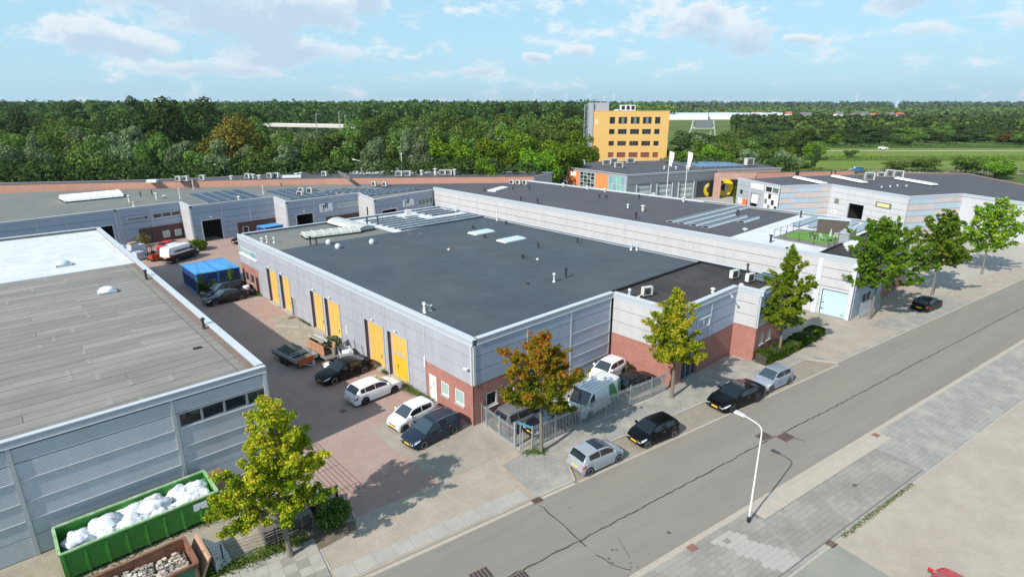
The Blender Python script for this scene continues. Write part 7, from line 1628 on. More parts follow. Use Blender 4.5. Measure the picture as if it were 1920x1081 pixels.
# trailers and scrap
tr1 = thing('trailer', 'low open trailer with a dark tarpaulin heap and an orange board at its front', 'trailer', (-4.75, 19.3, 0), R(97))
def box_(x0, x1, y0, y1, z0, z1, m, nm, par): b = MB(); b.box(x0, x1, y0, y1, z0, z1); return b.build(nm, m, par)
box_(-2.2, 1.95, -1.0, 1.0, .55, .62, 'timber_grey', 'bed', tr1)
for s in (-1, 1): box_(-2.2, 1.95, s * 1.0 - .02, s * 1.0 + .02, .62, .95, 'galvanised', 'side_board', tr1); wheel(tr1, .2, s * 1.08, .3, .18, s, 'rim_dark'); wheel(tr1, -.5, s * 1.08, .3, .18, s, 'rim_dark')
for x in (-2.22, ): box_(x, x + .04, -.98, .98, .62, .95, 'galvanised', 'side_board', tr1)
b = MB()
for z in (.95, 1.18): b.cyl((-1.15 - .0, -.95, z), (-1.15, .95, z), .025, .025, 6)
for y in (-.95, 0, .95): b.cyl((-1.15, y, .62), (-1.15, y, 1.2), .025, .025, 6)
b.build('guard_rail', 'galvanised', tr1); box_(-2.36, -2.28, -.55, .85, .35, 1.0, 'orange_board', 'orange_board', tr1)
b = MB(); b.tube([(-2.2, -.6, .5), (-3.3, 0, .45)], .05, 6); b.tube([(-2.2, .6, .5), (-3.3, 0, .45)], .05, 6); b.cyl((-3.1, 0, .1), (-3.1, 0, .75), .05, .05, 8); b.build('drawbar', 'galvanised', tr1)
bm = bmesh.new(); bmesh.ops.create_grid(bm, x_segments=22, y_segments=14, size=1)
from mathutils import noise as ns
for v in bm.verts:
    x, y = v.co.x, v.co.y; hgt = .72 + .75 * math.exp(-((x - .1) ** 2 * 2.2 + (y + .1) ** 2 * 3)) + .10 * ns.noise(Vector((x * 3, y * 3, 1))) - .18 * max(0, x - .6)
    v.co = Vector((.55 + x * 1.45, y * 1.05, hgt - (.25 if abs(y) > .93 else 0)))
me = bpy.data.meshes.new('tarpaulin'); bm.to_mesh(me); bm.free(); me.materials.append(MT['tarp_dark']); me.polygons.foreach_set('use_smooth', [True] * len(me.polygons)); link('tarpaulin', me, tr1)
tr2 = thing('trailer', 'flat trailer loaded with a timber crate, scrap and tyres beside the black saloon', 'trailer', (-2.35, 18.1, 0), R(94))
box_(-1.9, 1.9, -.95, .95, .5, .58, 'timber_grey', 'bed', tr2)
for s in (-1, 1): wheel(tr2, .1, s * 1.0, .28, .18, s, 'rim_dark'); box_(-1.9, 1.9, s * .95 - .02, s * .95 + .02, .58, .72, 'galvanised', 'side_board', tr2)
b = MB(); b.tube([(-1.9, -.5, .5), (-2.8, 0, .45)], .05, 6); b.tube([(-1.9, .5, .5), (-2.8, 0, .45)], .05, 6); b.build('drawbar', 'dark_metal', tr2)
cr = thing('timber_crate', 'brown timber crate with dark hollow end on the scrap trailer', 'crate', (-2.55, 18.5, .58), R(94))
for s in (-1, 1):
    for k in range(4): box_(-1.5 + .72 * k, -.82 + .72 * k, s * .55 - .02, s * .55 + .02, 0, .85, 'wood_warm', 'panel', cr)
    box_(-1.55, 1.4, s * .6 - .03, s * .6 + .03, .85, .93, 'wood_pallet', 'top_rail', cr)
box_(-1.5, 1.38, -.53, .53, 0, .06, 'wood_dark', 'floor', cr); box_(1.34, 1.38, -.5, .5, .06, .85, 'wood_warm', 'panel', cr)
gp = thing('plank_bundle', 'bundle of pale planks and bars laid across the timber crate', 'planks', (-2.5, 18.9, 1.52), R(96))
for k in range(9): box_(-1.25 + random.uniform(-.2, .2), .9 + random.uniform(-.2, .5), -.42 + k * .09, -.35 + k * .09, random.uniform(0, .05), .05 + random.uniform(0, .06), random.choice(['light_metal', 'solar_back', 'wood_pallet', 'dark_metal', 'white_frame']), 'plank', gp)
def shrub(name, label, x, y, z, rx, ry, h, n, m, leaf=.09, cat='plant', group=None, seed=1):
    g = np.random.default_rng(seed); k = n
    u = g.normal(size=(k, 3)); u /= np.linalg.norm(u, axis=1)[:, None]; rr = g.random(k) ** .4
    c = u * rr[:, None] * np.array([rx, ry, h / 2]) + np.array([0, 0, h / 2]); c[:, 2] = np.abs(c[:, 2])
    me = leafcloud(c, leaf, g, name, m); o = link(name, me, None, (x, y, z)); tag(o, label, cat, group); return o
def leafcloud(c, size, g, name, m, out=None, asp=.6, up=.0):
    """one small two-triangle leaf or leaf tuft at every point of c"""
    n = len(c); d = g.normal(size=(n, 3))
    if out is not None: d = d * .55 + out * .9
    d[:, 2] += up; d /= np.linalg.norm(d, axis=1)[:, None] + 1e-9           # normal
    a = g.normal(size=(n, 3)); a -= d * (a * d).sum(1)[:, None]; a /= np.linalg.norm(a, axis=1)[:, None] + 1e-9
    b = np.cross(d, a); s = size * (.6 + .8 * g.random(n))[:, None]
    v = np.stack([c - a * s, c - b * s * asp + d * s * .12, c + a * s, c + b * s * asp + d * s * .12], 1).reshape(-1, 3)
    me = bpy.data.meshes.new(name); me.vertices.add(4 * n); me.vertices.foreach_set('co', v.astype(np.float32).ravel())
    me.loops.add(4 * n); me.loops.foreach_set('vertex_index', np.arange(4 * n, dtype=np.int32)); me.polygons.add(n)
    me.polygons.foreach_set('loop_start', np.arange(0, 4 * n, 4, dtype=np.int32)); me.polygons.foreach_set('loop_total', np.full(n, 4, dtype=np.int32))
    me.update(calc_edges=True); me.materials.append(MT[m] if isinstance(m, str) else m); return me
shrub('uprooted_shrub', 'feathery green shrub lying on the scrap trailer', -1.75, 18.1, .8, .9, .7, 1.0, 900, 'leaf_willow', .09)
stu = MB(); stu.tube([(-1.9, 17.6, .6), (-2.1, 17.0, 1.0), (-2.3, 16.5, .5)], [.16, .2, .12], 7); stu.tube([(-2.0, 17.1, .9), (-1.6, 16.8, .6)], [.12, .05], 6); tag(stu.build('tree_stump', 'bark'), 'gnarled tree root standing on the drawbar side of the scrap trailer', 'root')
bag(-3.55, 15.15, .28, .42, .42, .5, 'round white builder bag beside the nose of the black saloon', 33, group=None)
bag(-1.2, 16.4, .55, .55, .45, .35, 'white crumpled bag on the wheelbarrow pile behind the black saloon', 34, group=None)
bag(-.55, 20.1, .35, .95, .55, .35, 'large white sheet-covered sack at the wall by the scrap trailer', 35, group=None)
wbw = thing('metal_trough', 'dark blue-grey metal trough full of scrap behind the black saloon', 'trough', (-1.25, 16.55, 0), R(75))
box_(-.75, .75, -.55, .55, .25, .30, 'dark_metal', 'floor', wbw)
for s in (-1, 1): box_(-.8, .8, s * .55 - .02, s * .55 + .02, .25, .85, 'metal_frame', 'side', wbw); box_(s * .78 - .02, s * .78 + .02, -.53, .53, .25, .8, 'metal_frame', 'side', wbw)
sc = MB(); random.seed(9); stones(sc, 90, -2.3, -.4, 15.2, 17.3, lambda x, y: random.uniform(.05, .45), .05, .22); tag(sc.build('scrap', 'scrap_mix'), 'mixed scrap pieces piled behind the black saloon', kind='stuff')
for k, (a, c, l) in enumerate([((-1.9, 16.9, .9), (.1, 18.3, .95), 'long grey plank reaching from the scrap pile to the wall'), ((-.25, 15.0, .05), (-.12, 15.6, 1.2), 'thin rod leaning on the grey wall left of the yellow door'), ((-.25, 16.4, .05), (-.12, 17.0, 1.3), 'thin dark bar leaning on the grey wall by the scrap')]): b = MB(); b.tube([a, c], .06 if k == 0 else .025, 5); tag(b.build('leaning_bar', 'timber_grey' if k == 0 else 'dark_metal'), l, 'bar')
tag(box_(-.12, .06, -1.3, 1.3, 0, .07, 'concrete', 'concrete_beam', None), 'pale concrete beam lying on the yard near the floor grate', 'beam'); bpy.data.objects['concrete_beam'].location = (-1.9, 27.6, 0); bpy.data.objects['concrete_beam'].rotation_euler = (0, 0, R(35))
dr_ = thing('bulk_bag', 'white drum and black sacks at the far brick corner by the parked black saloon', 'drum', (-1.0, 41.9, 0)); b = MB(); b.lathe([(.35, 0), (.38, .1), (.38, .85), (.33, .9)], 14); b.build('drum', 'white_paint', dr_)
bag(-.75, 40.9, .25, .55, .5, .4, 'black rubbish sack by the white drum', 41, 'black_plastic', None)
bag(-.5, 42.8, .3, .5, .5, .45, 'dark rubbish sack behind the white drum', 42, 'black_plastic', None)
# street lamp
lp = thing('street_lamp', 'white street lamp with a bent arm on the far pavement', 'street lamp', (4.65, -17.75, 0), R(90))
b = MB(); b.tube([(0, 0, .35), (0, 0, 5.45), (.03, 0, 5.7), (.16, 0, 5.86), (.4, 0, 5.95), (1.0, 0, 6.08)], [.055, .036, .034, .032, .032, .028], 10); b.build('pole', 'white_frame', lp, smooth=True)
b = MB(); b.cyl((0, 0, 0), (0, 0, .38), .095, .09, 12); b.build('base_sleeve', 'black_plastic', lp)
b = MB(); b.hexa([(.95, -.09, 6.03), (1.55, -.13, 6.08), (1.55, .13, 6.08), (.95, .09, 6.03), (.95, -.06, 6.13), (1.5, -.10, 6.18), (1.5, .10, 6.18), (.95, .06, 6.13)]); b.build('lamp_head', 'coping_metal', lp)
b = MB(); b.box(1.05, 1.48, -.08, .08, 6.02, 6.035); b.build('lens', 'skylight_blue', lp)
# hedge
def hedge(pts, w, h, label):
    g = np.random.default_rng(4); C_ = []
    for a, c in zip(pts, pts[1:]):
        L = math.dist(a, c); n = int(L * 620); F = Fr(a, c)
        u = g.random(n) * L; d = (g.random(n) - .5) * w; z = g.random(n) ** .6 * (h + .10 * np.sin(u * 2.3) + .06 * np.sin(u * 5.1))
        k = g.random(n) < .65; d[k] = np.sign(d[k]) * (w / 2 + .05 * np.sin(u[k] * 3)); z[~k] = (h + .1 * np.sin(u[~k] * 2.3)) - .03 * g.random((~k).sum())
        C_.append(np.stack([F.P0[0] + F.ux * u + F.nx * d, F.P0[1] + F.uy * u + F.ny * d, z], 1))
    t = thing('hedge', label, 'hedge', (0, 0, 0))
    link('foliage', leafcloud(np.concatenate(C_), .085, g, 'foliage', 'leaf_hedge'), t)
    b = MB()
    for a, c in zip(pts, pts[1:]): F = Fr(a, c); F.box(b, 0, F.L, 0, h - .08, -w / 2 + .06, w / 2 - .06)
    b.build('inner_twigs', 'bark_dark', t)
hedge([(24.7, -9.1), (27.6, -9.5), (30.8, -9.7), (35.6, -9.9)], 1.1, .95, 'clipped green hedge along the brick tower and the driveway')
shrub('bush', 'dark green bush at the end of the mesh fence by the tree shadow', -11.9, -2.7, 0, 1.0, .8, 1.5, 2600, 'leaf_mid', .085, 'bush', seed=3)
shrub('bush', 'bright green bush between the motorbike and the panel van', .9, 69.0, 0, 1.6, 1.3, 1.7, 1500, 'leaf_bright', .16, 'bush', seed=4)
shrub('bush', 'bare brown shrub against the far workshop wall', -4.6, 77.8, 0, 1.3, 1.0, 2.2, 350, 'leaf_olive', .12, 'bush', seed=5)
shrub('ornamental_tuft', 'reddish ornamental bush in front of the brick gateway', 92.6, 27.2, 0, 2.2, 1.6, 1.2, 1500, 'leaf_olive', .22, 'bush', seed=6)
shrub('bush', 'green hedge bush in front of the grey showroom doors', 91.5, 46.0, 0, 3.0, 1.0, 1.8, 1500, 'leaf_bright', .2, 'bush', seed=7)
shrub('climber', 'bright green climbing plant at the left corner of the grey striped hall', 102.0, 32.4, 0, .6, .6, 5.2, 1500, 'leaf_bright', .2, 'plant', seed=8)
shrub('round_plant', 'round plant beside the far parked white city car', 14.6, -2.7, 0, .35, .35, 1.0, 600, 'leaf_dark', .07, 'plant', seed=9)
shrub('flowering_shrub', 'yellow flowering shrub behind the low brick wall, left one', 80, 88, 0, 3.0, 2.4, 3.4, 1300, 'leaf_maple_yellow', .28, 'bush', seed=10)
shrub('flowering_shrub', 'yellow flowering shrub behind the low brick wall, right one', 86, 86, 0, 3.2, 2.4, 3.2, 1300, 'leaf_maple_yellow', .28, 'bush', seed=11)
gt = thing('garden_trailer', 'green covered trailer standing before the showroom flagpoles', 'trailer', (92.5, 41.5, 0), R(-20))
b = MB(); b.box(-2.2, 2.2, -1, 1, .6, .75); b.build('bed', 'white_paint', gt); b = MB(); b.hexa([(-2.1, -.9, .76), (2.1, -.9, .76), (2.1, .9, .76), (-2.1, .9, .76), (-1.8, -.5, 1.4), (1.8, -.5, 1.4), (1.8, .5, 1.4), (-1.8, .5, 1.4)]); b.build('cover', 'tarp_green', gt)
for x in (-.9, .9):
    for s in (-1, 1): wheel(gt, x, s * .95, .35, .2, s, 'rim_dark')
# ------------------------------------------------------------------ street maples
def maple(x, y, h, cr, zc, m, seed, label, N=15000, lean=(0, 0), leaf=.060, shape=.88, trunk_r=.13, extra=None):
    g = np.random.default_rng(seed); rs = random.Random(seed)
    t = thing('maple_tree', label, 'tree', (x, y, 0), 0, 'street maples along the kerb')
    top = np.array([lean[0], lean[1], h * .97])
    def spine(z): f = z / h; return np.array([lean[0] * f + .10 * math.sin(f * 7 + seed), lean[1] * f + .10 * math.cos(f * 6 + seed), z])
    b = MB(); zs = [0, .15, .6, 1.4, zc, zc + 1.2, h * .55, h * .75, h * .93]; zs = sorted(zs)
    b.tube([tuple(spine(z)) for z in zs], [trunk_r * (1.5 if z == 0 else 1.12 if z < .3 else 1) * (1 - .86 * (z / h)) for z in zs], 9); b.build('trunk', 'bark', t, smooth=True)
    bb = MB(); P = []; W_ = []
    nl = 62
    for i in range(nl):
        f = (i + rs.random()) / nl; z0 = zc + (h * .93 - zc) * f; a = i * 2.399 + rs.uniform(-.5, .5)
        L = cr * max(.13, (1 - f) ** shape * (.62 + .50 * min(1, (f + .12) * 4))) * rs.choice([.55, .75, .9, 1.0, 1.22, 1.38])
        up = rs.uniform(.10, .38) + .55 * f
        s = spine(z0); d = np.array([math.cos(a), math.sin(a), up]); n = 7; pts = []
        for k in range(n):
            q = k / (n - 1); pts.append(s + d * L * q + np.array([0, 0, .18 * L * q * q]) + g.normal(size=3) * .03)
        bb.tube([tuple(p) for p in pts], [max(.008, .035 * (1 - q / n) * (1.25 - f)) for q in range(n)], 5)
        P.append(np.array(pts)); W_.append(L ** 1.35 + .12)
    if extra:
        for (a, z0, L, up) in extra:
            s = spine(z0); d = np.array([math.cos(a), math.sin(a), up]); pts = [s + d * L * q / 6 + g.normal(size=3) * .03 for q in range(7)]
            bb.tube([tuple(p) for p in pts], [.035 - .004 * q for q in range(7)], 5); P.append(np.array(pts)); W_.append(L ** 1.35 * 1.3)
    bb.build('branches', 'bark', t)
    W_ = np.array(W_); W_ /= W_.sum(); C_ = []; O_ = []
    for pts, wt in zip(P, W_):
        n = int(N * wt); L = np.linalg.norm(pts[-1] - pts[0])
        # tufts along the limb
        nt_ = max(4, int(L / .11)); q = g.random(nt_) ** .8 * .82 + .20 ; cen = np.stack([np.interp(q, np.linspace(0, 1, 7), pts[:, k]) for k in range(3)], 1)
        cen += g.normal(size=cen.shape) * (.09 + .12 * L * (1.05 - q)[:, None]) * np.array([1, 1, .7])
        idx = g.integers(0, nt_, n); rr = (.09 + .15 * g.random(nt_))[idx][:, None]
        o = g.normal(size=(n, 3)); o /= np.linalg.norm(o, axis=1)[:, None]; o *= np.array([1, 1, .72])
        C_.append(cen[idx] + o * rr * (g.random((n, 1)) ** .45) * 1.15 + g.normal(size=(n, 3)) * .035); O_.append(o)
    me = leafcloud(np.concatenate(C_), leaf, g, 'crown', m, out=np.concatenate(O_), asp=.75, up=.25); link('crown', me, t)
    return t
maple(-14.55, -3.2, 9.2, 2.4, 2.2, 'leaf_maple_yellow', 3, 'yellow-green maple at the bottom left, in front of the pallets and the green skip', 52000, (.1, .15), extra=[(R(185), 2.7, 2.9, .12), (R(165), 3.9, 2.4, .15), (R(-35), 3.0, 2.6, .2), (R(20), 3.6, 2.2, .35), (R(200), 5.2, 1.7, .2)])
maple(1.02, -5.48, 8.7, 2.35, 3.2, 'leaf_maple_red', 8, 'maple turning red and orange at the gate beside the grey bar fence', 40000, (.2, .1), extra=[(R(-12), 4.0, 2.9, .25), (R(8), 4.4, 2.9, .3), (R(120), 5.8, 2.6, .35), (R(-60), 3.4, 2.2, 0.05)])
maple(13.68, -7.2, 9.2, 2.1, 2.9, 'leaf_maple_yellow', 14, 'yellow-green maple with bits of orange between the bar fence and the black saloon', 34000, (-.1, .1), leaf=.068, extra=[(R(200), 4.2, 2.5, .1), (R(-15), 3.8, 2.5, .1)])
maple(27.35, -9.45, 10.6, 2.2, 2.8, 'leaf_maple_green', 21, 'green conical maple by the hedge and the brick tower', 34000, (.2, 0), leaf=.075, extra=[(R(-20), 4.5, 3.0, .25), (R(170), 3.8, 2.6, .1)])
maple(43.9, -11.9, 11.0, 3.3, 3.3, 'leaf_maple_deep', 33, 'large deep green maple at the right corner of the white warehouse', 36000, (.4, 0), leaf=.09, shape=.62)
maple(58.5, -14.2, 10.5, 3.5, 3.2, 'leaf_maple_deep', 35, 'deep green street tree beyond the warehouse corner, cut by the right edge', 16000, (0, 0), leaf=.12)
maple(74, -16.5, 10.5, 3.5, 3.2, 'leaf_maple_green', 36, 'green street tree far along the pavement at the right edge', 11000, (0, 0), leaf=.13)

# ------------------------------------------------------------------ the wood: shared crown meshes, each tree an object
def crown_mesh(seed, kind, N=5600, leaf=.20):
    g = np.random.default_rng(seed); nb = 22; cen = []; rad = []
    for i in range(nb):
        while True:
            p = g.uniform(-1, 1, 3)
            if np.linalg.norm(p) < 1: break
        f = (p[2] + 1) / 2
        k = {'round': (1 - abs(f - .5) ** 2.2 * 2.2), 'tall': (1 - abs(f - .42) ** 2 * 2.0) * .62, 'cone': (1.05 - f) * .85 + .08, 'wide': 1.05 - abs(f - .6) ** 2 * 1.8}[kind]
        d = p[:2] / (np.linalg.norm(p[:2]) + 1e-6) * (abs(np.linalg.norm(p[:2])) ** .6)
        cen.append([d[0] * 3.3 * k, d[1] * 3.3 * k, 1.1 + f * 7.9]); rad.append(g.uniform(1.05, 1.95) * (.75 if kind in ('cone', 'tall') else 1))
    cen = np.array(cen); rad = np.array(rad); idx = g.choice(nb, N, p=rad ** 2 / (rad ** 2).sum())
    o = g.normal(size=(N, 3)); o[:, 2] = np.abs(o[:, 2]) * .9 - .35; o /= np.linalg.norm(o, axis=1)[:, None]
    c = cen[idx] + o * rad[idx][:, None] * np.where(g.random((N, 1)) < .85, g.uniform(.88, 1.06, (N, 1)), g.uniform(.3, .9, (N, 1)))
    c[:, 2] = np.maximum(c[:, 2], .2)
    return leafcloud(c, leaf, g, 'crown', 'leaf_mid', out=o, asp=.8, up=.1)
CM = {k: [crown_mesh(50 + i + 10 * j, k) for i in range(3)] for j, k in enumerate(('round', 'tall', 'cone', 'wide'))}
for k in CM:
    for me in CM[k]: me.materials[0] = MT['leaf_mid']
tb = MB(); tb.tube([(0, 0, -.3), (0.05, 0, 1.5), (-.05, .05, 3.6), (.1, 0, 6.5)], [.28, .2, .16, .05], 7)
for i in range(4): a = i * 1.7; tb.tube([(0, 0, 2.2 + i * .7), (1.2 * math.cos(a), 1.2 * math.sin(a), 4.0 + i * .7)], [.1, .04], 5)
TRK = tb.mesh('trunk', 'bark_dark', smooth=True)
def pol(b, D):      # ground point at bearing b (tangent right of the view axis) and distance D along it
    return (CAMX + D * (math.cos(YAW) + b * math.sin(YAW)), CAMY + D * (math.sin(YAW) - b * math.cos(YAW)))
def tree(name, label, x, y, h, w, kind, m, group, z=-.2, rz=None):
    t = thing(name, label, 'tree', (x, y, z), random.uniform(0, 6.28) if rz is None else rz, group)
    t.scale = (w / 4.2, w / 4.2, h / 9.4)
    o = link('crown', random.choice(CM[kind]), t); o.material_slots[0].link = 'OBJECT'; o.material_slots[0].material = MT[m]
    link('trunk', TRK, t)
    return t
random.seed(77)
def B(px): return (px - 960) / 1131.0
def ht(y, D): return 21.5 - (y - 197) * D / 1131.0
LAB = {
 'leaf_willow': 'grey-green willow', 'leaf_mid': 'mid green tree', 'leaf_dark': 'dark green tree', 'leaf_bright': 'bright green tree', 'leaf_olive': 'olive brown tree'}
ROWS = [ # distance, from, to, step, tree top, jitter, crown half width m, kinds, row name
 (140, -90, 800, 50, 262, 12, 5.0, ['leaf_willow', 'leaf_mid', 'leaf_willow', 'leaf_mid'], 'in the willow row'),
 (166, -90, 850, 50, 248, 10, 6.0, ['leaf_willow', 'leaf_mid', 'leaf_mid', 'leaf_dark'], 'in the second row of the left wood'),
 (205, -90, 1110, 46, 235, 8, 7.2, ['leaf_mid', 'leaf_willow', 'leaf_dark', 'leaf_mid'], 'in the third row of the left wood'),
 (260, -90, 1110, 40, 217, 8, 8.2, ['leaf_dark', 'leaf_mid', 'leaf_mid'], 'in the high fourth row of the left wood'),
 (335, -90, 1110, 34, 203, 6, 8.6, ['leaf_dark', 'leaf_dark', 'leaf_mid'], 'in the high fifth row of the left wood'),
 (176, 1262, 1500, 34, 270, 10, 5.4, ['leaf_mid', 'leaf_willow', 'leaf_bright', 'leaf_mid'], 'just behind the showroom'),
 (215, 1258, 1500, 36, 256, 9, 6.8, ['leaf_dark', 'leaf_mid', 'leaf_dark', 'leaf_willow'], 'in the second row behind the showroom'),
 (270, 1262, 1530, 32, 243, 7, 7.5, ['leaf_dark', 'leaf_mid', 'leaf_dark'], 'in the third row behind the showroom'),
 (345, 1390, 1960, 30, 246, 6, 8.0, ['leaf_dark', 'leaf_mid', 'leaf_dark', 'leaf_olive'], 'at the near edge of the right wood'),
 (400, 1400, 1990, 28, 234, 5, 8.5, ['leaf_dark', 'leaf_mid', 'leaf_dark'], 'in the dark wood behind the green field'),
]
ONES = ['', 'first', 'second', 'third', 'fourth', 'fifth', 'sixth', 'seventh', 'eighth', 'ninth', 'tenth', 'eleventh', 'twelfth', 'thirteenth', 'fourteenth', 'fifteenth', 'sixteenth', 'seventeenth', 'eighteenth', 'nineteenth']
def ordinal(n): return ONES[n] if n < 20 else (['twentieth', 'thirtieth', 'fortieth', 'fiftieth'][n // 10 - 2] if n % 10 == 0 else ['twenty', 'thirty', 'forty', 'fifty'][n // 10 - 2] + '-' + ONES[n % 10])
for (D, a, c, st, ty, jt, wd, ms, rn) in ROWS:
    p = a + random.uniform(0, st); cnt_ = 0
    while p < c:
        top = ty + random.gauss(0, jt * .8); d = D + random.uniform(-.04, .04) * D
        if a < 0 and D >= 205:
            if 395 < p < 450 or 500 < p < 660: top = max(top, 246)
            if D >= 260 and p < 380 and random.random() < .5: top -= 7
            if D >= 335 and 180 < p < 500: top -= 8
            if 720 < p < 1060 and D >= 335: top -= 5
        if D == 205 and p > 850: top = 224 + random.uniform(-6, 6)
        m = random.choice(ms); x, y = pol(B(p), d); h = max(6, ht(top, d))
        if 880 < p < 1060 and D > 300: kind = 'cone'; m = 'leaf_dark'
        else: kind = random.choice(['round', 'wide', 'round', 'tall'] if m != 'leaf_willow' else ['tall', 'round', 'tall'])
        cnt_ += 1; tree('tree', '%s, %s from the left %s' % (LAB[m], ordinal(cnt_), rn), x, y, h, wd * random.uniform(.8, 1.15), kind, m, LAB[m] + 's ' + rn)
        p += st * random.uniform(.75, 1.2)
SP = [ # px, distance, top y, half width, kind, material, name, label
 (425, 150, 222, 8.0, 'wide', 'leaf_olive', 'big tree with rusty brown crown standing out of the willows at the left'),
 (280, 190, 187, 10, 'wide', 'leaf_dark', 'tall dark tree rising above the horizon at the far left'),
 (240, 185, 192, 8, 'round', 'leaf_dark', 'dark tall tree left of the tallest far left tree'), (345, 215, 200, 8, 'wide', 'leaf_dark', 'dark broad tree behind the rusty brown tree'),
 (405, 262, 186, 10, 'wide', 'leaf_dark', 'dark broad tree topping the horizon behind the rusty brown tree, left one'), (452, 268, 188, 9, 'round', 'leaf_dark', 'dark broad tree topping the horizon behind the rusty brown tree, right one'),
 (225, 130, 322, 3.0, 'round', 'leaf_willow', 'small round willow bush at the left end of the long brick-edged building'),
 (835, 158, 244, 6.4, 'round', 'leaf_bright', 'bright green round tree, first from the left of the avenue'), (878, 142, 268, 5.2, 'round', 'leaf_bright', 'bright green round tree, second of the avenue, low and near'),
 (925, 150, 254, 6.2, 'round', 'leaf_bright', 'bright green round tree, third of the avenue'), (975, 152, 246, 6.4, 'round', 'leaf_bright', 'bright green round tree, fourth of the avenue'), (1010, 140, 262, 5.6, 'round', 'leaf_bright', 'bright green round tree, fifth of the avenue, near'),
 (1052, 150, 246, 6.0, 'round', 'leaf_bright', 'bright green round tree, last of the avenue before the yellow block'), (945, 185, 232, 6.0, 'round', 'leaf_bright', 'green round tree behind the avenue, left'), (1000, 190, 228, 6.0, 'round', 'leaf_mid', 'green round tree behind the avenue, right'), (870, 190, 236, 6.2, 'round', 'leaf_mid', 'green round tree behind the first avenue tree'), (1090, 172, 240, 6.0, 'round', 'leaf_bright', 'green tree touching the ladder of the yellow block'), (905, 128, 296, 3.6, 'round', 'leaf_bright', 'small green tree before the avenue'),
 (1318, 195, 262, 4.5, 'tall', 'leaf_bright', 'bright upright tree between the two flagpoles'), (1385, 230, 240, 8.0, 'round', 'leaf_mid', 'large dark tree rising beside the motorway gantry'), (1430, 235, 244, 7, 'wide', 'leaf_dark', 'large dark tree right of the gantry tree'),
 (1495, 210, 272, 4.2, 'cone', 'leaf_bright', 'light green feathery tree before the field'), (1525, 212, 300, 3.2, 'wide', 'leaf_bright', 'low spreading tree at the end of the showroom'), (1545, 205, 268, 2.2, 'tall', 'leaf_dark', 'dark narrow conifer standing at the field edge'), (1540, 245, 262, 5, 'round', 'leaf_bright', 'light green tree in the field'),
 (1578, 330, 248, 4.5, 'round', 'leaf_bright', 'round yellowish tree beside the distant field path'), (1693, 335, 254, 4.5, 'round', 'leaf_bright', 'round light green tree at the right edge of the field'), (1612, 255, 276, 3, 'round', 'leaf_mid', 'thin small tree standing alone in the meadow'), (1706, 205, 298, 4.5, 'round', 'leaf_mid', 'green bush tree at the far right edge behind the hall'), (1760, 200, 290, 5, 'round', 'leaf_mid', 'green tree beyond the right hall, cut by the frame'), (1840, 190, 285, 5, 'round', 'leaf_mid', 'second green tree beyond the right hall'), (1900, 180, 290, 5, 'round', 'leaf_bright', 'last green tree at the right frame edge'),
]
for (p, D, ty, wd, kd, m, lab) in SP: x, y = pol(B(p), D); tree('tree', lab, x, y, ht(ty, D), wd, kd, m, None)
for k in range(7):      # green edge right of the street, outside the hall
    x, y = (68 + 11 * k, -36 - 2.0 * k)
# the wood continues: far woodland as massed foliage
def woodland(label, D0, D1, p0, p1, ty0, ty1, n, leafs, m, per=46, wob=3.0, seed=1, base=.0):
    g = np.random.default_rng(seed); C_ = []; O_ = []
    for i in range(n):
        D = g.uniform(D0, D1); p = g.uniform(p0, p1); ty = ty0 + (ty1 - ty0) * (D - D0) / max(1, D1 - D0) + g.uniform(-wob, wob)
        x, y = pol(B(p), D); h = max(5.0, ht(ty, D)); rr = max(leafs * 2.6, h * .38)
        o = g.normal(size=(per, 3)); o[:, 2] = np.abs(o[:, 2]); o /= np.linalg.norm(o, axis=1)[:, None]
        lob = 1 + .25 * np.sin(o[:, :1] * 5 + i) * np.cos(o[:, 1:2] * 4 + i)
        C_.append(np.array([x, y, h - rr * 1.0 - base]) + o * np.array([rr, rr, rr]) * lob); O_.append(o)
        k = per // 2; o2 = g.normal(size=(k, 3)); o2[:, 2] *= .1; o2 /= np.linalg.norm(o2, axis=1)[:, None]
        c2 = np.array([x, y, 0]) + o2 * rr * .9; c2[:, 2] = g.uniform(0, max(1, h - rr), k); C_.append(c2); O_.append(o2)
    me = leafcloud(np.concatenate(C_), leafs, g, 'woodland', m, out=np.concatenate(O_), asp=.85, up=.15); o = link('woodland', me); return tag(o, label, kind='stuff')
woodland('dark woodland behind the avenue and the motorway', 430, 640, -120, 1130, 195, 194, 480, 1.2, 'leaf_dark', 60, 3.5, 1)
woodland('woodland behind the green field at the right', 450, 700, 1380, 2020, 226, 215, 560, 1.3, 'leaf_dark', 60, 3, 2)
woodland('patches of lighter trees in the right-hand woodland', 430, 690, 1450, 2020, 226, 216, 130, 1.3, 'leaf_mid', 60, 3, 3)
woodland('tree belt beyond the greenhouses', 1150, 1500, 1100, 2050, 205, 202, 330, 2.6, 'leaf_mid', 40, 2.2, 4)
woodland('distant woods along the horizon', 1500, 2300, -150, 2080, 195, 193, 700, 4.0, 'leaf_haze', 34, 1.5, 5)
woodland('farthest tree line on the horizon', 2600, 3600, -150, 2080, 193, 192, 560, 7, 'leaf_haze', 30, 1.2, 6)
woodland('woods between the motorway and the horizon at the left', 700, 1100, -150, 1260, 197, 196, 420, 2.4, 'leaf_mid', 40, 2.0, 7)
# green undergrowth below the front trees
woodland('undergrowth below the willows and along the back of the long building', 128, 150, -120, 1000, 306, 298, 260, .32, 'leaf_dark', 170, 6, 8)
woodland('undergrowth behind the showroom', 160, 175, 1262, 1500, 300, 296, 90, .35, 'leaf_dark', 150, 5, 9)

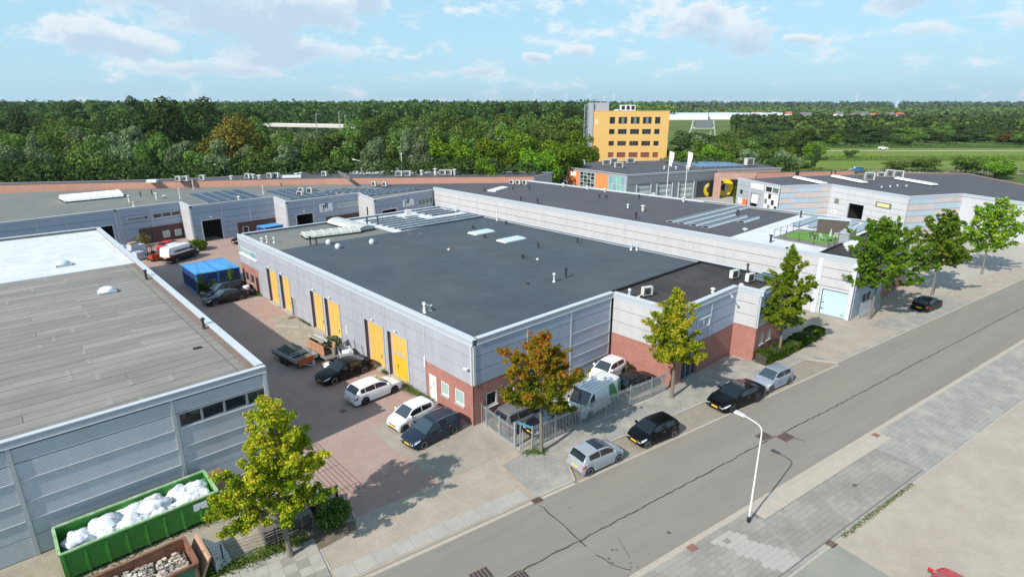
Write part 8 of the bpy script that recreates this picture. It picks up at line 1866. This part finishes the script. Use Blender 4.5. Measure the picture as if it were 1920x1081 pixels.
# ------------------------------------------------------------------ far fields, greenhouse, houses, turbines
def sector(name, p0, p1, D0, D1, z, m): sheet(name, [pol(B(p0), D0), pol(B(p1), D0), pol(B(p1), D1), pol(B(p0), D1)], z, m)
sector('meadow', 1400, 2100, 175, 205, -.22, 'meadow_rough'); sector('meadow', 1430, 2100, 205, 240, -.225, 'meadow_bright'); sector('reed_bed', 1430, 2100, 240, 262, -.215, 'meadow_rough'); sector('meadow', 1420, 2100, 262, 330, -.22, 'meadow_bright')
sector('side_street', 1583, 2300, 192, 206, -.19, 'paving_far'); sector('field_path', 1500, 2100, 292, 296, -.205, 'kerb'); sector('reed_bed', 1500, 2100, 312, 340, -.21, 'reeds')
for (a, b_, n, hh, lb) in ((190, 205, 5200, .45, 'tall grass and reeds in front of the meadow'), (242, 262, 4200, .6, 'band of reeds across the meadow'), (312, 338, 6000, 1.6, 'dark reeds below the wood')):
    g = np.random.default_rng(int(a)); P_ = np.array([pol(B(g.uniform(1440, 2080)), g.uniform(a, b_)) for _ in range(n)]); c = np.column_stack([P_, g.uniform(0, hh, n) - .2]); o = link('reeds', leafcloud(c, .34, g, 'reeds', 'leaf_bright' if a > 240 and a < 300 else 'leaf_mid', asp=.3)); tag(o, lb, kind='stuff')
gh = thing('greenhouse', 'long white greenhouse complex in the far distance right of the yellow block', 'greenhouse', (*pol(B(1360), 1000), 0), world=True)
for k, (p0, p1, D0, D1, h) in enumerate([(1240, 1330, 930, 1160, 6.0), (1331, 1395, 950, 1180, 6.0), (1396, 1470, 985, 1250, 6.2)]):
    q = [pol(B(p0), D0), pol(B(p1), D0), pol(B(p1), D1), pol(B(p0), D1)]; bm = MB(); bm.prism(q, -.3, h); bm.build('hall', 'greenhouse_white', gh)
    for j in range(7):
        t0, t1 = j / 7, (j + .5) / 7; t2 = (j + 1) / 7; L = lambda A_, B__, t: (A_[0] + (B__[0] - A_[0]) * t, A_[1] + (B__[1] - A_[1]) * t)
        a, b_, c = L(q[0], q[3], t0), L(q[0], q[3], t1), L(q[0], q[3], t2); d, e, f = L(q[1], q[2], t0), L(q[1], q[2], t1), L(q[1], q[2], t2)
        bm = MB(); bm.add([(*a, h + .01), (*b_, h + 1.6), (*c, h + .01), (*d, h + .01), (*e, h + 1.6), (*f, h + .01)], [(0, 3, 4, 1), (1, 4, 5, 2), (0, 1, 2), (3, 5, 4)]); bm.build('gable_roof', 'greenhouse_roof', gh)
HS = [(1352, 1180), (1372, 1210), (1392, 1240), (1412, 1150), (1440, 1300), (1447, 1330), (1478, 1200), (1512, 1050), (1575, 1150), (1588, 1180), (1604, 1100), (1622, 1130), (1643, 1080), (1660, 1200), (1672, 980), (1690, 1010), (1330, 1300), (1545, 1350)]
HN = ['white house with a red roof near the greenhouse', 'pale house with a dark roof near the greenhouse']
for k, (p, D) in enumerate(HS):
    x, y = pol(B(p), D); lx, ly, h = random.uniform(12, 22), random.uniform(9, 12), random.uniform(4, 6); red = k % 3 == 0
    t = thing('house', ('far red-roofed house, %s along the village edge' if red else 'far grey-roofed house, %s along the village edge') % (['first', 'second', 'third', 'fourth', 'fifth', 'sixth', 'seventh', 'eighth', 'ninth', 'tenth', 'eleventh', 'twelfth', 'thirteenth', 'fourteenth', 'fifteenth', 'sixteenth', 'behind the greenhouse,', 'standing back'][k]), 'house', (x, y, -.3), random.uniform(-.6, .6) + YAW - R(90), 'houses of the far village')
    bm = MB(); bm.box(-lx / 2, lx / 2, -ly / 2, ly / 2, 0, h); bm.build('wall', 'house_white', t); bm = MB(); e = .6
    bm.add([(-lx / 2 - e, -ly / 2 - e, h), (lx / 2 + e, -ly / 2 - e, h), (lx / 2 + e, ly / 2 + e, h), (-lx / 2 - e, ly / 2 + e, h), (-lx / 2 - e, 0, h + ly * .42), (lx / 2 + e, 0, h + ly * .42)], [(0, 1, 5, 4), (2, 3, 4, 5), (0, 4, 3), (1, 2, 5), (0, 3, 2, 1)]); bm.build('roof', 'roof_tile_red' if red else 'roof_tile_grey', t)
    for j in range(3): bm = MB(); bm.box(-lx / 2 + 2 + j * lx * .3, -lx / 2 + 3.6 + j * lx * .3, -ly / 2 - .05, -ly / 2, 1.2, 3); bm.build('window', 'glass', t)
for k, (p, hub, D) in enumerate([(1003, 178, 3900), (1060, 181, 4600), (1104, 181, 4800), (1132, 183, 5200), (1150, 180, 5000), (1604, 181, 5000), (1681, 184, 5600)]):
    x, y = pol(B(p), D); H_ = ht(hub, D); t = thing('wind_turbine', 'white wind turbine on the horizon, %s from the left' % ['first', 'second', 'third', 'fourth', 'fifth', 'sixth', 'seventh'][k], 'wind turbine', (x, y, -.3), YAW - R(90) + R(12), 'wind turbines on the horizon')
    bm = MB(); bm.cyl((0, 0, 0), (0, 0, H_), 3.2, 1.8, 8); bm.build('tower', 'turbine_white', t); bm = MB(); bm.box(-2.4, 2.4, -6, 4, H_, H_ + 4.4); bm.build('nacelle', 'turbine_white', t)
    for j in range(3):
        a = R(25 * k + 120 * j); dx, dz = math.sin(a), math.cos(a); Lb = H_ * .5; px_, pz_ = dz, -dx
        bm = MB(); bm.hexa([(px_ * -1.6, -7, H_ + 2.2 + pz_ * -1.6), (px_ * 2.2, -7, H_ + 2.2 + pz_ * 2.2), (px_ * 2.2, -6.2, H_ + 2.2 + pz_ * 2.2), (px_ * -1.6, -6.2, H_ + 2.2 + pz_ * -1.6), (dx * Lb - px_ * .3, -7, H_ + 2.2 + dz * Lb - pz_ * .3), (dx * Lb + px_ * .5, -7, H_ + 2.2 + dz * Lb + pz_ * .5), (dx * Lb + px_ * .5, -6.5, H_ + 2.2 + dz * Lb + pz_ * .5), (dx * Lb - px_ * .3, -6.5, H_ + 2.2 + dz * Lb - pz_ * .3)]); bm.build('blade', 'turbine_white', t)
# pale motorway deck and its lamp posts among the trees
vd = thing('motorway_deck', 'pale concrete motorway embankment showing between the trees at the left', 'motorway', (*pol(B(560), 430), 0), world=True)
V0 = [pol(B(380), 405), pol(B(455), 412), pol(B(520), 400), pol(B(700), 370)]
for a, b_ in zip(V0, V0[1:]):
    F = Fr(a, b_); bm = MB(); F.box(bm, 0, F.L, 7.6, 8.5, -14, 0); bm.build('deck', 'concrete_pale', vd); bm = MB(); F.box(bm, 0, F.L, 8.5, 9.5, -14, -13.7); bm.build('parapet', 'concrete_pale', vd)
    for k in range(4): bm = MB(); q = F.L * (k + .5) / 4; F.box(bm, q - .5, q + .5, -.3, 7.6, -8, -6.5); bm.build('pier', 'concrete', vd)
for k, (p, D, ty) in enumerate([(386, 300, 222), (406, 330, 216), (420, 310, 214), (441, 330, 217), (634, 330, 208), (645, 325, 215), (653, 300, 228), (672, 330, 224), (590, 340, 213), (362, 300, 222)]):
    x, y = pol(B(p), D); h = ht(ty, D); t = thing('motorway_lamp', 'thin grey motorway lamp post among the trees, %s of the ten from the left' % ONES[[1, 9, 2, 3, 4, 6, 7, 8, 10, 5][[362, 672, 386, 406, 420, 590, 634, 645, 653, 441].index(p)] if False else 1 + sorted([386, 406, 420, 441, 634, 645, 653, 672, 590, 362]).index(p)], 'lamp post', (x, y, -.2), random.uniform(0, 3), 'motorway lamp posts among the trees'); bm = MB(); bm.tube([(0, 0, 0), (0, 0, h - .8), (.6, 0, h), (2.2, 0, h + .2)], [.22, .18, .16, .14], 6); bm.build('pole', 'galvanised', t); bm = MB(); bm.box(2.0, 3.2, -.2, .2, h + .1, h + .35); bm.build('lamp_head', 'light_metal', t)
for k, (p, D, ty, l) in enumerate([(402, 134, 305, 'white bent lamp post behind the long building, left'), (668, 134, 296, 'white bent lamp post behind the long building, middle'), (747, 134, 286, 'white lamp post behind the long building, right')]):
    x, y = pol(B(p), D); o = copy_tree(lp, (x, y, -.2), random.uniform(0, 3), l, 'lamp posts behind the long building', ht(ty, D) / 6.1)
for k, (p, D, ty, w_, l) in enumerate([(1322, 400, 224, 15, 'grey motorway sign gantry in front of the greenhouse'), (312, 250, 234, 9, 'white motorway sign gantry between the dark trees at the left')]):
    x, y = pol(B(p), D); h = ht(ty, D); t = thing('sign_gantry', l, 'gantry', (x, y, -.2), YAW - R(90), 'motorway gantries')
    bm = MB()
    for s in (-1, 1): bm.tube([(s * w_ * .62, 0, 0), (s * w_ * .45, 0, h)], .35, 5); bm.tube([(s * w_ * .38, 2, 0), (s * w_ * .45, 0, h)], .35, 5)
    bm.build('leg', 'light_metal', t); bm = MB(); bm.box(-w_ / 2, w_ / 2, -.5, .5, h * .55, h * .62); bm.build('beam', 'light_metal', t); bm = MB(); bm.box(-w_ * .36, w_ * .36, -1.0, -.5, h * .63, h * 1.0); bm.build('sign', 'panel_slate' if k == 0 else 'house_white', t)
lo = thing('lorry', 'white and light blue lorry showing between the trees before the avenue', 'lorry', (*pol(B(722), 330), -.2), YAW - R(90)); bm = MB(); bm.box(-9, 3, -1.3, 1.3, 1.2 + 6.5, 4 + 6.5); bm.build('trailer_box', 'house_white', lo); bm = MB(); bm.box(3.5, 6.5, -1.3, 1.3, 1 + 6.5, 4.2 + 6.5); bm.build('cab', 'light_blue_door', lo)
for x in (-7, -4, 4.5, 1): bm = MB(); bm.cyl((x, -1.2, 7.2), (x, 1.2, 7.2), .6, .6, 10); bm.build('wheel', 'tyre', lo)
# ------------------------------------------------------------------ air
HZ = True
if HZ:
    hm = bpy.data.materials.new('haze'); hm.use_nodes = True; nt = hm.node_tree
    for n in list(nt.nodes): nt.nodes.remove(n)
    pv = nd(nt, 'ShaderNodeVolumePrincipled'); pv.inputs['Color'].default_value = (.80, .90, 1.0, 1); pv.inputs['Density'].default_value = .00007; pv.inputs['Anisotropy'].default_value = .2
    o = nd(nt, 'ShaderNodeOutputMaterial'); nt.links.new(pv.outputs[0], o.inputs['Volume']); MT['haze'] = hm
    b = MB(); b.box(-9500, 9500, -9500, 9500, -1.5, 190); h = b.build('haze', 'haze'); tag(h, kind='stuff')
SC.cycles.volume_bounces = 0
SC.cycles.max_bounces = 6; SC.cycles.diffuse_bounces = 3; SC.cycles.glossy_bounces = 3; SC.cycles.transmission_bounces = 2
